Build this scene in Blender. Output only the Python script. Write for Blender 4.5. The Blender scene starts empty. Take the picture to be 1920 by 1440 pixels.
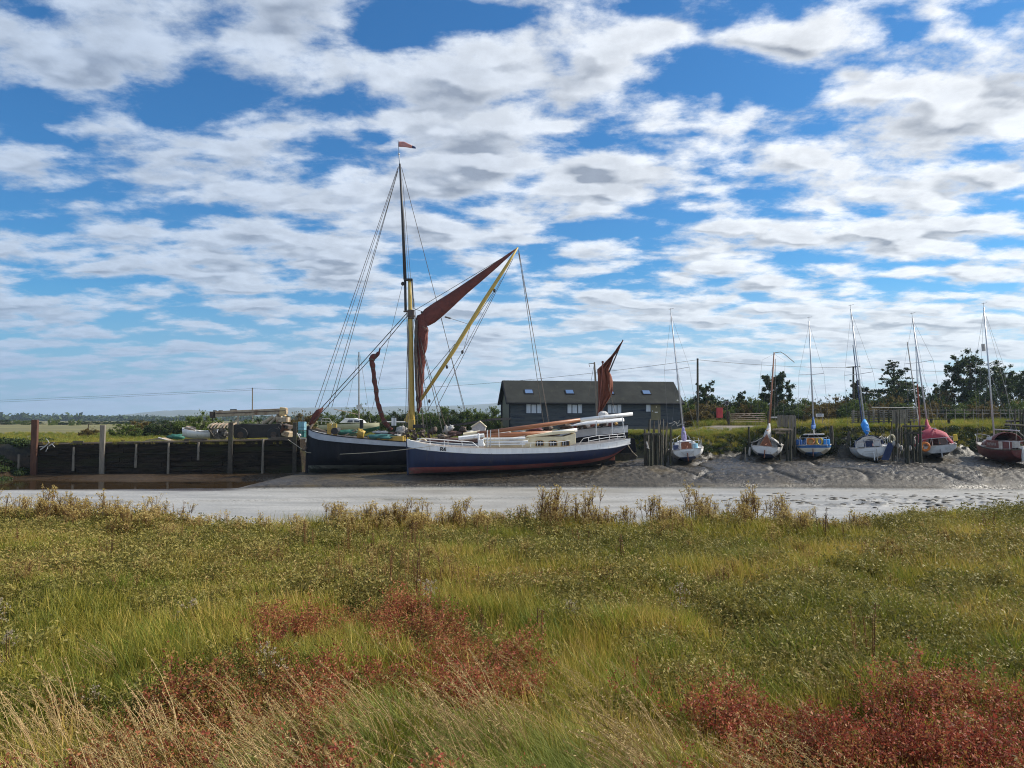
import bpy, bmesh, math, random
import numpy as np
from mathutils import Vector, Matrix, noise as mnoise

SC = bpy.context.scene
ROOT = SC.collection
PI = math.pi
random.seed(7)

# ------------------------------------------------------------------ camera
F = 1442.0                       # focal length in photo pixels (1920 wide)
PITCH = math.radians(2.66)
EYE = 1.75
cam_d = bpy.data.cameras.new('camera'); cam = bpy.data.objects.new('camera', cam_d); ROOT.objects.link(cam)
cam_d.sensor_width = 36; cam_d.lens = 36 * F / 1920
cam_d.clip_start = 0.05; cam_d.clip_end = 30000
cam.location = (0, 0, EYE); cam.rotation_euler = (PI / 2 + PITCH, 0, 0)
SC.camera = cam

def P(px, py, D):
    """world point seen at photo pixel (px, py) standing D metres out"""
    xc = (px - 960) / F; yc = (720 - py) / F
    t = D / (math.cos(PITCH) - yc * math.sin(PITCH))
    return Vector((xc * t, D, EYE + t * (math.sin(PITCH) + yc * math.cos(PITCH))))
def ZP(py, D): return P(960, py, D).z
def XP(px, D): return P(px, 787, D).x

# ------------------------------------------------------------------ light
SUN_AZ = math.radians(77)        # to the right of straight ahead
SUN_EL = math.radians(37)
sd = bpy.data.lights.new('sun', 'SUN'); sun = bpy.data.objects.new('sun', sd); ROOT.objects.link(sun)
sd.energy = 5.0; sd.angle = math.radians(0.6); sd.color = (1.0, 0.93, 0.82)
sv = Vector((math.sin(SUN_AZ) * math.cos(SUN_EL), math.cos(SUN_AZ) * math.cos(SUN_EL), math.sin(SUN_EL)))
sun.rotation_euler = sv.to_track_quat('Z', 'Y').to_euler()
DENOISE = True; SC.cycles.denoising_prefilter = 'NONE'; SC.cycles.denoising_input_passes = 'RGB_ALBEDO_NORMAL'
SC.view_settings.view_transform = 'Standard'; SC.view_settings.look = 'None'
SC.view_settings.exposure = 0.38; SC.view_settings.gamma = 1.0
SC.cycles.use_denoising = DENOISE; SC.cycles.filter_width = 1.1
SC.cycles.use_adaptive_sampling = False; SC.cycles.max_bounces = 5; SC.cycles.transparent_max_bounces = 8; SC.cycles.volume_bounces = 0
SC.cycles.sample_clamp_indirect = 4

# ------------------------------------------------------------------ sky
W = bpy.data.worlds.new("World"); SC.world = W; W.use_nodes = True
def world():
    nt = W.node_tree; N = nt.nodes; L = nt.links; N.clear()
    def new(t, **k):
        n = N.new(t)
        for a, b in k.items(): setattr(n, a, b)
        return n
    def M(op, a, b=None, c=None, clamp=False):
        n = new('ShaderNodeMath', operation=op); n.use_clamp = clamp
        for i, v in enumerate((a, b, c)):
            if v is None: continue
            if isinstance(v, (int, float)): n.inputs[i].default_value = v
            else: L.new(v, n.inputs[i])
        return n.outputs[0]
    def SS(v, lo, hi, a=0., b=1.):
        n = new('ShaderNodeMapRange', interpolation_type='SMOOTHSTEP')
        L.new(v, n.inputs[0]); n.inputs[1].default_value = lo; n.inputs[2].default_value = hi
        n.inputs[3].default_value = a; n.inputs[4].default_value = b
        return n.outputs[0]
    def CM(fac, a, b, mode='MIX'):
        n = new('ShaderNodeMix', data_type='RGBA', blend_type=mode)
        if isinstance(fac, (int, float)): n.inputs[0].default_value = fac
        else: L.new(fac, n.inputs[0])
        for i, v in ((6, a), (7, b)):
            if isinstance(v, tuple): n.inputs[i].default_value = (*v, 1)
            else: L.new(v, n.inputs[i])
        return n.outputs[2]
    out = new('ShaderNodeOutputWorld'); bg = new('ShaderNodeBackground'); bg.inputs[1].default_value = 0.102
    L.new(bg.outputs[0], out.inputs[0])
    sky = new('ShaderNodeTexSky', sky_type='NISHITA'); sky.sun_disc = False
    sky.sun_elevation = SUN_EL; sky.sun_rotation = SUN_AZ
    sky.altitude = 0; sky.air_density = 1.0; sky.dust_density = 0.6; sky.ozone_density = 2.5
    hs = new('ShaderNodeHueSaturation'); hs.inputs['Saturation'].default_value = SKY_SAT; hs.inputs['Value'].default_value = SKY_VAL
    L.new(sky.outputs[0], hs.inputs['Color']); skyc = CM(1.0, hs.outputs[0], (0.36, 0.80, 1.06), 'MULTIPLY')
    tc = new('ShaderNodeTexCoord'); sp = new('ShaderNodeSeparateXYZ'); L.new(tc.outputs['Generated'], sp.inputs[0])
    x, y, z = sp.outputs
    yy = M('MAXIMUM', M('ABSOLUTE', y), 0.02); u = M('DIVIDE', x, yy); v = M('DIVIDE', z, yy)
    uv = new('ShaderNodeCombineXYZ'); L.new(u, uv.inputs[0]); L.new(v, uv.inputs[1])
    zz = M('ADD', M('MAXIMUM', z, 0.0), 0.17)
    pl = new('ShaderNodeCombineXYZ'); L.new(M('DIVIDE', x, zz), pl.inputs[0]); L.new(M('DIVIDE', y, zz), pl.inputs[1])
    def noise(vec, scale, detail, rough, off=(0, 0, 0), dist=0.0, sc=(1, 1, 1)):
        mp = new('ShaderNodeMapping'); L.new(vec, mp.inputs[0]); mp.inputs[1].default_value = off; mp.inputs[3].default_value = sc
        n = new('ShaderNodeTexNoise'); n.noise_dimensions = '2D'; L.new(mp.outputs[0], n.inputs['Vector'])
        n.inputs['Scale'].default_value = scale; n.inputs['Detail'].default_value = detail
        n.inputs['Roughness'].default_value = rough; n.inputs['Distortion'].default_value = dist
        return n.outputs[0]
    # where the cloud deck is thick and where it opens: (px, py, half width, half height, weight)
    acc = 0.0
    for (bx, by, rx, ry, w) in CLOUDS:
        q0 = P(bx, by, 1.0); u0 = q0.x; v0 = q0.z - EYE
        vm = new('ShaderNodeVectorMath', operation='MULTIPLY_ADD'); L.new(uv.outputs[0], vm.inputs[0])
        su, svv = F / rx, F / ry
        vm.inputs[1].default_value = (su, svv, 0); vm.inputs[2].default_value = (-u0 * su, -v0 * svv, 0)
        g = new('ShaderNodeTexGradient', gradient_type='QUADRATIC_SPHERE'); L.new(vm.outputs[0], g.inputs[0])
        acc = M('MULTIPLY_ADD', g.outputs[1], w, acc)
    def dens(off, det=8):
        wob = new('ShaderNodeVectorMath', operation='MULTIPLY_ADD'); nn = new('ShaderNodeTexNoise'); nn.noise_dimensions = '2D'; nn.inputs['Scale'].default_value = 7.0; nn.inputs['Detail'].default_value = 4
        L.new(pl.outputs[0], nn.inputs['Vector']); L.new(nn.outputs[1], wob.inputs[0]); wob.inputs[1].default_value = (.16, .16, 0); L.new(pl.outputs[0], wob.inputs[2])
        mp = new('ShaderNodeMapping'); L.new(wob.outputs[0], mp.inputs[0]); mp.inputs[1].default_value = off; mp.inputs[3].default_value = (.8, 1.25, 1)
        vo = new('ShaderNodeTexVoronoi', feature='SMOOTH_F1'); vo.voronoi_dimensions = '2D'; L.new(mp.outputs[0], vo.inputs['Vector']); vo.inputs['Scale'].default_value = 4.9; vo.inputs['Smoothness'].default_value = .45
        puff = M('MULTIPLY', M('SUBTRACT', .42, vo.outputs['Distance']), .36)
        big = noise(pl.outputs[0], 1.15, 2, 0.5, off, 0.15, (1.0, 1.15, 1))
        mid = noise(pl.outputs[0], 4.3, det, 0.60, off, 0.12, (0.85, 1.25, 1))
        return M('ADD', puff, M('MULTIPLY_ADD', big, 0.56, M('MULTIPLY', mid, 0.74)))
    d0 = dens((0, 0, 0)); ds = dens((0, 0, 0), 2.5); d1 = dens((0.035, -0.085, 0), 2.5)
    thr = M('ADD', M('ADD', d0, acc), -0.590)
    cov = SS(M('MULTIPLY_ADD', noise(pl.outputs[0], 15, 7, .70, (5, 2, 0)), .20, thr), 0.0, 0.25)
    thick = SS(M('ADD', M('ADD', ds, acc), -0.602), 0.02, 0.36)
    rel = M('SUBTRACT', d1, ds)                       # light comes from the right: the sunward rim is bright
    lit = SS(rel, 0.09, -0.09)
    fine = noise(pl.outputs[0], 9, 6, 0.6, (3, 1, 0))
    sh = M('MULTIPLY', thick, M('SUBTRACT', 1.0, M('MULTIPLY', lit, 0.68)))
    sh = M('ADD', sh, M('MULTIPLY', M('SUBTRACT', 1.0, lit), .34))
    sh = M('MULTIPLY', sh, SS(fine, 0.25, 0.75, 0.8, 1.1), clamp=True)
    side = SS(u, -0.65, 0.55)                          # whiter towards the sun
    white = CM(side, (4.6, 5.35, 6.5), (8.4, 8.6, 8.8)); grey = CM(side, (2.5, 3.05, 4.0), (2.8, 3.05, 3.5))
    cc = CM(sh, white, grey)
    wn = SS(noise(pl.outputs[0], 8, 7, .68, (9, 4, 0)), .3, .7, .88, 1.05); vmul = new('ShaderNodeVectorMath', operation='SCALE'); L.new(cc, vmul.inputs[0]); L.new(wn, vmul.inputs['Scale']); cc = vmul.outputs[0]
    # thin parts of the deck let the blue through
    col = CM(M('MULTIPLY', cov, 0.93), skyc, cc)
    hz = SS(v, 0.20, 0.0)
    hcol = CM(side, (2.1, 3.2, 5.0), (5.4, 6.0, 6.8))
    col = CM(M('MULTIPLY', hz, 0.75), col, hcol)
    L.new(col, bg.inputs[0])
SKY_SAT, SKY_VAL = 1.15, 0.92
CLOUDS = [
 # clear patches
 (330,212,220,50,-.30),(60,25,130,40,-.20),(720,70,120,120,-.34),(640,190,160,70,-.2),(70,262,130,36,-.14),(150,362,110,32,-.20),
 (900,35,170,45,-.24),(720,260,90,60,-.30),(1330,325,80,35,-.20),(1365,200,50,60,-.14),(1700,70,80,50,-.24),
 (1480,35,80,35,-.16),(1290,405,120,26,-.2),(1850,35,110,60,-.22),(600,330,70,60,-.12),(380,500,90,30,-.08),(880,470,120,30,-.1),(1500,160,60,50,-.1),
 (1060,120,60,60,-.06),(1750,230,200,80,.1),(1480,300,120,50,.12),(1800,330,200,60,.1),(560,560,130,26,-.10),(900,690,180,22,-.14),(1260,560,150,20,-.14),(420,640,300,25,-.08),
 # cloud masses
 (160,140,260,110,.26),(1440,90,170,80,.16),(520,50,190,80,.22),(330,330,260,60,.16),(230,440,420,70,.14),(60,320,120,50,.14),
 (900,300,130,60,.34),(1130,325,190,75,.46),(1000,150,230,90,.18),(1250,60,260,80,.24),(1380,240,200,90,.16),(1250,190,140,80,.12),(1500,90,70,60,.22),(1590,140,110,70,.22),
 (1750,20,60,60,.2),(1650,260,340,110,.28),(1860,170,170,110,.26),(1600,350,340,90,.22),(1750,430,380,90,.22),
 (1300,480,420,60,.16),(440,505,110,50,.22),(285,580,110,30,.22),(200,520,120,40,.18),(1500,580,520,60,.14),(700,540,200,60,.10),(1300,690,600,50,.14),(1700,620,400,80,.14),(1150,600,300,50,.10),(1080,330,150,60,.10),
]
world()

# ------------------------------------------------------------------ helpers
def tag(o, label=None, cat=None, group=None, kind=None):
    if label: o['label'] = label
    if cat: o['category'] = cat
    if group: o['group'] = group
    if kind: o['kind'] = kind
    return o
def thing(name, label, cat, loc, group=None, rz=0.0, tilt=0.0, nose=0.0):
    o = bpy.data.objects.new(name, None); ROOT.objects.link(o); o.empty_display_size = 0.3
    o.location = loc; o.rotation_euler = (nose, tilt, rz)
    return tag(o, label, cat, group)
def world_loc(o):
    v = Vector((0, 0, 0))
    while o is not None:
        v += Vector(o.location); o = o.parent
    return v

class MB:
    def __init__(s): s.v = []; s.f = []; s.m = []
    def add(s, vs, fs, mi=0):
        n = len(s.v); s.v += [tuple(v) for v in vs]; s.f += [tuple(i + n for i in f) for f in fs]; s.m += [mi] * len(fs)
        return s
    def box(s, c, size, rz=0.0, rx=0.0, ry=0.0, mi=0):
        R = Matrix.Rotation(rz, 3, 'Z') @ Matrix.Rotation(ry, 3, 'Y') @ Matrix.Rotation(rx, 3, 'X'); c = Vector(c)
        vs = [c + R @ Vector((a * size[0] / 2, b * size[1] / 2, d * size[2] / 2)) for a in (-1, 1) for b in (-1, 1) for d in (-1, 1)]
        return s.add(vs, [(0, 1, 3, 2), (4, 6, 7, 5), (0, 4, 5, 1), (2, 3, 7, 6), (0, 2, 6, 4), (1, 5, 7, 3)], mi)
    def tube(s, pts, r, n=6, mi=0, flat=1.0, cap=True, fold=0.0, seed=0):
        """r: number or list; flat squeezes the section front to back; fold makes creases along it"""
        pts = [Vector(p) for p in pts]
        rs = r if isinstance(r, (list, tuple)) else [r] * len(pts)
        vs = []; fs = []
        for i, p in enumerate(pts):
            d = (pts[min(i + 1, len(pts) - 1)] - pts[max(i - 1, 0)]).normalized()
            a = d.cross(Vector((0, 1, 0)))
            if a.length < 0.1: a = d.cross(Vector((1, 0, 0)))
            a.normalize(); b = d.cross(a).normalized()
            for k in range(n):
                t = 2 * PI * k / n
                q = rs[i]
                if fold: q *= 1 + fold * math.sin(k * 2.4 + i * 0.55 + seed) + fold * .6 * math.sin(k * 4.1 - i * .9)
                vs.append(p + a * math.cos(t) * q + b * math.sin(t) * q * flat)
        for i in range(len(pts) - 1):
            for k in range(n):
                fs.append((i * n + k, i * n + (k + 1) % n, (i + 1) * n + (k + 1) % n, (i + 1) * n + k))
        if cap:
            fs.append(tuple(range(n - 1, -1, -1))); fs.append(tuple((len(pts) - 1) * n + k for k in range(n)))
        return s.add(vs, fs, mi)
    def ball(s, c, r, n=10, m=6, mi=0, jag=0.0, seed=0):
        rx, ry, rz = r if isinstance(r, (list, tuple)) else (r, r, r)
        c = Vector(c); vs = [c + Vector((0, 0, -rz))]; fs = []
        for j in range(1, m):
            ph = -PI / 2 + PI * j / m
            for k in range(n):
                t = 2 * PI * k / n
                q = 1 + (jag * mnoise.noise(Vector((k * 1.7, j * 1.3, seed))) if jag else 0)
                vs.append(c + Vector((math.cos(t) * math.cos(ph) * rx * q, math.sin(t) * math.cos(ph) * ry * q, math.sin(ph) * rz * q)))
        vs.append(c + Vector((0, 0, rz))); top = len(vs) - 1
        for k in range(n):
            fs.append((0, 1 + (k + 1) % n, 1 + k)); fs.append((top, 1 + (m - 2) * n + k, 1 + (m - 2) * n + (k + 1) % n))
            for j in range(m - 2):
                a = 1 + j * n
                fs.append((a + k, a + (k + 1) % n, a + n + (k + 1) % n, a + n + k))
        return s.add(vs, fs, mi)
    def grid(s, rows, mi=0, closed=False):
        """rows of equal-length point lists"""
        w = len(rows[0]); vs = [p for r in rows for p in r]; fs = []
        for i in range(len(rows) - 1):
            for k in range(w - (0 if closed else 1)):
                fs.append((i * w + k, i * w + (k + 1) % w, (i + 1) * w + (k + 1) % w, (i + 1) * w + k))
        return s.add(vs, fs, mi)
    def build(s, name, mats, parent=None, local=False, smooth=False, bevel=0.0, solid=0.0, col=None):
        if not isinstance(mats, (list, tuple)): mats = [mats]
        off = Vector((0, 0, 0)) if (local or parent is None) else world_loc(parent)
        me = bpy.data.meshes.new(name)
        me.from_pydata([(v[0] - off.x, v[1] - off.y, v[2] - off.z) for v in s.v], [], s.f)
        for m in mats: me.materials.append(m)
        if len(mats) > 1: me.polygons.foreach_set('material_index', s.m)
        me.update()
        bm = bmesh.new(); bm.from_mesh(me)
        bmesh.ops.recalc_face_normals(bm, faces=bm.faces); bm.to_mesh(me); bm.free()
        if smooth: me.polygons.foreach_set('use_smooth', [True] * len(me.polygons))
        o = bpy.data.objects.new(name, me); (col or ROOT).objects.link(o)
        if parent is not None: o.parent = parent
        if solid:
            md = o.modifiers.new('t', 'SOLIDIFY'); md.thickness = solid; md.offset = 0
        if bevel:
            md = o.modifiers.new('b', 'BEVEL'); md.width = bevel; md.segments = 2; md.limit_method = 'ANGLE'
        return o

def lerp(a, b, t): return a + (b - a) * t
def interp(tab, x):
    if x <= tab[0][0]: return tab[0][1]
    for (a, va), (b, vb) in zip(tab, tab[1:]):
        if x <= b:
            t = (x - a) / (b - a); return va + (vb - va) * t
    return tab[-1][1]
def sm(tab, x):               # smooth curve through a table (Catmull-Rom)
    if x <= tab[0][0]: return tab[0][1]
    if x >= tab[-1][0]: return tab[-1][1]
    for i in range(len(tab) - 1):
        a, va = tab[i]; b, vb = tab[i + 1]
        if a <= x <= b:
            t = (x - a) / (b - a)
            p = tab[i - 1] if i else (2 * a - b, 2 * va - vb); q = tab[i + 2] if i + 2 < len(tab) else (2 * b - a, 2 * vb - va)
            m0 = (vb - p[1]) / (b - p[0]) * (b - a); m1 = (q[1] - va) / (q[0] - a) * (b - a)
            return (2 * t**3 - 3 * t * t + 1) * va + (t**3 - 2 * t * t + t) * m0 + (-2 * t**3 + 3 * t * t) * vb + (t**3 - t * t) * m1

# ------------------------------------------------------------------ materials
MATS = {}
def mat(name, c1, c2=None, rough=0.7, scale=3.0, bump=0.0, bscale=30.0, metal=0.0, stretch=(1, 1, 1), detail=6, lo=0.35, hi=0.65, c3=None, s3=0.9, t3=(0.55, 0.7), alpha=None, trans=0.0, spec=0.5):
    m = bpy.data.materials.new(name); m.use_nodes = True; nt = m.node_tree; N = nt.nodes; L = nt.links
    b = N['Principled BSDF']; b.inputs['Roughness'].default_value = rough; b.inputs['Metallic'].default_value = metal
    b.inputs['Specular IOR Level'].default_value = spec
    tc = N.new('ShaderNodeTexCoord'); mp = N.new('ShaderNodeMapping'); mp.inputs[3].default_value = stretch
    L.new(tc.outputs['Object'], mp.inputs[0])
    if c2 is None: c2 = tuple(x * 0.75 for x in c1)
    n = N.new('ShaderNodeTexNoise'); n.inputs['Scale'].default_value = scale; n.inputs['Detail'].default_value = detail; n.inputs['Roughness'].default_value = 0.65
    L.new(mp.outputs[0], n.inputs[0])
    r = N.new('ShaderNodeValToRGB'); r.color_ramp.elements[0].position = lo; r.color_ramp.elements[1].position = hi
    r.color_ramp.elements[0].color = (*c1, 1); r.color_ramp.elements[1].color = (*c2, 1); L.new(n.outputs[0], r.inputs[0])
    col = r.outputs[0]
    if c3:
        n3 = N.new('ShaderNodeTexNoise'); n3.inputs['Scale'].default_value = s3; n3.inputs['Detail'].default_value = 8; n3.inputs['Roughness'].default_value = 0.7
        L.new(mp.outputs[0], n3.inputs[0])
        r3 = N.new('ShaderNodeMapRange'); r3.inputs[1].default_value = t3[0]; r3.inputs[2].default_value = t3[1]; L.new(n3.outputs[0], r3.inputs[0])
        mx = N.new('ShaderNodeMix'); mx.data_type = 'RGBA'; L.new(r3.outputs[0], mx.inputs[0]); L.new(col, mx.inputs[6]); mx.inputs[7].default_value = (*c3, 1)
        col = mx.outputs[2]
    L.new(col, b.inputs['Base Color'])
    if bump:
        nb = N.new('ShaderNodeTexNoise'); nb.inputs['Scale'].default_value = bscale; nb.inputs['Detail'].default_value = 8; L.new(mp.outputs[0], nb.inputs[0])
        bp = N.new('ShaderNodeBump'); bp.inputs['Strength'].default_value = bump; bp.inputs['Distance'].default_value = 0.05
        L.new(nb.outputs[0], bp.inputs['Height']); L.new(bp.outputs[0], b.inputs['Normal'])
    MATS[name] = m
    return m
def leafmat(name, cols, trans=0.25, rough=0.6, zone=None):
    """leaves or blades: each island (leaf) takes its own tone from a ramp; an instanced clump's tint shifts it"""
    m = bpy.data.materials.new(name); m.use_nodes = True; nt = m.node_tree; N = nt.nodes; L = nt.links
    b = N['Principled BSDF']; b.inputs['Roughness'].default_value = rough; b.inputs['Specular IOR Level'].default_value = 0.25
    g = N.new('ShaderNodeNewGeometry'); at = N.new('ShaderNodeAttribute'); at.attribute_type = 'INSTANCER'; at.attribute_name = 'tint'
    ad = N.new('ShaderNodeMath'); ad.operation = 'MULTIPLY_ADD'; ad.inputs[1].default_value = 0.7; L.new(g.outputs['Random Per Island'], ad.inputs[0]); L.new(at.outputs['Fac'], ad.inputs[2])
    r = N.new('ShaderNodeValToRGB'); el = r.color_ramp.elements
    while len(el) < len(cols): el.new(0.5)
    for i, c in enumerate(cols): el[i].position = i / (len(cols) - 1); el[i].color = (*c, 1)
    L.new(ad.outputs[0], r.inputs[0]); L.new(r.outputs[0], b.inputs['Base Color'])
    t = N.new('ShaderNodeBsdfTranslucent'); L.new(r.outputs[0], t.inputs[0]); mx = N.new('ShaderNodeMixShader'); mx.inputs[0].default_value = trans
    L.new(b.outputs[0], mx.inputs[1]); L.new(t.outputs[0], mx.inputs[2]); L.new(mx.outputs[0], N['Material Output'].inputs[0])
    MATS[name] = m
    return m

# ------------------------------------------------------------------ terrain
_rng = np.random.RandomState(3); _T = _rng.rand(256, 256)
def vn(x, y):
    xi = np.floor(x).astype(int); yi = np.floor(y).astype(int); fx = x - xi; fy = y - yi
    fx = fx * fx * (3 - 2 * fx); fy = fy * fy * (3 - 2 * fy)
    a = _T[xi % 256, yi % 256]; b = _T[(xi + 1) % 256, yi % 256]; c = _T[xi % 256, (yi + 1) % 256]; d = _T[(xi + 1) % 256, (yi + 1) % 256]
    return (a + (b - a) * fx) * (1 - fy) + (c + (d - c) * fx) * fy
def fbm(x, y, o=4, g=0.5):
    s = 0; a = 1; t = 0
    for i in range(o):
        s = s + a * vn(x * 2**i + 17.3 * i, y * 2**i + 5.1 * i); t += a; a *= g
    return s / t
def worley(x, y):
    xi = np.floor(x).astype(int); yi = np.floor(y).astype(int); best = np.full(np.shape(x), 9.0)
    for i in (-1, 0, 1):
        for j in (-1, 0, 1):
            cx = xi + i + _T[(xi + i) % 256, (yi + j) % 256]; cy = yi + j + _T[(yi + j + 91) % 256, (xi + i + 37) % 256]
            best = np.minimum(best, np.hypot(x - cx, y - cy))
    return best
def ss(a, b, x):
    t = np.clip((x - a) / (b - a), 0, 1); return t * t * (3 - 2 * t)
MUD = -2.6
def edge_near(x):
    return 11.9 + 0.35 * np.sin(x * 0.7 + 1) + 0.5 * (vn(x * 0.6, x * 0 + 3.3) - .5) + 1.1 * ss(3.2, 9.0, x) + 0.8 * ss(-3, -9, x) - 0.9 * np.exp(-((x - 1.7) / 0.8)**2)
def bank_line(x):
    return 49.0 - 0.0021 * x * x + 0.5 * (vn(x * 0.25, x * 0 + 9.1) - .5)
def land(x, y):
    l = -0.1 + 0.62 * ss(-1, 10, x) + 0.63 * ss(16.5, 22, x) + 0.12 * (fbm(x * .12, y * .12, 3) - .5)
    l = l + 0.25 * ss(60, 66, y) * ss(-20, -13, x) * (1 - ss(-12, -4, x))
    return l * (1 - ss(130, 220, y)) + (-0.05 + 0.2 * (fbm(x * .01, y * .01, 2) - .5)) * ss(130, 220, y)
def quay_line(x): return 58.4 + (x + 36) / 22 * 0.8
def toe(x):     # where the far bank meets the mud
    return 62.3 - 3.7 * ss(10, 13.5, x) + 0.5 * np.sin(x * 0.35) + 0.9 * (vn(x * 0.5, x * 0 + 1.7) - .5)
def height(x, y):
    x = np.asarray(x, float); y = np.asarray(y, float)
    en = edge_near(x)
    marsh = 0.22 * (fbm(x * 1.3, y * 1.3, 3) - .5) * ss(1.5, 4, y) + .10 * (fbm(x * 4.1, y * 4.1, 2) - .5) + 0.10 * ss(4, 9, x) * ss(9, 14, y) - 0.05
    bl = bank_line(x); tx = toe(x)
    right = ss(-6, 6, x)
    # mud slope between channel and bank
    pool = 1 - ss(-18.5, -15, x)
    low = MUD + 0.20 * ss(0, 0.22, y - bl) * (1 - pool) + pool * (0.07 * np.exp(-((y - bl) / 0.5)**2) - .09 * ss(0, .8, y - bl))
    top = np.interp(x, [-60, -18, -15.5, -7, 0, 7, 12, 27, 33, 60], [-2.72, -2.72, -2.12, -1.93, -1.63, -1.36, -1.42, -1.40, -1.22, -1.2])
    d = np.maximum(y - bl, 0)
    mud = low + (top - low) * (1 - np.exp(-d / 1.5)) + 0.055 * np.maximum(y - 54, 0) * ss(9, 13, x) - 0.02 * np.maximum(d - 4, 0) * (1 - ss(2, 12, x))
    lump = ss(0.2, 1.5, y - bl) * ss(-3, 8, x)
    mud = mud + lump * (0.05 * (fbm(x * 1.1, y * 1.6, 4, .6) - .5) + 0.04 * (np.abs(fbm(x * 3.0, y * 3.6, 3) - .5) * 2 - .3))
    mud = mud + ss(0.2, 1.2, y - bl) * (.4 + .6 * ss(-4, 6, x)) * (1 - pool) * (0.13 * (fbm(x * 3.1, y * 5.0, 4, .8) - .5) + (.04 + .13 * vn(x * .5, y * .5)) * (.75 - worley(x * 2.6 + .5 * vn(x * 3, y * 3), y * 3.6 + .5 * vn(x * 3 + 9, y * 3))) - .05 * np.clip(.42 - vn(x * 2.2 + 7, y * 2.6), 0, 1))
    # brown slope against the foot of the quay
    mud = mud + pool * (.52 * ss(54.6, 58.2, y + .8 * (vn(x * .4, x * 0 + 2.2) - .5)) + .05 * (fbm(x * 1.5, y * 2, 3) - .5))
    # runnels draining to the channel
    for rx, sl in ((21.5, .18), (13.6, -.25), (26.5, .3), (17.6, .05), (10.2, .35)):
        cx = rx + sl * (55 - y) + 0.5 * np.sin(y * 1.1 + rx)
        mud = mud - 0.20 * np.exp(-((x - cx) / 0.22)**2) * ss(0.0, 1.5, y - bl) * right
    # shelf cracks in the smooth channel
    c1 = 42.6 + 1.2 * np.sin(x * 0.09 + 1.0) + 0.5 * (vn(x * 0.5, x * 0 + 4.4) - .5)
    mud = mud - 0.10 * (1 - ss(-.15, .15, y - c1)) * (1 - ss(4, 12, x)) - 0.20 * np.exp(-((y - c1) / 0.16)**2) * (1 - ss(4, 12, x)) * ss(.35, .5, vn(x * .22, x * 0 + 8.8))
    c2 = 40.0 + (x - 20) * 0.03
    m2 = ss(10, 16, x) * np.exp(-((y - c2) / 3.4)**2)
    mud = mud + m2 * 0.10 * ss(.60, .74, fbm(x * 1.4, y * 1.1, 3, .6))
    mud = mud + 0.012 * (fbm(x * 2.3, y * 2.3, 2) - .5)
    # berth scoured under the barge
    mud = mud - 0.0 * x
    l = land(x, y)
    # bank up to the land (the quay holds it back on the left)
    rise_l = np.where(x < -16.3, ss(0, 0.3, y - quay_line(x) - .12), ss(0, 1.2, y - 62))
    rise_ll = np.maximum(rise_l, ss(-5.0, 3.0, y - 57 + 1.2 * (fbm(x * .7, y * .7, 3) - .5)) * (1 - ss(-40, -36.6, x)))
    rise_r = ss(0, 3.0, y - tx + 1.6 * (fbm(x * .9, y * .9, 3) - .5))
    rise = np.where(x < -6, rise_ll, rise_r)
    far = mud * (1 - rise) + l * rise
    k = ss(0, 2.6, y - en)
    return marsh * (1 - k) + far * k - 0.5 * ss(-.3, .5, y - en) * (1 - ss(.5, 2.0, y - en)) * 0

def sheet(name, xs, ys, material, smooth=True):
    X, Y = np.meshgrid(xs, ys); Z = height(X, Y); n, m = X.shape
    co = np.stack([X, Y, Z], -1).reshape(-1, 3)
    i = np.arange(n * m).reshape(n, m)
    q = np.stack([i[:-1, :-1], i[:-1, 1:], i[1:, 1:], i[1:, :-1]], -1).reshape(-1, 4)
    me = bpy.data.meshes.new(name); me.vertices.add(len(co)); me.vertices.foreach_set('co', co.ravel().astype(np.float32))
    me.loops.add(q.size); me.loops.foreach_set('vertex_index', q.ravel().astype(np.int32))
    me.polygons.add(len(q)); me.polygons.foreach_set('loop_start', (np.arange(len(q)) * 4).astype(np.int32)); me.polygons.foreach_set('loop_total', np.full(len(q), 4, np.int32))
    me.polygons.foreach_set('use_smooth', np.ones(len(q), bool)); me.update(calc_edges=True); me.validate()
    me.materials.append(material)
    o = bpy.data.objects.new(name, me); ROOT.objects.link(o); tag(o, kind='structure')
    return o

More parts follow.
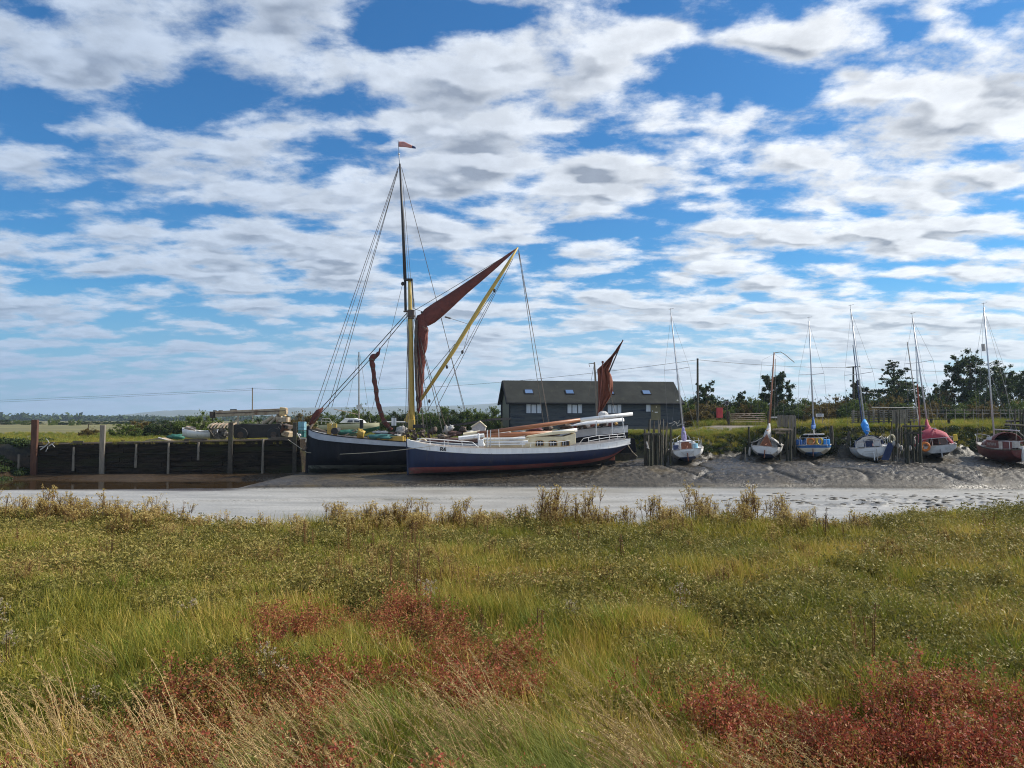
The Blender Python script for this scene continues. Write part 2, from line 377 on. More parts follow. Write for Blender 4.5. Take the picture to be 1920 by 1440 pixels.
def ground_mats():
    # marsh soil under the plants
    soil = mat('marsh_soil', (0.020, 0.018, 0.009), (0.05, 0.045, 0.02), 0.95, 6, 0.6, 40)
    # wet estuary mud
    m = bpy.data.materials.new('wet_mud'); m.use_nodes = True; nt = m.node_tree; N = nt.nodes; L = nt.links; b = N['Principled BSDF']
    g = N.new('ShaderNodeNewGeometry'); sp = N.new('ShaderNodeSeparateXYZ'); L.new(g.outputs['Position'], sp.inputs[0])
    def noise(s, d=6, st=(1, 1, 1), r=.6):
        mp = N.new('ShaderNodeMapping'); mp.inputs[3].default_value = st; L.new(g.outputs['Position'], mp.inputs[0])
        n = N.new('ShaderNodeTexNoise'); n.inputs['Scale'].default_value = s; n.inputs['Detail'].default_value = d; n.inputs['Roughness'].default_value = r; L.new(mp.outputs[0], n.inputs[0]); return n.outputs[0]
    def mr(v, a, b_, c=0., d=1.):
        n = N.new('ShaderNodeMapRange'); n.interpolation_type = 'SMOOTHSTEP'; L.new(v, n.inputs[0])
        for i, q in enumerate((a, b_, c, d)): n.inputs[i + 1].default_value = q
        return n.outputs[0]
    def mth(op, a, b_):
        n = N.new('ShaderNodeMath'); n.operation = op; n.use_clamp = True
        for i, q in enumerate((a, b_)):
            if isinstance(q, float): n.inputs[i].default_value = q
            else: L.new(q, n.inputs[i])
        return n.outputs[0]
    def mix(f, a, b_):
        n = N.new('ShaderNodeMix'); n.data_type = 'RGBA'; L.new(f, n.inputs[0])
        for i, q in ((6, a), (7, b_)):
            if isinstance(q, tuple): n.inputs[i].default_value = (*q, 1)
            else: L.new(q, n.inputs[i])
        return n.outputs[2]
    channel = mr(sp.outputs[2], MUD + .16, MUD + .02)                 # the smooth silt in the channel bed
    streak = noise(0.5, 5, (.35, 1.6, 1)); fine = noise(4, 8)
    silt = mix(mr(streak, .35, .65), (0.27, 0.26, 0.235), (0.38, 0.37, 0.345)); silt = mix(mr(noise(7, 8, (1, 1.8, 1), .75), .46, .66), silt, (0.17, 0.16, 0.14)); silt = mix(mr(noise(1.1, 7, (.25, 2.6, 1), .7), .56, .70), silt, (0.20, 0.19, 0.165))
    bank = mix(mr(fine, .35, .65), (0.014, 0.011, 0.007), (0.062, 0.050, 0.034))
    bank = mix(mr(noise(0.35, 4), .5, .66), bank, (0.075, 0.055, 0.026))
    west = mr(sp.outputs[0], -14.5, -19)
    bank = mix(west, bank, mix(mr(fine, .35, .65), (0.022, 0.013, 0.006), (0.055, 0.034, 0.016)))
    shaded_mud = mix(mr(noise(1.3, 6), .45, .62), bank, (0.05, 0.052, 0.018))
    shaded_mud = mix(mr(fine, .4, .6), (0.010, 0.009, 0.005), (0.034, 0.030, 0.014))  # shadow of the bank face below the grass, painted in as darker mud
    bank = mix(mr(sp.outputs[2], -1.15, -0.75), bank, shaded_mud)
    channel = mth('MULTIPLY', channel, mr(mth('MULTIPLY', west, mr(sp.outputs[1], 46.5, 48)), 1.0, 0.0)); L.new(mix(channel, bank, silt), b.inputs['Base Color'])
    wet = mr(noise(0.28, 4, (.6, 1, 1)), .40, .62)
    rr = N.new('ShaderNodeMix'); rr.data_type = 'FLOAT'; L.new(channel, rr.inputs[0]); L.new(mr(wet, 0, 1, .55, .26), rr.inputs[2]); L.new(mr(streak, .3, .7, .34, .50), rr.inputs[3])
    L.new(rr.outputs[0], b.inputs['Roughness'])
    bp = N.new('ShaderNodeBump'); bp.inputs['Distance'].default_value = 0.06
    st = N.new('ShaderNodeMix'); st.data_type = 'FLOAT'; L.new(channel, st.inputs[0]); st.inputs[2].default_value = 1.0; st.inputs[3].default_value = 0.20; L.new(st.outputs[0], bp.inputs['Strength'])
    L.new(noise(7, 10, (1, 1.3, 1), .78), bp.inputs['Height']); L.new(bp.outputs[0], b.inputs['Normal'])
    MATS['wet_mud'] = m
    # land across the creek
    f = bpy.data.materials.new('far_turf'); f.use_nodes = True; nt = f.node_tree; N = nt.nodes; L = nt.links; b = N['Principled BSDF']; b.inputs['Roughness'].default_value = .9
    g = N.new('ShaderNodeNewGeometry'); sp = N.new('ShaderNodeSeparateXYZ'); L.new(g.outputs['Position'], sp.inputs[0])
    turf = mix(mr(noise(0.9, 6), .35, .65), (0.060, 0.058, 0.018), (0.125, 0.115, 0.038))
    straw = mix(mr(noise(0.02, 5, (.5, 2.2, 1)), .44, .58), turf, (0.17, 0.155, 0.050))
    distn = mr(sp.outputs[1], 75, 160)
    c = mix(distn, turf, straw)
    # gravel yard in front of the gate
    px_ = mth('MULTIPLY', mr(sp.outputs[0], 19, 21), mr(sp.outputs[0], 31, 29)); py_ = mth('MULTIPLY', mr(sp.outputs[1], 66, 68), mr(sp.outputs[1], 82, 80))
    c = mix(mth('MULTIPLY', mth('MULTIPLY', px_, py_), mr(noise(.5, 5), .3, .45)), c, (0.20, 0.165, 0.135))
    dirt = mr(sp.outputs[2], 0.9, -0.2)
    onbank = mth('MULTIPLY', mr(sp.outputs[1], 65.5, 62.5), mr(sp.outputs[0], -6, 0))
    c = mix(mth('MULTIPLY', dirt, onbank), c, mix(mr(noise(1.8, 6), .4, .6), (0.035, 0.028, 0.016), (0.06, 0.056, 0.02)))
    L.new(c, b.inputs['Base Color'])
    bp = N.new('ShaderNodeBump'); bp.inputs['Distance'].default_value = 0.15; bp.inputs['Strength'].default_value = .8; L.new(noise(3, 8), bp.inputs['Height']); L.new(bp.outputs[0], b.inputs['Normal'])
    MATS['far_turf'] = f
ground_mats()
sheet('marsh_ground', np.arange(-22, 22.01, 0.11), np.arange(-4, 15.51, 0.12), MATS['marsh_soil'])
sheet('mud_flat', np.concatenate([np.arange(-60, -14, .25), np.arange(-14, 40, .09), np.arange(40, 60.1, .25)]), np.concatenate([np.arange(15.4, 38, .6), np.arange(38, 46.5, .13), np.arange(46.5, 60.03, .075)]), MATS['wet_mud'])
def water():
    m = MB(); m.box((-38, 52.5, MUD - .10), (47, 14, .16)); w = m.build('pool_water', mat('brown_water', (0.040, 0.024, 0.010), (0.055, 0.034, 0.015), .06, .6, .03, 2.5, spec=.6)); tag(w, kind='structure')
water()
sheet('far_ground', np.concatenate([-np.geomspace(9000, 62, 30), np.arange(-60, 60.1, .3), np.geomspace(62, 9000, 30)]), np.concatenate([np.arange(59.9, 70, .25), np.arange(70, 140, 1.5), np.geomspace(141, 9000, 60)]), MATS['far_turf'])

# distant hills
def hills():
    prof = [(-400, 778), (0, 789), (180, 782), (250, 776), (300, 770), (350, 769), (420, 771), (500, 770), (545, 765), (620, 764), (700, 763), (760, 762), (850, 760), (935, 757), (1100, 754), (1300, 752), (1500, 760), (1900, 775), (2400, 770)]
    prof[0] = (-400, 790)
    rows = []
    xs = list(range(-400, 2401, 12))
    for k, (D, f) in enumerate(((3000, 0.0), (3500, 0.45), (4000, 0.8), (4600, 1.0), (5600, 0.9), (7000, 0.0))):
        row = []
        for q in xs:
            z = P(q, interp(prof, q), 4600).z * f
            z += f * (6 * mnoise.noise(Vector((q * .013, k * 1.1, 0))) + 3.0 * mnoise.noise(Vector((q * .06, k * 3.1, 2))))
            if f == 0: z = -3
            row.append(Vector((XP(q, D if D > 4600 else 4600) * (D / 4600 if D < 4600 else 1), D, z)))
        rows.append(row)
    m = MB(); m.grid(rows)
    o = m.build('hills', mat('hill_fields', (0.040, 0.052, 0.030), (0.085, 0.09, 0.045), 0.95, 0.004, c3=(0.16, 0.145, 0.085), s3=0.006, t3=(.56, .62), stretch=(1, 1, 4)), smooth=True)
    tag(o, kind='structure')
hills()

# ------------------------------------------------------------------ plants
def leaf_cloud(n, lobes, size, seed, squash=0.8, shell=0.5, flatness=0.3, aspect=1.7):
    """n separate leaf faces spread through the lobes (cx, cy, cz, rx, ry, rz)"""
    r = np.random.RandomState(seed); lo = np.array(lobes, float)
    wgt = lo[:, 3] * lo[:, 4] * lo[:, 5]; wgt = wgt**0.75; wgt /= wgt.sum()
    k = r.choice(len(lo), n, p=wgt); d = r.normal(size=(n, 3)); d /= np.linalg.norm(d, axis=1)[:, None]
    rad = np.minimum(np.abs(r.normal(size=n)), 1.7) * .62 * (1 - shell) + shell * r.rand(n)
    c = lo[k, :3] + d * rad[:, None] * lo[k, 3:6] * (1 + .15 * r.normal(size=(n, 1)))
    a = r.normal(size=(n, 3)); a[:, 2] *= (1 - flatness); a /= np.linalg.norm(a, axis=1)[:, None]
    b = np.cross(a, r.normal(size=(n, 3))); b /= np.linalg.norm(b, axis=1)[:, None]
    s = size * (0.6 + 0.8 * r.rand(n))[:, None]
    v = np.stack([c - a * s * aspect / 2, c + b * s / 2, c + a * s * aspect / 2, c - b * s / 2], 1)
    return v.reshape(-1, 3)
def quad_mesh(name, v, material):
    n = len(v) // 4
    me = bpy.data.meshes.new(name); me.vertices.add(len(v)); me.vertices.foreach_set('co', v.astype(np.float32).ravel())
    me.loops.add(4 * n); me.loops.foreach_set('vertex_index', np.arange(4 * n, dtype=np.int32))
    me.polygons.add(n); me.polygons.foreach_set('loop_start', (np.arange(n) * 4).astype(np.int32)); me.polygons.foreach_set('loop_total', np.full(n, 4, np.int32))
    me.update(calc_edges=True); me.materials.append(material)
    return me
leafmat('leaf_green', [(0.027, 0.047, 0.010), (0.069, 0.108, 0.017), (0.126, 0.173, 0.026), (0.196, 0.227, 0.037), (0.252, 0.259, 0.050)])
leafmat('leaf_dark', [(0.019, 0.032, 0.010), (0.036, 0.061, 0.016), (0.069, 0.097, 0.020), (0.115, 0.140, 0.030)])
leafmat('leaf_rust', [(0.058, 0.047, 0.013), (0.126, 0.086, 0.020), (0.196, 0.126, 0.030), (0.161, 0.162, 0.034), (0.252, 0.162, 0.050)])
leafmat('leaf_lime', [(0.054, 0.085, 0.013), (0.101, 0.143, 0.022), (0.149, 0.189, 0.033), (0.189, 0.208, 0.050)])
mat('bark', (0.06, 0.045, 0.03), (0.12, 0.10, 0.075), .9, 8, .5)

def bush_meshes():
    out = {}
    for kind in ('leaf_green', 'leaf_dark', 'leaf_rust', 'leaf_lime'):
        for s in range(3):
            r = random.Random(s * 11 + len(kind)); lobes = []
            for i in range(44):
                a = r.uniform(0, 2 * PI); q = math.sqrt(r.random()) * 0.85; h = r.uniform(.08, .92) * (1 - .55 * q * q)
                w = r.uniform(.12, .27)
                lobes.append((math.cos(a) * q, math.sin(a) * q, h, w, w, w * .6))
            v = leaf_cloud(15000, lobes, 0.034, s + 31, shell=.3)
            # loose sprigs standing out of the outline
            tw = [(r.uniform(-.85, .85), r.uniform(-.6, .6), r.uniform(.55, 1.0), .07, .07, .07) for i in range(22)]
            v = np.concatenate([v, leaf_cloud(300, tw, 0.03, s + 71, shell=.1)])
            me = quad_mesh('crown', v, MATS[kind])
            t = MB()
            for i in range(7):
                a = r.uniform(0, 2 * PI); q = r.uniform(.1, .7)
                t.tube([(0.1 * math.cos(a), .1 * math.sin(a), -.1), (q * .5 * math.cos(a), q * .5 * math.sin(a), .35), (q * math.cos(a), q * math.sin(a), .8)], [.03, .02, .008], 5)
            o = t.build('stems', MATS['bark']); st = o.data; bpy.data.objects.remove(o)
            out[(kind, s)] = (me, st)
    return out
BUSH = bush_meshes()
def bush(px, top, D, wpx, kind='leaf_green', var=0, label='', group=None, name='bush', base=None, cat='bush'):
    x = XP(px, D); z0 = float(height(x, D)) - .05 if base is None else base; h = ZP(top, D) - z0; w = wpx / F * D / 2
    e = thing(name, label, cat, (x, D, z0), group, rz=random.uniform(-.5, .5)); e.scale = (w, max(w * .8, h * .5), h)
    me, st = BUSH[(kind, var % 3)]
    for nm, md in (('crown', me), ('stems', st)):
        o = bpy.data.objects.new(nm, md); ROOT.objects.link(o); o.parent = e
    return e

def tree(px, top, D, wpx, lobes, kind, label, name='tree', n=5200, size=.26, base=None, lean=0):
    """lobes: (dx, h, r, flat) as fractions of half width / height"""
    x = XP(px, D); z0 = float(height(x, D)) - .1; H = ZP(top, D) - z0; w = wpx / F * D / 2; r = random.Random(int(px))
    e = thing(name, label, 'tree', (x, D, z0)); L = []; t = MB()
    t.tube([(0, 0, 0), (lean * .2, 0, H * .3), (lean * .5, 0.1, H * .6), (lean * .8, 0, H * .88)], [H * .035, H * .028, H * .018, H * .006], 8)
    for (dx, h, q, fl) in [(a, b, c * (1.05 if name == 'broadleaf_tree' else 1.1), d if name == 'tiered_tree' else max(d, .9)) for a, b, c, d in lobes]:
        cx, cz = dx * w, h * H; cy = r.uniform(-.5, .5) * w
        start = Vector((lean * h * .6, 0, max(H * .2, cz - abs(dx) * w * .7 - H * .08)))
        t.tube([start, start.lerp(Vector((cx, cy, cz)), .55) + Vector((0, 0, .1)), (cx, cy, cz)], [H * .016, H * .010, H * .004], 5)
        for j in range(20):
            a = r.uniform(0, 2 * PI); rr = q * w * r.uniform(.16, .46); o = Vector((math.cos(a), math.sin(a) * .9, r.uniform(-1, 1) * (fl + .25))) * q * w * r.uniform(.5, 1.15)
            L.append((cx + o.x, cy + o.y, cz + o.z, rr, rr, rr * fl))
            t.tube([(cx, cy, cz), (cx + o.x, cy + o.y, cz + o.z)], [H * .005, H * .002], 4)
    t.build('trunk', MATS['bark'], e, local=True)
    me = quad_mesh('crown', leaf_cloud(int(n * 3), L, size * .60, int(px) + 5, shell=.1), MATS[kind]); o = bpy.data.objects.new('crown', me); ROOT.objects.link(o); o.parent = e
    return e

def woods():
    HL = 'dense green bush in the hedge between the moored barge and the dark wooden hut'; HG = 'bushes of the hedge behind the barge'
    r = random.Random(5)
    for i, (px, top, D, w, kd) in enumerate([(545, 772, 98, 60, 'leaf_rust'), (575, 769, 92, 70, 'leaf_rust'), (612, 772, 99, 60, 'leaf_green'), (735, 770, 99, 60, 'leaf_dark'), (752, 767, 92, 70, 'leaf_dark'), (790, 768, 96, 76, 'leaf_green'),
        (826, 763, 92, 84, 'leaf_green'), (862, 762, 97, 70, 'leaf_dark'), (890, 765, 91, 74, 'leaf_green'), (922, 763, 96, 70, 'leaf_green'), (845, 771, 86, 80, 'leaf_dark'), (905, 776, 86, 90, 'leaf_lime'), (948, 765, 99, 60, 'leaf_dark'), (715, 774, 94, 50, 'leaf_green')]):
        bush(px, top, D, w, kd, i, HL, HG, 'hedge_bush')
    bush(672, 757, 94, 74, 'leaf_lime', 0, 'rounded light green willow bush, tallest of the hedge behind the yacht ashore', name='willow_bush')
    bush(655, 764, 90, 60, 'leaf_lime', 1, 'smaller yellow-green bush leaning on the rounded willow bush', name='willow_bush')
    # left of the crane
    bush(378, 768, 84, 42, 'leaf_lime', 2, 'young light green sapling bush standing up behind the white rowing boat', name='sapling_bush')
    for i, (px, top, D, w, kd) in enumerate([(352, 781, 86, 60, 'leaf_green'), (322, 784, 90, 60, 'leaf_dark'), (405, 782, 86, 60, 'leaf_green'), (290, 787, 84, 70, 'leaf_dark'), (262, 786, 92, 60, 'leaf_rust'), (235, 793, 80, 60, 'leaf_green'), (440, 784, 92, 60, 'leaf_dark'), (500, 780, 92, 80, 'leaf_dark'), (470, 786, 88, 60, 'leaf_green')]):
        bush(px, top, D, w, kd, i, 'low dark bush of the scrub between the tall pale post and the crane', 'bushes of the scrub beside the crane', 'scrub_bush')
    bush(168, 800, 84, 44, 'leaf_rust', 0, 'small brown bush just behind the tall pale quay post', name='scrub_bush')
    # right hand hedge, back row high, front row lower and browner
    RL = 'green bush in the long hedge behind the moored yachts'; RG = 'bushes of the long hedge behind the yachts'
    i = 0
    for px in range(1268, 1960, 27):
        top = 744 + r.uniform(-7, 5) - (8 if px > 1560 else 0) - (5 if px > 1750 else 0)
        bush(px, top, 99 + r.uniform(-2, 4), 66 + r.uniform(0, 20), ('leaf_dark', 'leaf_green', 'leaf_dark', 'leaf_rust')[i % 4], i, RL, RG, 'hedge_bush'); i += 1
    BL = 'brownish low bush in the front row of the long hedge behind the yachts'; BG = 'front row bushes of the long hedge'
    for px in list(range(1280, 1345, 24)) + list(range(1480, 1960, 25)):
        top = 757 + r.uniform(-6, 6) - (6 if px > 1600 else 0)
        bush(px, top, 90 + r.uniform(-2, 2), 56 + r.uniform(0, 18), ('leaf_rust', 'leaf_dark', 'leaf_green', 'leaf_rust')[i % 4], i, BL, BG, 'hedge_bush'); i += 1
    for k, (px, top, w, kd, lb) in enumerate([(1395, 748, 50, 'leaf_rust', 'reddish brown round bush behind the field gate'), (1420, 742, 40, 'leaf_lime', 'pale yellow-green bush above the hinge end of the field gate'),
            (1372, 760, 60, 'leaf_lime', 'low yellow-green bush beside the round sign'), (1470, 746, 70, 'leaf_dark', 'large dark bush at the foot of the round-crowned tree')]):
        bush(px, top, 92, w, kd, k, lb, name='bush')
    tree(1325, 718, 93, 46, [(-.5, .5, .55, .7), (.5, .52, .5, .7), (0, .7, .5, .7), (.2, .9, .35, .7), (-.3, .85, .35, .7)], 'leaf_dark', 'thin twiggy tree right beside the telegraph pole by the hut', 'thin_tree', 2300, .20)
    tree(1390, 733, 96, 26, [(0, .6, .7, .8), (0, .85, .5, .8)], 'leaf_dark', 'small dark pointed tree between the round sign and the gate', 'small_tree', 1500, .2)
    tree(1456, 700, 94, 60, [(-.45, .55, .5, .7), (.45, .58, .5, .7), (0, .75, .55, .7), (-.3, .8, .4, .6), (.15, .93, .32, .8), (.5, .75, .35, .6)], 'leaf_dark', 'round-crowned tree behind the bare brown mast', 'broadleaf_tree', 4200, .22)
    tree(1678, 676, 104, 88, [(-.1, .93, .22, .5), (-.25, .83, .24, .4), (.1, .80, .30, .35), (.55, .62, .42, .25), (-.5, .66, .4, .3), (.1, .62, .5, .3), (.85, .55, .25, .25), (-.8, .5, .4, .4), (.3, .45, .6, .4), (-.2, .45, .6, .4)], 'leaf_dark', 'dark tree with flat tiered branches between two yacht masts', 'tiered_tree', 5200, .22)
    tree(1822, 668, 102, 92, [(-.55, .66, .45, .5), (-.2, .86, .42, .5), (.25, .90, .42, .5), (.55, .72, .42, .5), (0, .66, .5, .5), (-.75, .8, .25, .3), (.2, .5, .5, .5), (-.3, .5, .5, .5)], 'leaf_dark', 'large dark broad tree left of the rightmost mast', 'broadleaf_tree', 6200, .24)
    tree(1880, 682, 106, 70, [(-.5, .7, .5, .5), (.2, .82, .45, .45), (.65, .65, .45, .5), (0, .55, .6, .5)], 'leaf_dark', 'looser dark tree right of the rightmost mast', 'broadleaf_tree', 3600, .24)
    tree(1608, 712, 103, 40, [(-.4, .7, .5, .6), (.4, .72, .5, .6), (0, .88, .4, .6), (0, .5, .6, .6)], 'leaf_dark', 'ivy-clad tree wrapped round the pole with the crossbar', 'ivy_tree', 2600, .24)
    tree(1765, 722, 106, 40, [(0, .8, .6, .5), (-.5, .65, .5, .5), (.5, .65, .5, .5)], 'leaf_dark', 'low dark treetop showing left of the large broad tree', 'small_tree', 2200, .24)
    tree(1925, 690, 100, 50, [(-.2, .8, .6, .5), (-.5, .6, .5, .5), (.5, .65, .5, .5)], 'leaf_dark', 'dark tree cut by the right edge of the view', 'small_tree', 2200, .24)
    # far trees over the field at the left
    TL = 'tree in the far line beyond the pale field at the horizon'; TG = 'far trees beyond the field'
    for k, (px, top, w, kd) in enumerate([(-40, 786, 60, 'leaf_green'), (5, 785, 40, 'leaf_dark'), (24, 787, 34, 'leaf_lime'), (38, 786, 26, 'leaf_lime'), (52, 788, 26, 'leaf_green'), (96, 783, 9, 'leaf_lime'), (104, 785, 8, 'leaf_lime'), (110, 785, 8, 'leaf_lime'), (135, 785, 12, 'leaf_lime'), (148, 785, 8, 'leaf_lime'), (70, 790, 30, 'leaf_dark'), (-90, 784, 70, 'leaf_dark'),
            (120, 790, 40, 'leaf_dark'), (165, 789, 40, 'leaf_dark'), (195, 788, 40, 'leaf_dark'), (225, 788, 40, 'leaf_dark'), (255, 786, 50, 'leaf_dark'), (300, 786, 60, 'leaf_dark')]):
        bush(px, top, 300 + 12 * (k % 4) - (30 if w > 15 else 60), w, kd, k, TL, TG, 'field_tree', cat='tree')
    # far-off wood that reads as one mass
    L = []
    for i in range(420):
        px = r.uniform(-60, 1000); D = r.uniform(900, 1700); x = XP(px, D); h = r.uniform(4, 8) * (1.25 if px < 150 else 1); L.append((x, D, h * .5, h * 1.5, h, h * .6))
    me = quad_mesh('distant_wood', leaf_cloud(26000, L, 3.2, 9, shell=.3), MATS['leaf_dark']); o = bpy.data.objects.new('distant_wood', me); ROOT.objects.link(o)
    tag(o, 'dark far-off wood between the field and the blue hills', 'wood', kind='stuff')
woods()

# ------------------------------------------------------------------ marsh vegetation, instanced
SRC = bpy.data.collections.new('clump_sources')          # never linked: only instanced
leafmat('marsh_grass', [(0.128, 0.139, 0.017), (0.217, 0.211, 0.026), (0.332, 0.284, 0.044), (0.435, 0.333, 0.070), (0.537, 0.366, 0.113), (0.332, 0.166, 0.062)], .35)
leafmat('lush_grass', [(0.140, 0.180, 0.030), (0.240, 0.275, 0.055), (0.360, 0.361, 0.100), (0.480, 0.427, 0.180)], .35)
leafmat('marsh_green', [(0.103, 0.139, 0.017), (0.180, 0.221, 0.026), (0.281, 0.300, 0.044), (0.408, 0.366, 0.078)], .35)
leafmat('purslane', [(0.100, 0.096, 0.024), (0.180, 0.162, 0.036), (0.255, 0.218, 0.052), (0.33, 0.265, 0.080), (0.27, 0.145, 0.058)], .25)
leafmat('samphire', [(0.118, 0.041, 0.016), (0.237, 0.044, 0.028), (0.335, 0.078, 0.047), (0.394, 0.157, 0.069), (0.296, 0.202, 0.049), (0.197, 0.046, 0.029)], .35)
leafmat('aster', [(0.086, 0.043, 0.019), (0.187, 0.094, 0.036), (0.250, 0.157, 0.048), (0.343, 0.229, 0.072)], .2)
leafmat('seed_head', [(0.260, 0.180, 0.050), (0.416, 0.300, 0.090), (0.546, 0.420, 0.150), (0.650, 0.528, 0.260)], .35)
leafmat('straw', [(0.275, 0.180, 0.066), (0.400, 0.288, 0.121), (0.525, 0.396, 0.187), (0.450, 0.264, 0.132)], .3)
leafmat('litter', [(0.05, 0.035, 0.02), (0.10, 0.07, 0.035), (0.16, 0.12, 0.06)], .1)

def blade(m, p, d, h, w, bend, mi=0, segs=3, flat=0.0):
    """a grass blade from p, growing up and curving along d"""
    p = Vector(p); side = Vector((-d.y, d.x, 0)); 
    a = random.uniform(0, PI); side = (Matrix.Rotation(a, 3, 'Z') @ Vector((1, 0, 0)))
    vs = []
    for i in range(segs + 1):
        t = i / segs; c = p + Vector((0, 0, h * (t - flat * t * t))) + d * bend * t * t
        ww = w * (1 - t)**.6 / 2 if i < segs else 0
        if i < segs: vs += [c - side * ww, c + side * ww]
        else: vs += [c]
    fs = [(2 * i, 2 * i + 1, 2 * i + 3, 2 * i + 2) for i in range(segs - 1)] + [(2 * segs - 2, 2 * segs - 1, 2 * segs)]
    m.add(vs, fs, mi)
def flake(m, c, s, mi=0, asp=1.8):
    a = Vector((random.gauss(0, 1), random.gauss(0, 1), random.gauss(0, .8))).normalized(); b = a.cross(Vector((random.gauss(0, 1), random.gauss(0, 1), random.gauss(0, 1)))).normalized(); c = Vector(c)
    m.add([c - a * s * asp / 2, c + b * s / 2, c + a * s * asp / 2, c - b * s / 2], [(0, 1, 2, 3)], mi)
WIND = Vector((-0.85, 0.15, 0))
def rdisk(r):
    a = random.uniform(0, 2 * PI); q = r * math.sqrt(random.random()); return math.cos(a) * q, math.sin(a) * q
def src(name, m, mats):
    o = m.build(name, [MATS[x] for x in mats], col=SRC); return o
def make_sources():
    S = {}
    def reg(kind, i, m, mats): S.setdefault(kind, []).append(src('%s_%d' % (kind, i), m, mats))
    for i in range(5):      # fine marsh turf
        m = MB()
        for k in range(105):
            x, y = rdisk(.19); d = WIND * random.uniform(0, .5) + Vector((random.gauss(0, .45), random.gauss(0, .45), 0))
            blade(m, (x, y, -.02), d, random.uniform(.07, .24), random.uniform(.005, .010), random.uniform(.05, .18), 0, 2)
        for k in range(60):
            x, y = rdisk(.18); flake(m, (x, y, random.uniform(0, .07)), .015, 0, 3)
        reg('turf', i, m, ['marsh_grass'])
    for i in range(4):      # taller tussock
        m = MB()
        for k in range(120):
            x, y = rdisk(.10); d = WIND * random.uniform(0, .6) + Vector((x * 6 + random.gauss(0, .3), y * 6 + random.gauss(0, .3), 0))
            blade(m, (x, y, -.02), d, random.uniform(.14, .30), random.uniform(.006, .010), random.uniform(.08, .22), 0, 3)
        reg('tuss', i, m, ['marsh_green' if i % 2 else 'marsh_grass'])
    for i in range(5):      # sea purslane cushions
        m = MB()
        for k in range(24):
            x, y = rdisk(.17); h = random.uniform(.05, .19); dx, dy = random.gauss(0, .03), random.gauss(0, .03)
            blade(m, (x, y, -.02), Vector((dx, dy, 0)), h, .005, 1, 1, 2)
            for j in range(28):
                t = random.uniform(.3, 1.05); flake(m, (x + dx * t + random.gauss(0, .018), y + dy * t + random.gauss(0, .018), h * t), random.uniform(.005, .0105), 0, 2.8)
        reg('purs', i, m, ['purslane', 'aster'])
    for i in range(5):      # red samphire / seablite
        m = MB()
        for k in range(11):
            x, y = rdisk(.13); h = random.uniform(.10, .26); lx, ly = random.gauss(0, .05) - .03, random.gauss(0, .04)
            blade(m, (x, y, -.02), Vector((lx, ly, 0)), h, .005, 1, 0, 2)
            for b in range(9):
                t = random.uniform(.25, .95); c = Vector((x + lx * t * t, y + ly * t * t, h * t)); dr = Vector((random.gauss(0, 1), random.gauss(0, 1), 1.1)).normalized() * random.uniform(.03, .075)
                for j in range(6): flake(m, c + dr * (j / 5) + Vector((random.gauss(0, .004), random.gauss(0, .004), 0)), random.uniform(.005, .009), 0, 2)
        reg('samp', i, m, ['samphire'])
    for i in range(2):      # coarse dark scrub for the bank
        m = MB()
        for k in range(340):
            x, y = rdisk(.3); flake(m, (x, y, random.uniform(-.03, .2) * (1 - (x * x + y * y) * 6)), random.uniform(.025, .05), 0, 2)
        reg('scrub', i, m, ['leaf_dark'])
    for i in range(6):      # sea aster gone to seed
        m = MB()
        for k in range(7 + i % 3 * 3):
            x, y = rdisk(.16); h = random.uniform(.38, .72); lx, ly = random.gauss(-.02, .05), random.gauss(0, .05)
            top = Vector((x + lx, y + ly, h)); m.tube([(x, y, -.03), (x + lx * .4, y + ly * .4, h * .5), top], [.0055, .005, .003], 4, 1)
            for j in range(8):
                t = random.uniform(.1, .85); flake(m, (x + lx * t + random.gauss(0, .025), y + ly * t + random.gauss(0, .025), h * t), random.uniform(.008, .018), 1, 2.8)
            for b in range(7):
                e = top + Vector((random.gauss(0, .05), random.gauss(0, .05), random.uniform(-.10, .05))); st = Vector((x + lx * .75, y + ly * .75, h * .76))
                m.tube([st, e], [.0025, .002], 3, 1)
                for j in range(9): flake(m, e + Vector((random.gauss(0, .012), random.gauss(0, .012), random.gauss(0, .010))), random.uniform(.010, .018), 0, 1.3)
        reg('aster', i, m, ['seed_head', 'aster'])
    for i in range(3):      # brown-red dock stalks
        m = MB()
        for k in range(3 + i):
            x, y = rdisk(.09); h = random.uniform(.3, .5); lx = random.gauss(-.02, .03)
            m.tube([(x, y, -.03), (x + lx, y, h)], [.005, .003], 4, 0)
            for j in range(60):
                t = random.uniform(.3, 1); flake(m, (x + lx * t + random.gauss(0, .013), y + random.gauss(0, .013), h * t), random.uniform(.006, .011), 0, 1.6)
        reg('dock', i, m, ['aster'])
    for i in range(4):      # tall straw-coloured couch grass, blown over to one side
        m = MB()
        for k in range(16):
            x, y = rdisk(.14); h = random.uniform(.38, .72); d = WIND * random.uniform(.55, 1.25) + Vector((random.gauss(0, .12), random.gauss(0, .12), 0)); bd = h * random.uniform(.4, .75)
            pts = [Vector((x, y, -.02)) + Vector((0, 0, h * (t - .25 * t * t))) + d * bd * t * t for t in (0, .25, .5, .75, 1)]
            m.tube(pts, [.0024, .0022, .002, .0016, .001], 3, 0)
            for j in range(16):
                t = .76 + .26 * j / 15; c = pts[3].lerp(pts[4], (t - .75) / .25) if t < 1 else pts[4]
                flake(m, c + Vector((random.gauss(0, .004), random.gauss(0, .004), random.gauss(0, .004))), random.uniform(.0035, .006), 0, 4)
        for k in range(30):
            x, y = rdisk(.15); blade(m, (x, y, -.02), WIND * random.uniform(.2, 1) + Vector((random.gauss(0, .3), random.gauss(0, .3), 0)), random.uniform(.18, .42), .005, random.uniform(.1, .35), 0, 3, .2)
        reg('straw', i, m, ['straw'])
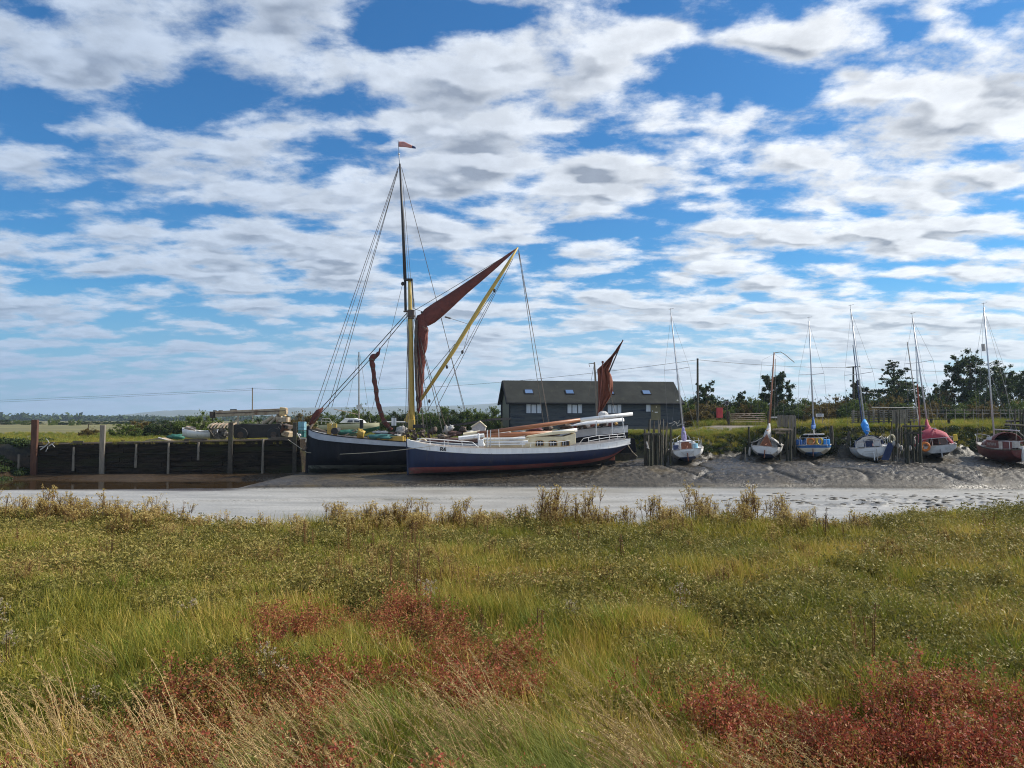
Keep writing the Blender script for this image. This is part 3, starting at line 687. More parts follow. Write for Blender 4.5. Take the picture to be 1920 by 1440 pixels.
    for i in range(4):      # long green blades swept by the wind
        m = MB()
        for k in range(170):
            x, y = rdisk(.17); d = WIND * random.uniform(.35, 1.1) + Vector((random.gauss(0, .18), random.gauss(0, .18), 0))
            blade(m, (x, y, -.02), d, random.uniform(.22, .50), random.uniform(.0035, .006), random.uniform(.15, .45), 0, 4, .25)
        reg('long', i, m, ['lush_grass'])
    for i in range(2):      # pale seed fluff on dark stalks
        m = MB()
        for k in range(5):
            x, y = rdisk(.08); h = random.uniform(.2, .36); m.tube([(x, y, -.02), (x - .02, y, h)], .003, 4, 1)
            for b in range(5):
                e = Vector((x - .02 + random.gauss(0, .03), y + random.gauss(0, .03), h + random.uniform(-.05, .03)))
                for j in range(12): flake(m, e + Vector((random.gauss(0, .007), random.gauss(0, .007), random.gauss(0, .007))), random.uniform(.006, .010), 0, 1.2)
        reg('fluff', i, m, ['seed_fluff', 'aster'])
    return S
leafmat('seed_fluff', [(0.22, 0.17, 0.11), (0.34, 0.28, 0.20), (0.5, 0.44, 0.36)], .3)
SRCS = make_sources()
def scatter(name, kinds, pts, label, cat):
    """pts: (x, y, z, yaw, scale, variant, tint); one object whose geometry nodes instance the clumps"""
    c = bpy.data.collections.new(name + '_clumps'); n = 0
    for o in sorted((o for k in kinds for o in SRCS[k]), key=lambda o: o.name):
        cp = bpy.data.objects.new('clump_%s_%02d' % (name, n), o.data); c.objects.link(cp); n += 1
    p = np.array(pts, float)
    me = bpy.data.meshes.new(name); me.vertices.add(len(p)); me.vertices.foreach_set('co', p[:, :3].astype(np.float32).ravel()); me.update()
    o = bpy.data.objects.new(name, me); ROOT.objects.link(o); tag(o, label, cat, kind='stuff')
    def at(nm, ty, v, f='value'):
        a = me.attributes.new(nm, ty, 'POINT'); a.data.foreach_set(f, v)
    rot = np.zeros((len(p), 3), np.float32); rot[:, 2] = p[:, 3]; at('rot', 'FLOAT_VECTOR', rot.ravel(), 'vector')
    at('scl', 'FLOAT', p[:, 4].astype(np.float32)); at('idx', 'INT', (p[:, 5].astype(np.int32) % n)); at('tint', 'FLOAT', p[:, 6].astype(np.float32))
    g = bpy.data.node_groups.new(name, 'GeometryNodeTree'); g.interface.new_socket('Geometry', in_out='INPUT', socket_type='NodeSocketGeometry'); g.interface.new_socket('Geometry', in_out='OUTPUT', socket_type='NodeSocketGeometry')
    N = g.nodes; L = g.links; gi = N.new('NodeGroupInput'); go = N.new('NodeGroupOutput')
    ci = N.new('GeometryNodeCollectionInfo'); ci.inputs[0].default_value = c; ci.inputs[1].default_value = True; ci.inputs[2].default_value = True
    ip = N.new('GeometryNodeInstanceOnPoints'); ip.inputs['Pick Instance'].default_value = True
    def na(nm, ty):
        q = N.new('GeometryNodeInputNamedAttribute'); q.data_type = ty; q.inputs[0].default_value = nm; return q.outputs[0]
    L.new(gi.outputs[0], ip.inputs['Points']); L.new(ci.outputs[0], ip.inputs['Instance']); L.new(na('idx', 'INT'), ip.inputs['Instance Index'])
    L.new(na('rot', 'FLOAT_VECTOR'), ip.inputs['Rotation']); L.new(na('scl', 'FLOAT'), ip.inputs['Scale']); L.new(ip.outputs[0], go.inputs[0])
    md = o.modifiers.new('scatter', 'NODES'); md.node_group = g
    return o

def marsh():
    R = random.Random(12); out = {k: [] for k in ('turf', 'tuss', 'purs', 'samp', 'aster', 'dock', 'straw', 'long', 'fluff')}
    def nz(x, y, s, o): return float(vn(np.array(x * s + o), np.array(y * s + o * 1.7)))
    N = 16500
    ys = 2.4 + (14.6 - 2.4) * np.random.RandomState(4).rand(N)**0.80
    for i in range(N):
        y = float(ys[i]); hw = .71 * y + 2.6; x = R.uniform(-hw, hw)
        if y > float(edge_near(np.array(x))) + .25: continue
        z = float(height(x, y)); px = 960 + x / y * F; py = 787 + (EYE - .1) / y * F
        n1 = nz(x, y, .75, 3); n2 = nz(x, y, 1.6, 31); n3 = nz(x, y, .35, 57)
        lod = (1 + max(0, (y - 5)) * .05) * (.62 + .75 * nz(x, y, 4.3, 91))
        yaw = R.gauss(0, .7)
        # seablite reddens the low wet part close by, patchily
        red = (py - 1248) / 260 + (n1 - .5) * 1.0 + (n2 - .5) * 1.1
        if px < 420: red -= .38 + (n1 - .5)
        if 660 < px < 1350 and py > 1330: red -= .8
        if 1000 < px < 1800 and py < 1330: red -= .35
        if 470 < px < 900 and 1130 < py < 1360: red += .56
        if 900 < px < 1250 and 1180 < py < 1340: red += .25
        if px > 1300 and py > 1290: red += .35
        tint = (n1 - .5) * .5 + .08 + R.gauss(0, .07)
        q = R.random()
        if red > .18 and q < min(.85, .25 + red * .9):
            out['samp'].append((x, y, z, R.uniform(0, 6.28), R.uniform(.75, 1.35) * lod, R.randrange(99), (n2 - .5) * .8 + .2 + R.gauss(0, .12)))
            if R.random() < .7: out['purs' if R.random() < .5 else 'turf'].append((x + R.gauss(0, .08), y, z, yaw, R.uniform(.7, 1.2), R.randrange(99), tint))
            continue
        mix = n2 + (n3 - .5) * .9 + (.18 if px < 800 else 0)
        if mix > .45: out['purs'].append((x, y, z, R.uniform(0, 6.28), R.uniform(.8, 1.35) * lod * (.75 if y < 4.6 else 1), R.randrange(99), tint))
        else: out['turf'].append((x, y, z, yaw, R.uniform(.8, 1.3) * lod, R.randrange(99), tint))
        if R.random() < .34 + .25 * (n3 > .55): out['tuss'].append((x + .05, y, z, yaw, R.uniform(.55, 1.05) * (1 + .02 * y), R.randrange(99), tint - .08))
        if R.random() < .004: out['dock'].append((x, y, z, yaw, R.uniform(.7, 1.2), R.randrange(99), R.uniform(-.1, .5)))
        if y > 7.5 and R.random() < .02: out['aster'].append((x, y, z, yaw, R.uniform(.35, .6), R.randrange(99), R.uniform(-.2, .3)))
        if y < 7 and R.random() < .004: out['fluff'].append((x, y, z, yaw, R.uniform(.8, 1.2), R.randrange(99), R.uniform(0, .3)))
    # wind-blown couch grass close to the camera
    for i in range(960):
        y = R.uniform(2.2, 4.3); x = R.uniform(-.75 * y - 1.4, .75 * y + 1.4); px = 960 + x / y * F; py = 787 + EYE / y * F
        lim = interp([(-200, 1260), (60, 1290), (300, 1330), (450, 1420), (560, 1350), (760, 1300), (1000, 1290), (1180, 1340), (1400, 1450), (1600, 1500), (2200, 1560)], px) + 60
        if py < lim + R.gauss(0, 25): continue
        out['long'].append((x, y, float(height(x, y)), R.gauss(0, .3), R.uniform(.6, .95) * (.75 if px < 420 else 1), R.randrange(99), R.gauss(0.05, .1) + (.35 if px < 500 else 0)))
        if R.random() < .24: out['straw'].append((x + .1, y, float(height(x, y)), R.gauss(0, .25), R.uniform(.6, 1.1), R.randrange(99), R.gauss(.1, .1)))
    for i in range(42):
        y = R.uniform(2.7, 5.6); x = R.uniform(-.7 * y, .7 * y); out['straw'].append((x, y, float(height(x, y)), R.gauss(0, .4), R.uniform(.45, .8), R.randrange(99), R.gauss(.1, .1)))
    # rough grass hanging over the edge on the right
    for i in range(900):
        x = R.uniform(3.6, 11.5); y = float(edge_near(np.array(x))) - R.random()**1.6 * 2.3
        out['tuss'].append((x, y, float(height(x, y)), R.gauss(0, .7), R.uniform(.5, .95), R.randrange(99), R.gauss(.05, .12) + .2 * (R.random() < .3)))
    for i in range(500):
        x = R.uniform(-11, 4); y = float(edge_near(np.array(x))) - R.random()**1.5 * 1.2 + .2
        out['tuss'].append((x, y, float(height(x, y)), R.gauss(0, .7), R.uniform(.5, 1.0), R.randrange(99), R.gauss(.25, .15)))
    # scattered aster stalks along the edge, thick in places
    for (a, b, n, s) in ((-8.6, -5.0, 46, .75), (-5.6, -3.9, 22, .6), (-3.9, -1.2, 44, .62), (-2.9, -1.2, 22, .72), (-1.4, 0, 22, .72), (0.0, 1.4, 22, .72), (2.1, 5.2, 44, .68), (-10.5, -8.6, 10, .45), (5.2, 8, 9, .38)):
        for i in range(n):
            x = R.uniform(a, b); y = float(edge_near(np.array(x))) - R.random()**1.5 * 1.1
            out['aster'].append((x, y, float(height(x, y)) - .03, R.uniform(0, 6), s * R.uniform(.6, 1.15), R.randrange(99), R.uniform(.0, .4)))
    for i in range(26):
        px = R.gauss(930, 70); y = R.uniform(7.2, 11); x = (px * .55 - 960 + 250 + R.uniform(-60, 60)) / F * y
        out['dock'].append((x, y, float(height(x, y)), R.uniform(0, 6), R.uniform(.7, 1.2), R.randrange(99), R.uniform(.1, .6)))
    scatter('marsh_grass', ['turf'], out['turf'], 'fine yellow-green grass covering the near salt marsh', 'grass')
    scatter('marsh_tussocks', ['tuss'], out['tuss'], 'taller grass tufts standing among the fine marsh grass and along its edge', 'grass')
    scatter('sea_purslane', ['purs'], out['purs'], 'low olive cushions of small fleshy leaves over the near marsh', 'ground cover')
    scatter('red_samphire', ['samp'], out['samp'], 'patches of crimson and pink samphire close to the camera', 'ground cover')
    scatter('sea_aster', ['aster'], out['aster'], 'thin brown stalks with straw seed heads scattered along the marsh edge', 'wild plants')
    scatter('dock_stalks', ['dock'], out['dock'], 'upright rust red seed stalks dotted over the near marsh', 'wild plants')
    scatter('couch_grass', ['straw'], out['straw'], 'tall straw-coloured grass stems bent over by the wind in front', 'grass')
    scatter('long_grass', ['long'], out['long'], 'long bright green grass swept to one side at the very front', 'grass')
    scatter('seed_fluff', ['fluff'], out['fluff'], 'small pale fluffy seed heads dotted in the red and green marsh', 'wild plants')
    # the stands big enough to point at
    stands = [(118, 12.2, 1.1, 9, 'broad golden brown stand of seeding sea aster at the far left of the marsh edge'),
        (215, 12.1, .9, 6, 'low tan stand of seeding sea aster right of the broad golden one'),
        (670, 11.6, .95, 6, 'tan stand of seeding aster on the marsh edge below the bow of the blue hull'),
        (815, 11.5, 1.05, 6, 'pale-headed aster stand on the marsh edge under the lettered bow'),
        (1045, 11.7, 1.15, 7, 'yellow-topped aster stand on the marsh edge below the cream wheelhouse'),
        (1215, 11.7, 1.0, 4, 'narrow aster stand just right of the gap in the marsh edge'),
        (1320, 12.2, 1.15, 6, 'dark-stemmed aster stand on the marsh edge below the posts by the white yacht'),
        (1400, 12.3, 1.2, 7, 'tallest pale aster stand of the marsh edge, below the brown mast')]
    for si, (px, y, s, n, lb) in enumerate(stands):
        x0 = XP(px, y); e = thing('aster_stand', lb, 'wild plant', (x0, y, float(height(x0, y))), 'stands of seeding aster on the marsh edge')
        for k in range(n):
            dx = R.gauss(0, .45); dy = R.uniform(-.3, .25); s_ = s * R.uniform(.6, .95)
            o = bpy.data.objects.new('stalks', SRCS['aster'][k % 6].data); ROOT.objects.link(o); o.parent = e
            zz = float(height(x0 + dx, min(y + dy, float(edge_near(np.array(x0 + dx))) + .2)))
            o.location = (dx, dy, zz - e.location.z); o.scale = (s_, s_, s_); o.rotation_euler.z = R.uniform(0, 6)
    # grass over the creek
    far = []; bank = []
    for i in range(9000):
        y = 60.5 + 46 * R.random()**1.6; x = R.uniform(-.70 * y, .70 * y)
        if -2 < x < 19 and y > 82: continue
        if x < -13 and y < 60: continue
        if 19.5 < x < 30.5 and 66.5 < y < 81.5: continue
        z = float(height(x, y)); 
        if z < float(land(np.array(x), np.array(y))) - .12: continue
        n = nz(x, y, .12, 7); far.append((x, y, z, R.gauss(0, .8), R.uniform(.8, 1.5) * (1 + 1.3 * (x > 20 and y > 70)), R.randrange(99), (n - .5) * .6 - .12 + R.gauss(0, .1)))
    for i in range(700):
        x = R.uniform(6, 44); y = float(toe(np.array(x))) + R.uniform(.9, 3.6)
        if height(x, y) > land(np.array(x), np.array(y)) - .05: continue
        bank.append((x, y, float(height(x, y)) - .06, R.uniform(0, 6), R.uniform(.7, 1.7), R.randrange(99), R.gauss(-.25, .12)))
    for i in range(260):
        x = R.uniform(-50, -36.8); y = R.uniform(52, 62); bank.append((x, y, float(height(x, y)), R.uniform(0, 6), R.uniform(1.4, 2.8), R.randrange(99), R.gauss(-.05, .15)))
    for i in range(5200):
        x = R.uniform(6, 46); y = float(toe(np.array(x))) + R.uniform(.8, 4.2); z = float(height(x, y)); l = float(land(np.array(x), np.array(y)))
        if z < l - 1.5 + R.random() * 1.5: continue
        far.append((x, y, z - .03, R.uniform(0, 6), R.uniform(.8, 1.6), R.randrange(99), R.gauss(-.12, .15)))
    for i in range(420):
        x = R.uniform(-36, -16.5); y = float(quay_line(x)) + R.uniform(.0, .5); far.append((x, y, float(height(x, y + .4)), R.uniform(0, 6), R.uniform(.5, 1.5), R.randrange(99), R.gauss(0, .2)))
    scatter('far_grass', ['turf', 'tuss'], far, 'rough grass on the land across the creek', 'grass')
    scatter('bank_scrub', ['scrub'], bank, 'dark low scrub clothing the mud bank behind the yachts', 'ground cover')
marsh()

# ------------------------------------------------------------------ paints and timbers
mat('old_timber', (0.030, 0.024, 0.017), (0.075, 0.062, 0.045), .85, 5, .6, 25, c3=(0.05, 0.06, 0.02), s3=.8, t3=(.5, .65))
mat('grey_timber', (0.13, 0.11, 0.085), (0.25, 0.22, 0.175), .85, 4, .5, 30, stretch=(3, 3, .4))
mat('rust_timber', (0.045, 0.016, 0.009), (0.11, 0.042, 0.020), .85, 4, .5, 30, stretch=(3, 3, .4))
mat('quay_board', (0.010, 0.007, 0.005), (0.062, 0.044, 0.029), .95, 2.5, .8, 18, stretch=(.4, 1, 3), c3=(0.030, 0.030, 0.011), s3=.45, t3=(.5, .62), spec=.2, lo=.42, hi=.72)
mat('quay_cap', (0.06, 0.045, 0.03), (0.14, 0.11, 0.08), .85, 3, .5, 20, stretch=(.5, 2, 2))
mat('black_tar', (0.005, 0.005, 0.008), (0.010, 0.010, 0.014), .6, 2, .25, 12, spec=.2, stretch=(1.6, 1.6, .4), c3=(0.026, 0.022, 0.020), s3=.9, t3=(.58, .72))
mat('barge_grey', (0.36, 0.38, 0.41), (0.46, 0.48, 0.51), .6, 2, .2, 20, c3=(0.10, 0.09, 0.08), s3=1.3, t3=(.62, .68))
mat('barge_foul', (0.12, 0.115, 0.085), (0.22, 0.21, 0.165), .8, 1.5, .5, 12, c3=(0.03, 0.035, 0.02), s3=.8, t3=(.5, .6), stretch=(.5, 1, 2))
mat('navy_paint', (0.004, 0.010, 0.042), (0.006, 0.015, 0.060), .45, 1.2, .06, 6, c3=(0.035, 0.032, 0.045), s3=1.8, t3=(.56, .72), stretch=(2.2, 2.2, .35))
mat('white_paint', (0.70, 0.70, 0.70), (0.80, 0.80, 0.785), .45, 2, .06, 10, c3=(0.40, 0.33, 0.25), s3=1.5, t3=(.57, .74), stretch=(2.5, 2.5, .4))
mat('cream_paint', (0.66, 0.57, 0.38), (0.76, 0.67, 0.46), .5, 2, .06, 10, c3=(0.42, 0.34, 0.22), s3=1.6, t3=(.64, .76))
mat('boot_red', (0.16, 0.035, 0.032), (0.27, 0.075, 0.065), .7, 1.6, .3, 14, c3=(0.11, 0.075, 0.05), s3=1.1, t3=(.52, .66), stretch=(.6, 1, 2))
mat('rudder_red', (0.26, 0.055, 0.030), (0.36, 0.10, 0.055), .7, 3, .3)
mat('bottom_black', (0.012, 0.011, 0.010), (0.03, 0.025, 0.02), .8, 3, .4)
mat('spar_yellow', (0.38, 0.25, 0.045), (0.48, 0.34, 0.075), .5, 5, .1, 20, stretch=(3, 3, .5), c3=(0.30, 0.20, 0.06), s3=1.2, t3=(.62, .75))
mat('spar_brown', (0.20, 0.070, 0.028), (0.32, 0.125, 0.055), .45, 3, .1, 20, stretch=(.5, 3, 3))
mat('spar_black', (0.012, 0.011, 0.012), (0.025, 0.022, 0.022), .5, 5)
mat('sail_tan', (0.095, 0.022, 0.016), (0.15, 0.036, 0.024), .85, 1.2, .5, 9, c3=(0.065, 0.018, 0.014), s3=2.2, t3=(.45, .7))
mat('sail_rust', (0.14, 0.035, 0.016), (0.20, 0.055, 0.024), .85, 1.6, .4, 9, c3=(0.12, 0.035, 0.018), s3=2.2, t3=(.45, .7))
mat('rope', (0.05, 0.045, 0.04), (0.10, 0.09, 0.075), .9, 20)
mat('rope_pale', (0.35, 0.30, 0.22), (0.45, 0.40, 0.30), .9, 20)
mat('steel_wire', (0.10, 0.10, 0.11), (0.16, 0.16, 0.17), .5, 20, metal=.3)
mat('alloy', (0.42, 0.43, 0.45), (0.55, 0.56, 0.58), .4, 8, .05, metal=.5)
mat('iron', (0.04, 0.035, 0.032), (0.10, 0.06, 0.04), .7, 6, .3)
mat('black_iron', (0.010, 0.010, 0.011), (0.022, 0.020, 0.020), .6, 6, .2)
mat('canvas_grey', (0.30, 0.28, 0.26), (0.46, 0.44, 0.41), .9, 3, .5, 10)
mat('canvas_white', (0.42, 0.41, 0.40), (0.58, 0.57, 0.55), .85, 3, .4, 10)
mat('tarp_green', (0.010, 0.075, 0.055), (0.025, 0.14, 0.10), .6, 3, .5, 8)
mat('tarp_teal', (0.02, 0.10, 0.10), (0.05, 0.19, 0.18), .6, 3, .5, 8)
mat('cover_blue', (0.008, 0.060, 0.21), (0.015, 0.105, 0.34), .7, 3, .5, 8)
mat('cover_bright_blue', (0.015, 0.20, 0.60), (0.04, 0.32, 0.78), .6, 4, .5, 8)
mat('cover_navy', (0.012, 0.025, 0.085), (0.025, 0.045, 0.13), .7, 3, .3)
mat('cover_red', (0.26, 0.022, 0.045), (0.36, 0.045, 0.07), .75, 3, .5, 7)
mat('cover_lilac', (0.26, 0.22, 0.42), (0.40, 0.35, 0.56), .8, 5, .4)
mat('glass_dark', (0.015, 0.017, 0.022), (0.03, 0.032, 0.04), .12, 1, spec=.8)
mat('varnish', (0.16, 0.050, 0.022), (0.26, 0.09, 0.04), .4, 5, .1, stretch=(1, 1, 4))
mat('maroon', (0.085, 0.012, 0.014), (0.14, 0.028, 0.026), .5, 2, .1, c3=(0.14, 0.10, 0.08), s3=1.5, t3=(.55, .72))
mat('orange', (0.62, 0.16, 0.02), (0.72, 0.24, 0.04), .6, 4)
mat('yellow_plastic', (0.65, 0.42, 0.03), (0.75, 0.52, 0.06), .55, 4)
mat('gold_wood', (0.45, 0.26, 0.07), (0.55, 0.34, 0.11), .5, 4)
mat('dead_plank', (0.24, 0.17, 0.12), (0.40, 0.31, 0.23), .85, 4, .4)
mat('brown_cloth', (0.10, 0.05, 0.04), (0.20, 0.12, 0.10), .9, 3, .5)
mat('sky_blue', (0.20, 0.42, 0.55), (0.28, 0.50, 0.62), .5, 3)
mat('red_letter', (0.42, 0.02, 0.02), (0.5, 0.03, 0.03), .5)

mat('weed', (0.014, 0.018, 0.006), (0.045, 0.042, 0.016), .9, 6, .6)
def poly(m, pts, depth=0.02, mi=0):
    """a flat outline (world points in one plane) given real thickness away from the camera"""
    n = len(pts); b = [Vector(p) + Vector((0, depth, 0)) for p in pts]
    m.add(list(pts) + b, [tuple(range(n)), tuple(range(2 * n - 1, n - 1, -1))] + [(i, (i + 1) % n, n + (i + 1) % n, n + i) for i in range(n)], mi)

# ------------------------------------------------------------------ timber quay
def quay():
    xl, xr = XP(58, 58.4), -16.25
    e = thing('timber_quay', 'long dark tarred plank quay wall left of the black barge', 'quay', ((xl + xr) / 2, 58.8, -2.4))
    D = lambda x: float(quay_line(x)); top = lambda x: lerp(-0.16, 0.22, (x - xl) / (xr - xl)); m = MB(); r = random.Random(2); n = 8
    for k in range(n):
        x = xl
        while x < xr - .1:
            w = min(r.uniform(3, 5.5), xr - x); xm = x + w / 2; z0 = -2.95; h = (top(xm) - z0) / n
            m.box((xm, D(xm) + r.uniform(-.03, .05), z0 + h * (k + .5) + r.uniform(-.02, .02)), (w - .03, .09, h - r.uniform(.02, .06)), rz=math.atan(.8 / 22), ry=-.010 + r.uniform(-.006, .006))
            x += w
    m.build('planking', MATS['quay_board'], e)
    m = MB()
    m.tube([(xl, D(xl) - .02, top(xl) + .03), (xr, D(xr) - .02, top(xr) + .03)], .10, 4); m.build('capping_beam', MATS['quay_cap'], e)
    m = MB(); x = xl
    while x < xr - .5:
        w = r.uniform(.8, 2.6); h = r.choice((0, .05, .10, .16)); m.box((x + w / 2, D(x) + r.uniform(-.03, .06), top(x) + h / 2 + .04), (min(w, xr - x) - .05, .10, .10 + h), rz=math.atan(.8 / 22), ry=r.uniform(-.02, .02)); x += w + r.choice((0, 0, .3, .7))
    m.build('broken_top_board', MATS['quay_cap'], e)
    m = MB(); m.tube([(xl, D(xl) - .17, -1.0), (xr, D(xr) - .17, -.62)], .055, 4); m.build('waling', MATS['quay_board'], e)
    m = MB(); m.box((xr + .02, 61, -1.2), (.1, 4.2, 2.9)); m.build('return_wall', MATS['quay_board'], e)
    for px, t, b in ((35, 852, 885), (138, 838, 878), (255, 833, 872), (316, 830, 892), (372, 829, 858), (493, 823, 886)):
        dd = D(XP(px, 58.6)) - .16; a = P(px, t, dd); m = MB(); m.tube([(a.x, dd, ZP(b, dd) - .2), (a.x + .02, dd, a.z)], [.10, .085], 7); m.build('pile', MATS['grey_timber'], e)
    for px, t, w, mt, lb in ((66, 787, .20, 'rust_timber', 'tall rust brown square mooring post at the left end of the quay'), (193, 797, .17, 'grey_timber', 'pale grey weathered mooring post standing at the quay second from its left end'),
                             (433, 792, .17, 'old_timber', 'dark mooring post standing in front of the mobile crane'), (553, 792, .15, 'old_timber', 'dark mooring post at the quay end next to the barge bow')):
        dd = D(XP(px, 58.6)) - .28; a = P(px, t, dd); m = MB(); m.box((a.x, dd, (a.z - 2.5) / 2), (w * 2, w * 2, a.z + 2.5), rz=.25)
        o = m.build('mooring_post', MATS[mt], None, bevel=.02); o.location = (a.x, dd, -2.5)
        for v in o.data.vertices: v.co -= Vector((a.x, dd, -2.5))
        tag(o, lb, 'post', 'mooring posts along the quay')
    # bleached driftwood, left of the quay
    m = MB(); c = P(85, 838, 58)
    for a, b, q in (((76, 843), (92, 830), .05), ((92, 830), (86, 822), .03), ((86, 846), (90, 836), .04), ((92, 836), (102, 829), .04), ((102, 838), (96, 832), .03), ((74, 838), (84, 836), .03)):
        m.tube([P(*a, 58.1), P((a[0] + b[0]) / 2 + 1, (a[1] + b[1]) / 2, 58), P(*b, 58)], [q, q * .8, q * .4], 6)
    tag(m.build('driftwood', MATS['canvas_white'], thing('bleached_branch', 'white bleached branch lying on the quay edge beside the rust brown post', 'driftwood', c)), None)
quay()

# ------------------------------------------------------------------ hulls
def hull_band(name, mt, par, A, B, hb, zk, zs, lo, hi, p=2.2, n=44, k=7, off=0.0, stern=True, smooth=True):
    """a band of hull skin between two height lines; stations run bow (s=0) to stern (s=1)"""
    A = Vector((A[0], A[1], 0)); B = Vector((B[0], B[1], 0)); ax = (B - A).normalized(); nr = Vector((ax.y, -ax.x, 0)); m = MB()
    def pt(s, f, side):
        zl, zh = lo(s), hi(s); z = zl + (zh - zl) * f; t = min(1, max(0, (z - zk(s)) / max(.01, zs(s) - zk(s))))
        g = (1 - (1 - t)**p)**.75; c = A.lerp(B, s) + nr * side * (hb(s) * g + off); return Vector((c.x, c.y, z))
    ss_ = [(i / n) for i in range(n + 1)]
    for side in (1, -1): m.grid([[pt(s, j / k, side) for j in range(k + 1)] for s in ss_])
    if stern: m.grid([[pt(1, j / k, q / 4 * 2 - 1) for j in range(k + 1)] for q in range(5)])
    return m.build(name, MATS[mt], par, smooth=smooth)
def deck(name, mt, par, A, B, hb, z, n=40, inset=.05):
    A = Vector((A[0], A[1], 0)); B = Vector((B[0], B[1], 0)); ax = (B - A).normalized(); nr = Vector((ax.y, -ax.x, 0)); m = MB()
    m.grid([[(A.lerp(B, i / n) + nr * q * max(.02, hb(i / n) - inset)).xy[:] + (z(i / n),) for q in (1, .5, 0, -.5, -1)] for i in range(n + 1)])
    return m.build(name, MATS[mt], par)
def rail_cap(name, mt, par, A, B, hb, z, w=.10, h=.06, n=44):
    A = Vector((A[0], A[1], 0)); B = Vector((B[0], B[1], 0)); ax = (B - A).normalized(); nr = Vector((ax.y, -ax.x, 0)); m = MB()
    for side in (1, -1):
        rows = []
        for i in range(n + 1):
            s = i / n; c = A.lerp(B, s); q = hb(s)
            rows.append([Vector((*(c + nr * side * (q + o)).xy, z(s) + v)) for o, v in ((w * .4, 0), (w * .4, h), (-w * .6, h), (-w * .6, 0))])
        m.grid(rows, closed=True)
    return m.build(name, MATS[mt], par)
def line_part(name, a, b, D, r, mt, par, Db=None, sag=0.0, n=1):
    Db = D if Db is None else Db; p, q = P(*a, D), P(*b, Db); m = MB()
    pts = [p.lerp(q, i / n) - Vector((0, 0, sag * 4 * (i / n) * (1 - i / n))) for i in range(n + 1)]
    m.tube(pts, r, 4); return m.build(name, MATS[mt], par)

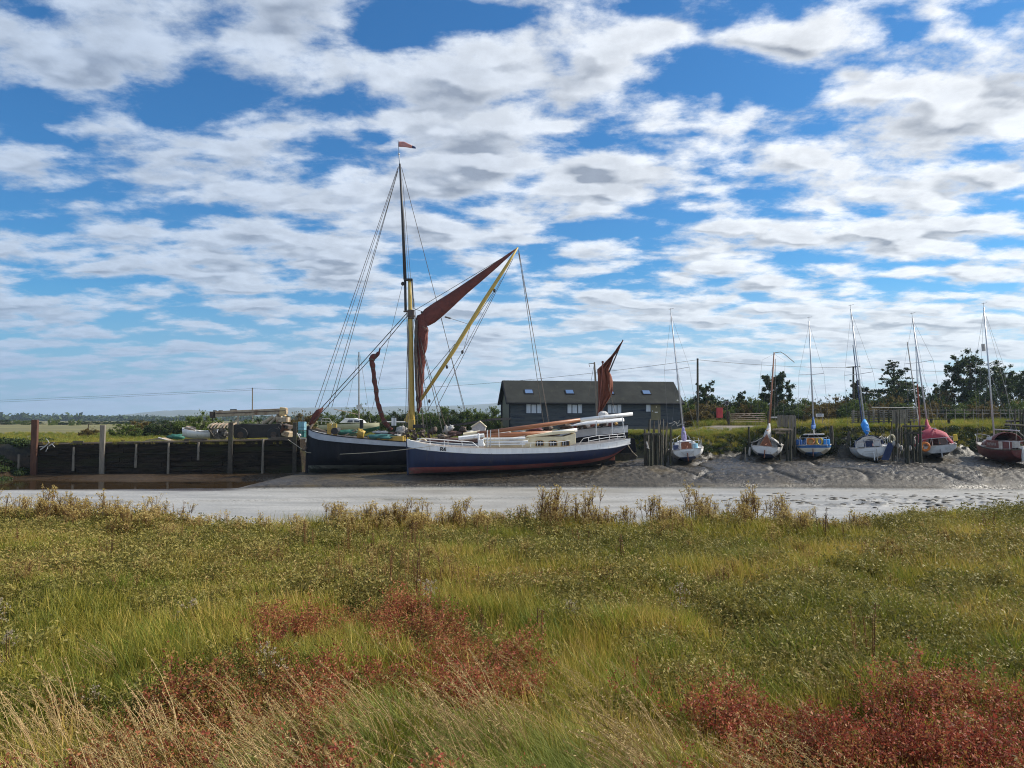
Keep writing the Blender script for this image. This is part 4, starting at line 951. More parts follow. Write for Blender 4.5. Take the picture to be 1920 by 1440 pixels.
# ------------------------------------------------------------------ the black sailing barge
BG_A = (XP(578, 57.6), 57.6); BG_B = (XP(1168, 58.8), 58.8)
def barge():
    x0, x1 = 578, 1168; S = lambda px: (px - x0) / (x1 - x0)
    e = thing('sailing_barge', 'large black-hulled sailing barge with tan sails brailed up, lying behind the blue boat', 'barge', ((BG_A[0] + BG_B[0]) / 2, 58.2, -2.2))
    hb = lambda s: 2.75 * (1 - (1 - min(1, s / .20))**2.3)**.62 * (1 - .32 * max(0, (s - .80) / .20)**2)
    Dn = lambda s: lerp(57.6, 58.8, s) - hb(s)
    def curve(tab): return lambda s: ZP(sm(tab, x0 + s * (x1 - x0)), Dn(s))
    zs = curve([(578, 805), (600, 811), (640, 818), (700, 824), (765, 829), (860, 831), (950, 828), (1040, 812), (1079, 805), (1125, 801), (1168, 797)])
    zb = curve([(578, 816), (600, 824), (640, 829), (700, 834), (765, 838), (860, 842), (950, 842), (1040, 829), (1079, 820), (1168, 811)])
    zw = curve([(578, 873), (765, 872), (1000, 862), (1110, 858), (1168, 852)])
    zk = curve([(578, 889), (765, 886), (950, 878), (1080, 870), (1130, 866), (1168, 840)])
    args = (BG_A, BG_B, hb, zk, zs)
    hull_band('hull', 'black_tar', e, *args, zw, zb, p=6)
    hull_band('bulwark', 'barge_grey', e, *args, zb, zs, p=6, off=.012)
    hull_band('bottom', 'barge_foul', e, *args, zk, zw, p=6, off=.004)
    rail_cap('rail', 'black_tar', e, BG_A, BG_B, hb, zs)
    rail_cap('rubbing_strake', 'black_tar', e, BG_A, BG_B, lambda s: hb(s) + .03, lambda s: zb(s) - .04, .10, .07)
    deck('deck', 'dead_plank', e, BG_A, BG_B, hb, lambda s: zs(s) - .50)
    m = MB(); a = BG_A[0]; m.box((a - .02, 57.6, (ZP(799, 57.6) + ZP(889, 57.6)) / 2), (.22, .2, ZP(799, 57.6) - ZP(889, 57.6)), ry=.02); m.build('stem_post', MATS['black_tar'], e, bevel=.03)
    m = MB(); m.tube([P(575, 838, 57.2), P(572, 845, 57.1), P(566, 843, 57.1)], .07, 6); m.build('anchor_fluke', MATS['iron'], e)
    m = MB(); poly(m, [P(1163, 818, 58.6), P(1190, 822, 58.6), P(1194, 848, 58.6), P(1163, 850, 58.6)], .16); m.build('rudder', MATS['black_tar'], e, bevel=.02)
    m = MB(); poly(m, [P(1152, 851, 58.55), P(1193, 849, 58.55), P(1193, 861, 58.55), P(1150, 868, 58.55)], .22); m.build('rudder_heel', MATS['old_timber'], e, bevel=.02)
    D = 58.0
    # windlass bitts
    m = MB()
    for px in (617.5, 628): a = P(px, 795, D); m.box((a.x, D, a.z - .55), (.30, .22, 1.15))
    a = P(623, 804, D); m.box((a.x, D, a.z), (.55, .3, .22)); m.build('windlass', MATS['spar_yellow'], e, bevel=.015)
    m = MB(); a = P(633, 808, D); m.tube([a + Vector((-.1, -.6, 0)), a + Vector((-.1, .6, 0))], .26, 12); m.build('windlass_barrel', MATS['black_iron'], e)
    # hatch coaming
    m = MB(); a = P(692, 822, 57); b = P(757, 822, 57); m.box(((a.x + b.x) / 2, 58, a.z - .02), (b.x - a.x, 3.0, .40)); m.build('hatch_coaming', MATS['spar_yellow'], e, bevel=.02)
    m = MB(); a = P(790, 826, 57); b = P(1010, 818, 57); m.box(((a.x + b.x) / 2, 58.2, a.z - .1), (b.x - a.x, 3.0, .5)); m.build('main_hatch', MATS['brown_cloth'], e, bevel=.03)
    # masts: lower mast in its case, topmast doubled on the left of it
    m = MB(); m.box(P(772, 796, D), (.46, .46, .75)); m.build('mast_case', MATS['spar_yellow'], e, bevel=.02)
    m = MB(); m.tube([P(773, 806, D), P(772.5, 770, D), P(770.5, 640, D), P(769, 560, D), P(768, 524, D)], [.215, .205, .185, .15, .125], 12); m.build('mast', MATS['spar_yellow'], e, smooth=True)
    m = MB(); poly(m, [P(767, 768, D - .2), P(760, 783, D - .2), P(757, 788, D - .2), P(763, 792, D - .2), P(770, 793, D - .2)], .35); m.build('mast_bracket', MATS['spar_yellow'], e)
    m = MB(); m.tube([P(760.5, 582, D), P(759.5, 524, D)], .10, 8); m.tube([P(759.5, 524, D), P(754.5, 400, D), P(749.6, 307, D)], [.13, .105, .07], 10); m.build('topmast', MATS['spar_black'], e, smooth=True)
    m = MB(); m.tube([P(749.5, 307, D), P(748.3, 290, D)], .05, 8); m.ball(P(748.2, 289, D), .09); m.build('topmast_pole', MATS['alloy'], e)
    m = MB(); m.box(P(766, 524.5, D), (.62, .40, .14)); m.tube([P(772.5, 524, D), P(774.5, 560, D), P(775, 577, D)], .05, 6); m.build('mast_cap', MATS['black_iron'], e)
    m = MB(); m.box(P(770.5, 588, D), (.50, .42, .55)); m.box(P(763, 584, D), (.5, .3, .10)); m.box(P(771, 597, D), (.42, .46, .10)); m.build('hounds', MATS['iron'], e, bevel=.02)
    m = MB(); m.ball(P(755, 532, D), (.13, .1, .16)); m.build('block', MATS['black_iron'], e)
    # sprit
    m = MB(); m.tube([P(789, 750, D - .3), P(850, 658, D - .2), P(905, 568, D), P(950, 498, D), P(971, 464, D)], [.12, .155, .15, .12, .06], 10); m.build('sprit', MATS['spar_yellow'], e, smooth=True)
    for px, py in ((927, 545), (867, 660), (805, 752), (838, 688)):
        m = MB(); m.ball(P(px, py, D - .1), (.10, .10, .15)); m.build('block', MATS['black_iron'], e)
    # mainsail: head brailed along the sprit, the rest bundled down the mast
    m = MB(); pl = [(971, 464, .5), (955, 477, 2.6), (930, 497, 5.0), (900, 520, 7.5), (870, 543, 9.5), (845, 563, 12), (822, 580, 14.5), (806, 592, 15.5), (796, 600, 13.5), (787, 604, 7)]
    m.tube([P(a, b, D + .1) for a, b, c in pl], [c / F * D for a, b, c in pl], 18, flat=.42, fold=.07, seed=1); m.build('mainsail_head', MATS['sail_tan'], e, smooth=True)
    m = MB(); pl = [(787, 590, 5), (790, 606, 10), (791, 622, 10.8), (790, 650, 9.3), (789, 680, 7.6), (787.5, 705, 7.2), (786.5, 730, 6.4), (786, 750, 5.4), (785, 765, 3.8), (784, 775, 1.2)]
    P2 = []; R2 = []
    for i in range(37):
        u = i / 36 * (len(pl) - 1); j = min(int(u), len(pl) - 2); f = u - j; a, b = pl[j], pl[j + 1]
        P2.append(P(lerp(a[0], b[0], f) + .7 * math.sin(i * 1.3), lerp(a[1], b[1], f), D)); R2.append((lerp(a[2], b[2], f) + .5 * math.sin(i * 2.1)) / F * D)
    m.tube(P2, R2, 20, flat=.6, fold=.16, seed=2); m.build('mainsail', MATS['sail_tan'], e, smooth=True)
    m = MB(); m.tube([P(781, 600, D - .3), P(779, 660, D - .25), P(781, 720, D - .25), P(784, 766, D - .3)], [.10, .13, .11, .07], 8, fold=.15); m.tube([P(792, 612, D - .55), P(800, 617, D - .5), P(803, 622, D - .3)], .03, 5); m.build('brailing_line', MATS['rope_pale'] if False else MATS['iron'], e)
    # furled foresail hanging from the forestay
    pl = [(713, 652, .8), (711, 660, 2.2), (706, 667, 3.6), (699, 669, 6.0), (697, 675, 4.8), (699, 688, 4.0), (701, 700, 3.9), (702, 715, 4.1), (705, 730, 3.7), (706.5, 745, 4.1), (709, 757, 3.6), (713, 770, 4.2), (717, 783, 3.8), (722, 793, 4.2), (729, 800, 3.2), (735, 806, 3.0)]
    P2 = []; R2 = []
    for i in range(61):
        u = i / 60 * (len(pl) - 1); j = min(int(u), len(pl) - 2); f = u - j; a, b = pl[j], pl[j + 1]
        P2.append(P(lerp(a[0], b[0], f), lerp(a[1], b[1], f), D - .5)); R2.append((lerp(a[2], b[2], f) + .45 * math.sin(i * 1.4)) / F * D)
    m = MB(); m.tube(P2, R2, 12, fold=.13, seed=3); m.build('foresail', MATS['sail_tan'], e, smooth=True)
    for i in range(9, 60, 6):
        d = (P2[i] - P2[i - 1]).normalized() * .05; m = MB(); m.tube([P2[i] - d, P2[i] + d], R2[i] * 1.12, 10); m.build('lashing', MATS['iron'], e)
    m = MB(); pl = [(581, 797, 2), (586, 790, 4.8), (592, 780, 5.8), (598, 772, 5.0), (606, 765, 1.5)]
    m.tube([P(a, b, D) for a, b, c in pl], [c / F * D for a, b, c in pl], 9, fold=.2, seed=4); m.build('furled_staysail', MATS['sail_tan'], e, smooth=True)
    m = MB(); m.tube([P(580, 806, D), P(589, 790, D), P(606, 764, D)], [.09, .08, .05], 7); m.build('bowsprit', MATS['dead_plank'], e)
    # mizzen
    m = MB(); m.tube([P(1120, 786, 58.6), P(1118, 740, 58.6), P(1114.5, 679, 58.6)], [.095, .09, .06], 8); m.tube([P(1115, 681, 58.6), P(1104, 682, 58.6), P(1106, 688, 58.6)], .03, 5); m.build('mizzen_mast', MATS['grey_timber'], e)
    m = MB(); m.tube([P(1142, 698, 58.5), P(1168, 637, 58.5)], [.06, .035], 7); m.build('mizzen_sprit', MATS['spar_black'], e)
    Lf = [(638, 1168), (650, 1159), (668, 1146), (682, 1132), (693, 1120), (720, 1122), (750, 1122.5), (776, 1122.5)]; Rt = [(638, 1168.6), (655, 1160), (672, 1149), (694, 1141), (705, 1146), (716, 1149), (733, 1149), (746, 1143), (760, 1134), (776, 1124.5)]
    rows = []
    for i in range(36):
        y = lerp(638, 776, i / 35); a, b = interp(Lf, y), interp(Rt, y)
        rows.append([P(lerp(a, b, k / 12), y, 58.6 + .16 * math.sin(k * 1.35 + i * .22) + .1 * math.sin(k * 2.6)) for k in range(13)])
    m = MB(); m.grid(rows); m.build('mizzen_sail', MATS['sail_rust'], e, smooth=True, solid=.05)
    m = MB(); m.tube([P(1130, 679, 58.2), P(1127, 720, 58.2), P(1121, 780, 58.2)], [.035, .045, .05], 6); m.ball(P(1130, 679, 58.2), .1); m.build('mizzen_brail_pole', MATS['sail_tan'], e)
    # ironwork at the foot of the mast
    m = MB(); m.box(P(786, 799.5, 57.6), (.92, .2, .28)); m.build('mast_winch', MATS['black_iron'], e, bevel=.02)
    # wires and ropes, each its own part
    w = .021
    for i, (nm, a, b, dz, r) in enumerate([('topmast_stay', (747, 312), (591, 764), 0, w), ('topmast_stay', (746, 321), (615, 764), 0, w), ('topmast_stay', (746, 321), (622, 764), -1, w), ('topmast_stay', (747.5, 314), (597, 768), .3, w * .8),
            ('backstay', (753, 314), (872, 768), 0, w), ('topmast_halyard', (755, 335), (770, 522), 0, w * .7), ('topmast_halyard', (752, 330), (766, 522), .3, w * .7), ('signal_halyard', (754, 536), (697, 770), -.3, w * .7),
            ('forestay', (763, 587), (603, 765), -.4, .032), ('forestay', (764, 592), (714, 652), -.4, .03), ('forestay', (699, 668), (588, 790), -.4, .028),
            ('shroud', (765, 590), (760, 812), -2.2, .02), ('shroud', (766, 592), (765, 812), -2.2, .028), ('shroud', (762, 560), (768, 812), 2.0, .022), ('shroud', (777, 590), (833, 822), -2.3, .024), ('shroud', (778, 600), (838, 810), 2.0, .024), ('shroud', (776, 592), (812, 822), -2.3, .02),
            ('shroud', (776, 610), (797, 824), -2.3, .018), ('halyard', (783, 640), (793, 800), -1, .016), ('halyard', (775, 600), (783, 795), -.6, .018), ('halyard', (776, 560), (803, 820), -1.4, .016),
            ('peak_line', (776, 583), (968, 468), .1, .02), ('peak_line', (774, 578), (800, 587), -.2, .02), ('vang', (972, 468), (1021, 806), 1.8, .02), ('vang', (973, 470), (1031, 806), -1.8, .02), ('vang', (972, 475), (1028, 780), 1.2, .015),
            ('vang_fall', (962, 485), (818, 766), -1.5, .02), ('vang_fall', (940, 524), (867, 660), -.8, .016), ('vang_fall', (867, 660), (800, 772), -1.2, .02), ('vang_fall', (927, 545), (885, 607), -.3, .02), ('vang_fall', (885, 600), (868, 660), -.3, .016),
            ('brail', (853, 645), (796, 714), -.5, .022), ('brail', (834, 594), (845, 597), 0, .06), ('brail', (845, 597), (882, 609), 0, .014), ('topping_lift', (820, 566), (870, 768), -.8, .016),
            ('mizzen_stay', (1114, 684), (1103, 742), -.5, .014), ('mizzen_sheet', (1140, 720), (1160, 800), 0, .016)]):
        line_part(nm, a, b, D + .2, r, 'rope' if i % 3 else 'iron', e, Db=D + .2 + dz)
    line_part('tackle_block', (789, 585), (797, 588), D, .05, 'black_iron', e)
    # the pennant at the masthead
    m = MB(); m.tube([P(748.4, 291, D), P(746.4, 263, D)], .02, 5); m.build('pennant_staff', MATS['steel_wire'], e)
    rows = []
    for i in range(15):
        t = i / 14; x = lerp(747.5, 779.5, t); up = interp([(0, 265.3), (.33, 265.5), (.6, 270), (1, 275.5)], t); dn = interp([(0, 275.2), (.4, 276), (.7, 277.6), (1, 278.6)], t)
        rows.append([P(x, lerp(up, dn, k / 3), D + .10 * math.sin(t * 8 + k * .5)) for k in range(4)])
    m = MB(); m.grid(rows[:12]); m.build('pennant', mat('pennant_red', (0.42, 0.17, 0.15), (0.52, 0.24, 0.20), .8), e, smooth=True, solid=.02)
    m = MB(); m.grid(rows[11:]); m.build('pennant_tip', MATS['cover_navy'], e, smooth=True, solid=.02)
    return e
barge()

# ------------------------------------------------------------------ the blue and white vessel
def blue_boat():
    x0, x1 = 765, 1172; DA, DB = 52.0, 53.4
    A = (XP(765, DA), DA); B = (XP(x1, DB), DB)
    e = thing('motor_vessel', 'long blue and white vessel with red bottom and the letters R4 on its bow', 'boat', ((A[0] + B[0]) / 2, 52.7, -1.9))
    hb = lambda s: 2.05 * (1 - (1 - min(1, s / .30))**2.2)**.70 * (1 - .30 * max(0, (s - .72) / .28)**2.2)
    Dn = lambda s: lerp(DA, DB, s) - hb(s)
    def curve(tab): return lambda s: ZP(sm(tab, x0 + s * (x1 - x0)), Dn(s))
    zs = curve([(765, 825), (780, 829), (800, 833.5), (830, 838), (860, 840), (920, 842), (980, 841), (1040, 839), (1100, 833.5), (1140, 829), (1172, 823)])
    zb = curve([(765, 838), (800, 844), (860, 849), (920, 851), (980, 850), (1040, 848), (1100, 843), (1140, 839), (1172, 832)])
    zr = curve([(765, 877), (900, 874.5), (980, 871), (1060, 866), (1100, 861), (1140, 852), (1172, 835)])
    zq = curve([(765, 889), (860, 886), (980, 880), (1060, 873), (1100, 868), (1135, 859), (1160, 846), (1172, 838)])
    zk = lambda s: zq(s) - (.35 if s < .9 else .35 * (1 - s) / .1)
    a = (A, B, hb, zk, zs)
    hull_band('hull', 'navy_paint', e, *a, zr, zb, p=3.4); hull_band('topsides', 'white_paint', e, *a, zb, zs, p=3.4, off=.015)
    hull_band('boot_stripe', 'boot_red', e, *a, zq, zr, p=3.4, off=.003); hull_band('bottom', 'bottom_black', e, *a, zk, zq, p=3.4)
    rail_cap('toe_rail', 'white_paint', e, A, B, hb, zs, .08, .03)
    rail_cap('rubbing_strake', 'white_paint', e, A, B, lambda s: hb(s) + .03, lambda s: zb(s) - .01, .08, .05)
    deck('deck', 'dead_plank', e, A, B, hb, lambda s: zs(s) - .30)
    m = MB(); m.box((A[0] - .01, DA, (ZP(823, DA) + ZP(890, DA)) / 2), (.14, .14, ZP(823, DA) - ZP(890, DA)), ry=-.03); m.build('stem', MATS['navy_paint'], e, bevel=.02)
    m = MB(); poly(m, [P(762.5, 823, DA - .1), P(768, 824, DA - .1), P(768, 838, DA - .1), P(764, 838, DA - .1)], .22); m.build('stem_head', MATS['white_paint'], e)
    m = MB(); poly(m, [P(1136, 851, DB), P(1152, 850, DB), P(1153, 863, DB), P(1134, 864, DB)], .12); m.build('rudder', MATS['rudder_red'], e, bevel=.02)
    m = MB(); poly(m, [P(1128, 863, DB), P(1154, 863, DB), P(1154, 878, DB), P(1126, 878, DB)], .14); m.build('skeg', MATS['bottom_black'], e)
    # the letters on the bow
    def on_side(px, py):     # the point of the near topside under a pixel
        s = (px - x0) / (x1 - x0); return P(px, py, Dn(s) - .035)
    def stroke(m, a, b, w=1.5):
        p, q = on_side(*a), on_side(*b); d = (q - p).normalized(); n = d.cross(Vector((0, 1, 0))) * w / F * 51 / 2
        p -= d * .01; q += d * .01
        m.add([p + n, q + n, q - n, p - n, p + n + Vector((0, .05, 0)), q + n + Vector((0, .05, 0)), q - n + Vector((0, .05, 0)), p - n + Vector((0, .05, 0))], [(0, 1, 2, 3), (4, 7, 6, 5), (0, 4, 5, 1), (1, 5, 6, 2), (2, 6, 7, 3), (3, 7, 4, 0)])
    m = MB()
    for a_, b_ in (((825.8, 839), (825.8, 845.4)), ((825.8, 839), (829.4, 839.3)), ((829.4, 839.3), (830, 841)), ((830, 841), (828.8, 842.3)), ((825.8, 842.3), (828.8, 842.3)), ((828, 842.3), (830.4, 845.8))): stroke(m, a_, b_)
    for a_, b_ in (((834.6, 839.4), (831.4, 843.8)), ((831.4, 843.8), (835.9, 844.1)), ((834.6, 839.4), (834.6, 846))): stroke(m, a_, b_)
    m.build('registration_letters', MATS['spar_black'], e)
    # bow and stern rails
    def rails(nm, top, mid, posts):
        m = MB(); m.tube([P(x, y, d) for x, y, d in top], .019, 5)
        if mid: m.tube([P(x, y, d) for x, y, d in mid], .02, 5)
        for a_, b_, d in posts: m.tube([P(*a_, d), P(*b_, d)], .017, 5)
        m.build(nm, MATS['white_paint'], e)
    rails('bow_rail', [(779, 830, 51), (783, 822, 51), (800, 823, 50.4), (830, 825, 50.2), (860, 827.5, 50.1), (886, 829, 50.1), (894, 837, 50.1)], [(782, 826, 51), (830, 830, 50.2), (890, 834, 50.1)], [((806, 824), (807, 834), 50.3), ((833, 826), (833, 837), 50.2), ((866, 828), (867, 838), 50.1), ((886, 829), (898, 839), 50.1)])
    rails('bow_rail', [(783, 822, 53), (830, 824, 54), (880, 828, 54)], None, [((806, 823), (806, 832), 53.6), ((840, 825), (840, 834), 54)])
    rails('stern_rail', [(1086, 832, 51.6), (1094, 822, 51.6), (1120, 817, 52), (1150, 815, 52.4), (1171, 813, 53), (1173, 821, 53)], [(1104, 827, 51.7), (1140, 820, 52.2), (1171, 818, 53)], [((1103, 820), (1104, 832), 51.7), ((1123, 817), (1124, 829), 52), ((1143, 816), (1143, 826), 52.3), ((1158, 815), (1158, 824), 52.7), ((1170, 813), (1170, 822), 53)])
    rails('side_rail', [(975, 831, 50), (1040, 830, 50), (1068, 826, 50.3)], None, [((980, 829), (980, 838), 50), ((995, 830), (995, 838), 50), ((914, 806), (915, 838), 50.6), ((935, 805), (936, 838), 50.6)])
    # hoop on the foredeck
    m = MB(); c = P(792, 828, 51.3); m.tube([c + Vector((math.cos(t) * .24, .1, math.sin(t) * .2)) for t in [k * PI / 7 for k in range(8)]], .05, 6); m.build('cable_hoop', MATS['cream_paint'], e)
    m = MB(); c = P(902, 830, 50.9); m.box(c, (.34, .4, .42)); m.build('locker', MATS['white_paint'], e, bevel=.02)
    m = MB(); a_ = P(897, 815, 51); m.tube([P(898, 838, 51), P(897, 812, 51)], .06, 6); m.tube([P(903, 824, 50.8), P(908, 836, 50.8)], .07, 6); m.build('samson_post', MATS['white_paint'], e)
    # low cabin, white planks along the side deck
    m = MB(); a_ = P(908, 826, 51.4); b_ = P(992, 826, 51.4); m.box(((a_.x + b_.x) / 2, 52.4, (ZP(822, 51.4) + ZP(838, 51.4)) / 2), (b_.x - a_.x, 2.0, ZP(822, 51.4) - ZP(840, 51.4))); m.build('trunk_cabin', MATS['cream_paint'], e, bevel=.04)
    m = MB()
    for y, r, xa, xb in ((823, .07, 906, 985), (829, .08, 910, 990), (834, .06, 905, 985)): m.tube([P(xa, y, 51.1), P(xb, y - 1, 51.1)], r, 6)
    m.build('stowed_spar', MATS['white_paint'], e)
    # wheelhouse with round-topped windows
    D1 = 51.5; zt = ZP(818.5, D1); zbm = ZP(838, D1) - .1; xa, xb = XP(990, D1), XP(1064, D1)
    m = MB(); m.box(((xa + xb) / 2, D1 + 1.15, (zt + zbm) / 2), (xb - xa, 2.3, zt - zbm)); h = m.build('wheelhouse', MATS['cream_paint'], e, bevel=.02)
    m = MB(); q = [P(986, 820.5, D1 - .12), P(1079, 811, D1 - .12), P(1079, 807.5, D1 - .12), P(1040, 809, D1 - .12), P(988, 817.5, D1 - .12)]; poly(m, q, 2.5); m.build('wheelhouse_roof', MATS['cream_paint'], e, bevel=.02)
    m = MB(); poly(m, [P(1058, 818, D1 - .03), P(1079, 812, D1 - .03), P(1080, 832, D1 - .03), P(1058, 838, D1 - .03)], 2.3); m.build('deckhouse_side', MATS['cream_paint'], e, bevel=.02)
    for px in (1012, 1037, 1060):
        m = MB(); w_ = 8.3; pts = [P(px - w_, 836.5, D1 - .05), P(px + w_, 836, D1 - .05)] + [P(px + w_ * math.cos(t), 828.5 - 3.2 * math.sin(t), D1 - .05) for t in [k * PI / 8 for k in range(9)]]
        poly(m, pts, .07); f = m.build('window', MATS['gold_wood'], e)
        m = MB(); w_ = 6.9; pts = [P(px - w_, 835.6, D1 - .07), P(px + w_, 835.2, D1 - .07)] + [P(px + w_ * math.cos(t), 828.7 - 2.3 * math.sin(t), D1 - .07) for t in [k * PI / 8 for k in range(9)]]
        poly(m, pts, .04); m.build('pane', MATS['glass_dark'], f)
        m = MB(); m.tube([P(px - 4, 836, D1 - .09), P(px - 4, 827, D1 - .09)], .02, 4); m.tube([P(px + 1, 836, D1 - .09), P(px + 1, 827, D1 - .09)], .014, 4); m.build('glazing_bar', MATS['white_paint'], f)
    # masts lowered along the boat
    m = MB(); m.tube([P(895, 812.5, 52.6), P(990, 801, 52.6), P(1090, 787, 52.7)], [.13, .15, .13], 10); t = m.build('lowered_mast', MATS['spar_brown'], e, smooth=True)
    m = MB(); m.tube([P(1088, 787.5, 52.7), P(1186, 776, 52.8)], [.14, .12], 10); m.build('mast_head', MATS['white_paint'], t, smooth=True)
    m = MB(); m.tube([P(905, 819, 52.3), P(960, 816, 52.3), P(1042, 811, 52.4)], [.19, .20, .15], 10); t = m.build('lowered_boom', MATS['spar_brown'], e, smooth=True)
    m = MB(); m.tube([P(1036, 811.5, 52.2), P(1082, 806, 52.3)], [.13, .12], 8); m.build('boom_end', MATS['white_paint'], t, smooth=True)
    m = MB(); m.tube([P(980, 821.5, 51.9), P(1050, 814, 52)], .07, 6); m.build('stowed_oar', MATS['spar_brown'], e)
    m = MB(); m.tube([P(955, 824, 51.3), P(985, 819.5, 51.4)], .10, 8); m.build('rolled_awning', MATS['canvas_grey'], e)
    m = MB(); m.tube([P(860, 822.5, 51.8), P(908, 817, 51.8)], .16, 6); m.build('fish_box_rail', MATS['white_paint'], e)
    m = MB(); m.tube([P(869, 815.5, 52.8), P(900, 811, 52.8)], .15, 6); m.build('folded_plank', MATS['cream_paint'], e)
    for px, y0, y1 in ((914, 806, 838), (920, 806, 838)):
        m = MB(); m.tube([P(px - 1, y1, 51), P(px, y0, 51)], .035, 5); m.build('stanchion', MATS['alloy'], e)
    m = MB(); m.tube([P(1166, 777, 53), P(1170, 812, 53)], .035, 5); m.build('stanchion', MATS['alloy'], e)
    # stern gallows under the masts
    m = MB(); m.tube([P(1148, 815, 53), P(1148, 790, 53)], .04, 5); m.tube([P(1118, 818, 53), P(1118, 790, 53)], .04, 5); m.build('gallows', MATS['alloy'], e)
    m = MB(); m.ball(P(1131, 778, 54), (.38, .3, .28)); m.build('spinner', MATS['canvas_white'], e)
    return e
blue_boat()

# ------------------------------------------------------------------ loose things lying about on the decks
def lump(name, label, cat, px, py, D, w, h, mt, seed=0, jag=.5):
    c = P(px, py, D); m = MB(); m.ball(c, (w / F * D / 2, w / F * D / 2.4, h / F * D / 2), 14, 8, jag=jag, seed=seed)
    e = thing(name, label, cat, (c.x, c.y, c.z - h / F * D / 2)); o = m.build('folds', MATS[mt], e, smooth=True); return e
def plank(name, label, cat, a, b, D, r, mt):
    p, q = P(*a, D), P(*b, D); m = MB(); c = (p + q) / 2; d = q - p
    m.box(c, (d.length, r * 3, r * 2), ry=-math.atan2(d.z, d.x)); o = m.build(name, MATS[mt], None, bevel=.01)
    o.location = c
    for v in o.data.vertices: v.co -= c
    return tag(o, label, cat)
def clutter():
    D = 57.6
    lump('tarpaulin', 'teal green tarpaulin spread over the yellow hatch on the black barge', 'tarpaulin', 716, 819, 57, 56, 10, 'tarp_teal', 1, .6)
    lump('tarpaulin', 'dark green tarpaulin bundle behind the yellow windlass on the barge bow', 'tarpaulin', 655, 811, 58.5, 50, 11, 'tarp_green', 2)
    lump('canvas_heap', 'grey canvas heap beside the two-panel white sign on the barge', 'canvas', 753, 808, D, 22, 17, 'canvas_grey', 3, .9)
    lump('canvas_heap', 'flat pale canvas heap just above the teal tarpaulin', 'canvas', 715, 811, D, 28, 6, 'canvas_white', 4, .9)
    lump('fabric_heap', 'brown crumpled cloth heap at the foot of the furled red foresail', 'cloth', 738, 814, D, 24, 8, 'brown_cloth', 5, .9)
    lump('sack', 'yellowish sack between the green tarpaulin and the furled foresail', 'sack', 676, 813, D, 15, 16, 'spar_yellow', 6, .8)
    lump('canvas_heap', 'small grey canvas heap near the bow half of the barge hatch', 'canvas', 745, 818, 57.2, 20, 8, 'canvas_grey', 15, .9)
    plank('plank', 'bleached plank propped across the barge bow behind the windlass', 'plank', (645, 817), (668, 806), D, .04, 'dead_plank')
    plank('plank', 'brown plank lying flat on the barge foredeck left of the windlass', 'plank', (592, 803), (612, 809), 57.8, .04, 'dead_plank')
    m = MB(); c = P(783, 816, 57.6); r = random.Random(3)
    for i in range(24): 
        q = c + Vector((r.uniform(-.8, .9), r.uniform(-.5, .5), r.uniform(-.42, .42))); m.ball(q, (r.uniform(.06, .2), .15, r.uniform(.06, .16)), 7, 4, jag=.8, seed=i)
    for i in range(9):
        x = r.uniform(-.8, .9); m.tube([c + Vector((x, -.3, -.5)), c + Vector((x + r.uniform(-.1, .1), -.3, r.uniform(.1, .5)))], .035, 5)
    e = thing('rigging_gear', 'dark tangle of blocks and belaying pins at the foot of the yellow mast', 'rigging', c); m.build('tackle', MATS['iron'], e, smooth=True)
    m = MB(); c = P(860, 812, 58)
    items = ['canvas_grey', 'old_timber', 'canvas_white', 'iron', 'brown_cloth', 'dead_plank']
    # row of stuff along the barge's waist, seen over the blue boat
    spec = [(812, 808, 14, 12, 'iron', 'black iron winch with round ends, first of the gear right of the yellow mast'), (838, 806, 13, 14, 'canvas_grey', 'upright grey bundle right of the iron winch on the barge'),
        (852, 813, 24, 9, 'brown_cloth', 'low brown cloth bundle in the middle of the barge deck'), (868, 806, 14, 12, 'iron', 'dark coil of chain left of the small white deck house'),
        (880, 812, 22, 8, 'canvas_white', 'pale folded sheet in front of the white deck house'), (832, 818, 30, 7, 'dead_plank', 'pile of weathered boards seen just above the bow rail of the blue boat'),
        (945, 812, 40, 5, 'canvas_white', 'long white folded cloth under the lowered brown mast'), (1003, 806, 30, 8, 'maroon', 'dark red heap of netting under the lowered brown mast'), (975, 810, 26, 6, 'canvas_grey', 'grey cloth roll left of the dark red netting'),
        (1028, 802, 16, 10, 'iron', 'black pump housing right of the dark red netting'), (1062, 799, 26, 9, 'iron', 'dark deck gear beneath the pale end of the lowered mast'), (846, 802, 10, 9, 'canvas_white', 'small white box-like bundle by the barge shrouds')]
    for i, (px, py, w, h, mt, lb) in enumerate(spec): lump('deck_gear', lb, 'deck gear', px, py, 57.2, w, h, mt, i + 20, 1.0)
    # little white deck house
    e = thing('deck_house', 'small white pitched-roof deck house on the barge, left of the lowered brown masts', 'deck house', P(898, 809, 58.4)); Dd = 58.2
    m = MB(); poly(m, [P(884, 809, Dd), P(909, 809, Dd), P(911, 800, Dd), P(900, 791, Dd), P(885, 800, Dd)], 1.3); m.build('wall', MATS['canvas_white'], e)
    m = MB(); m.tube([P(883, 801, Dd - .05), P(900, 790, Dd - .05), P(912, 801, Dd - .05)], .06, 5); m.build('roof_edge', MATS['cream_paint'], e)
    # dinghy on the stern
    e = thing('dinghy', 'upturned white dinghy lying on the stern deck under the pale spar', 'dinghy', P(1120, 806, 55.4)); m = MB(); rows = []
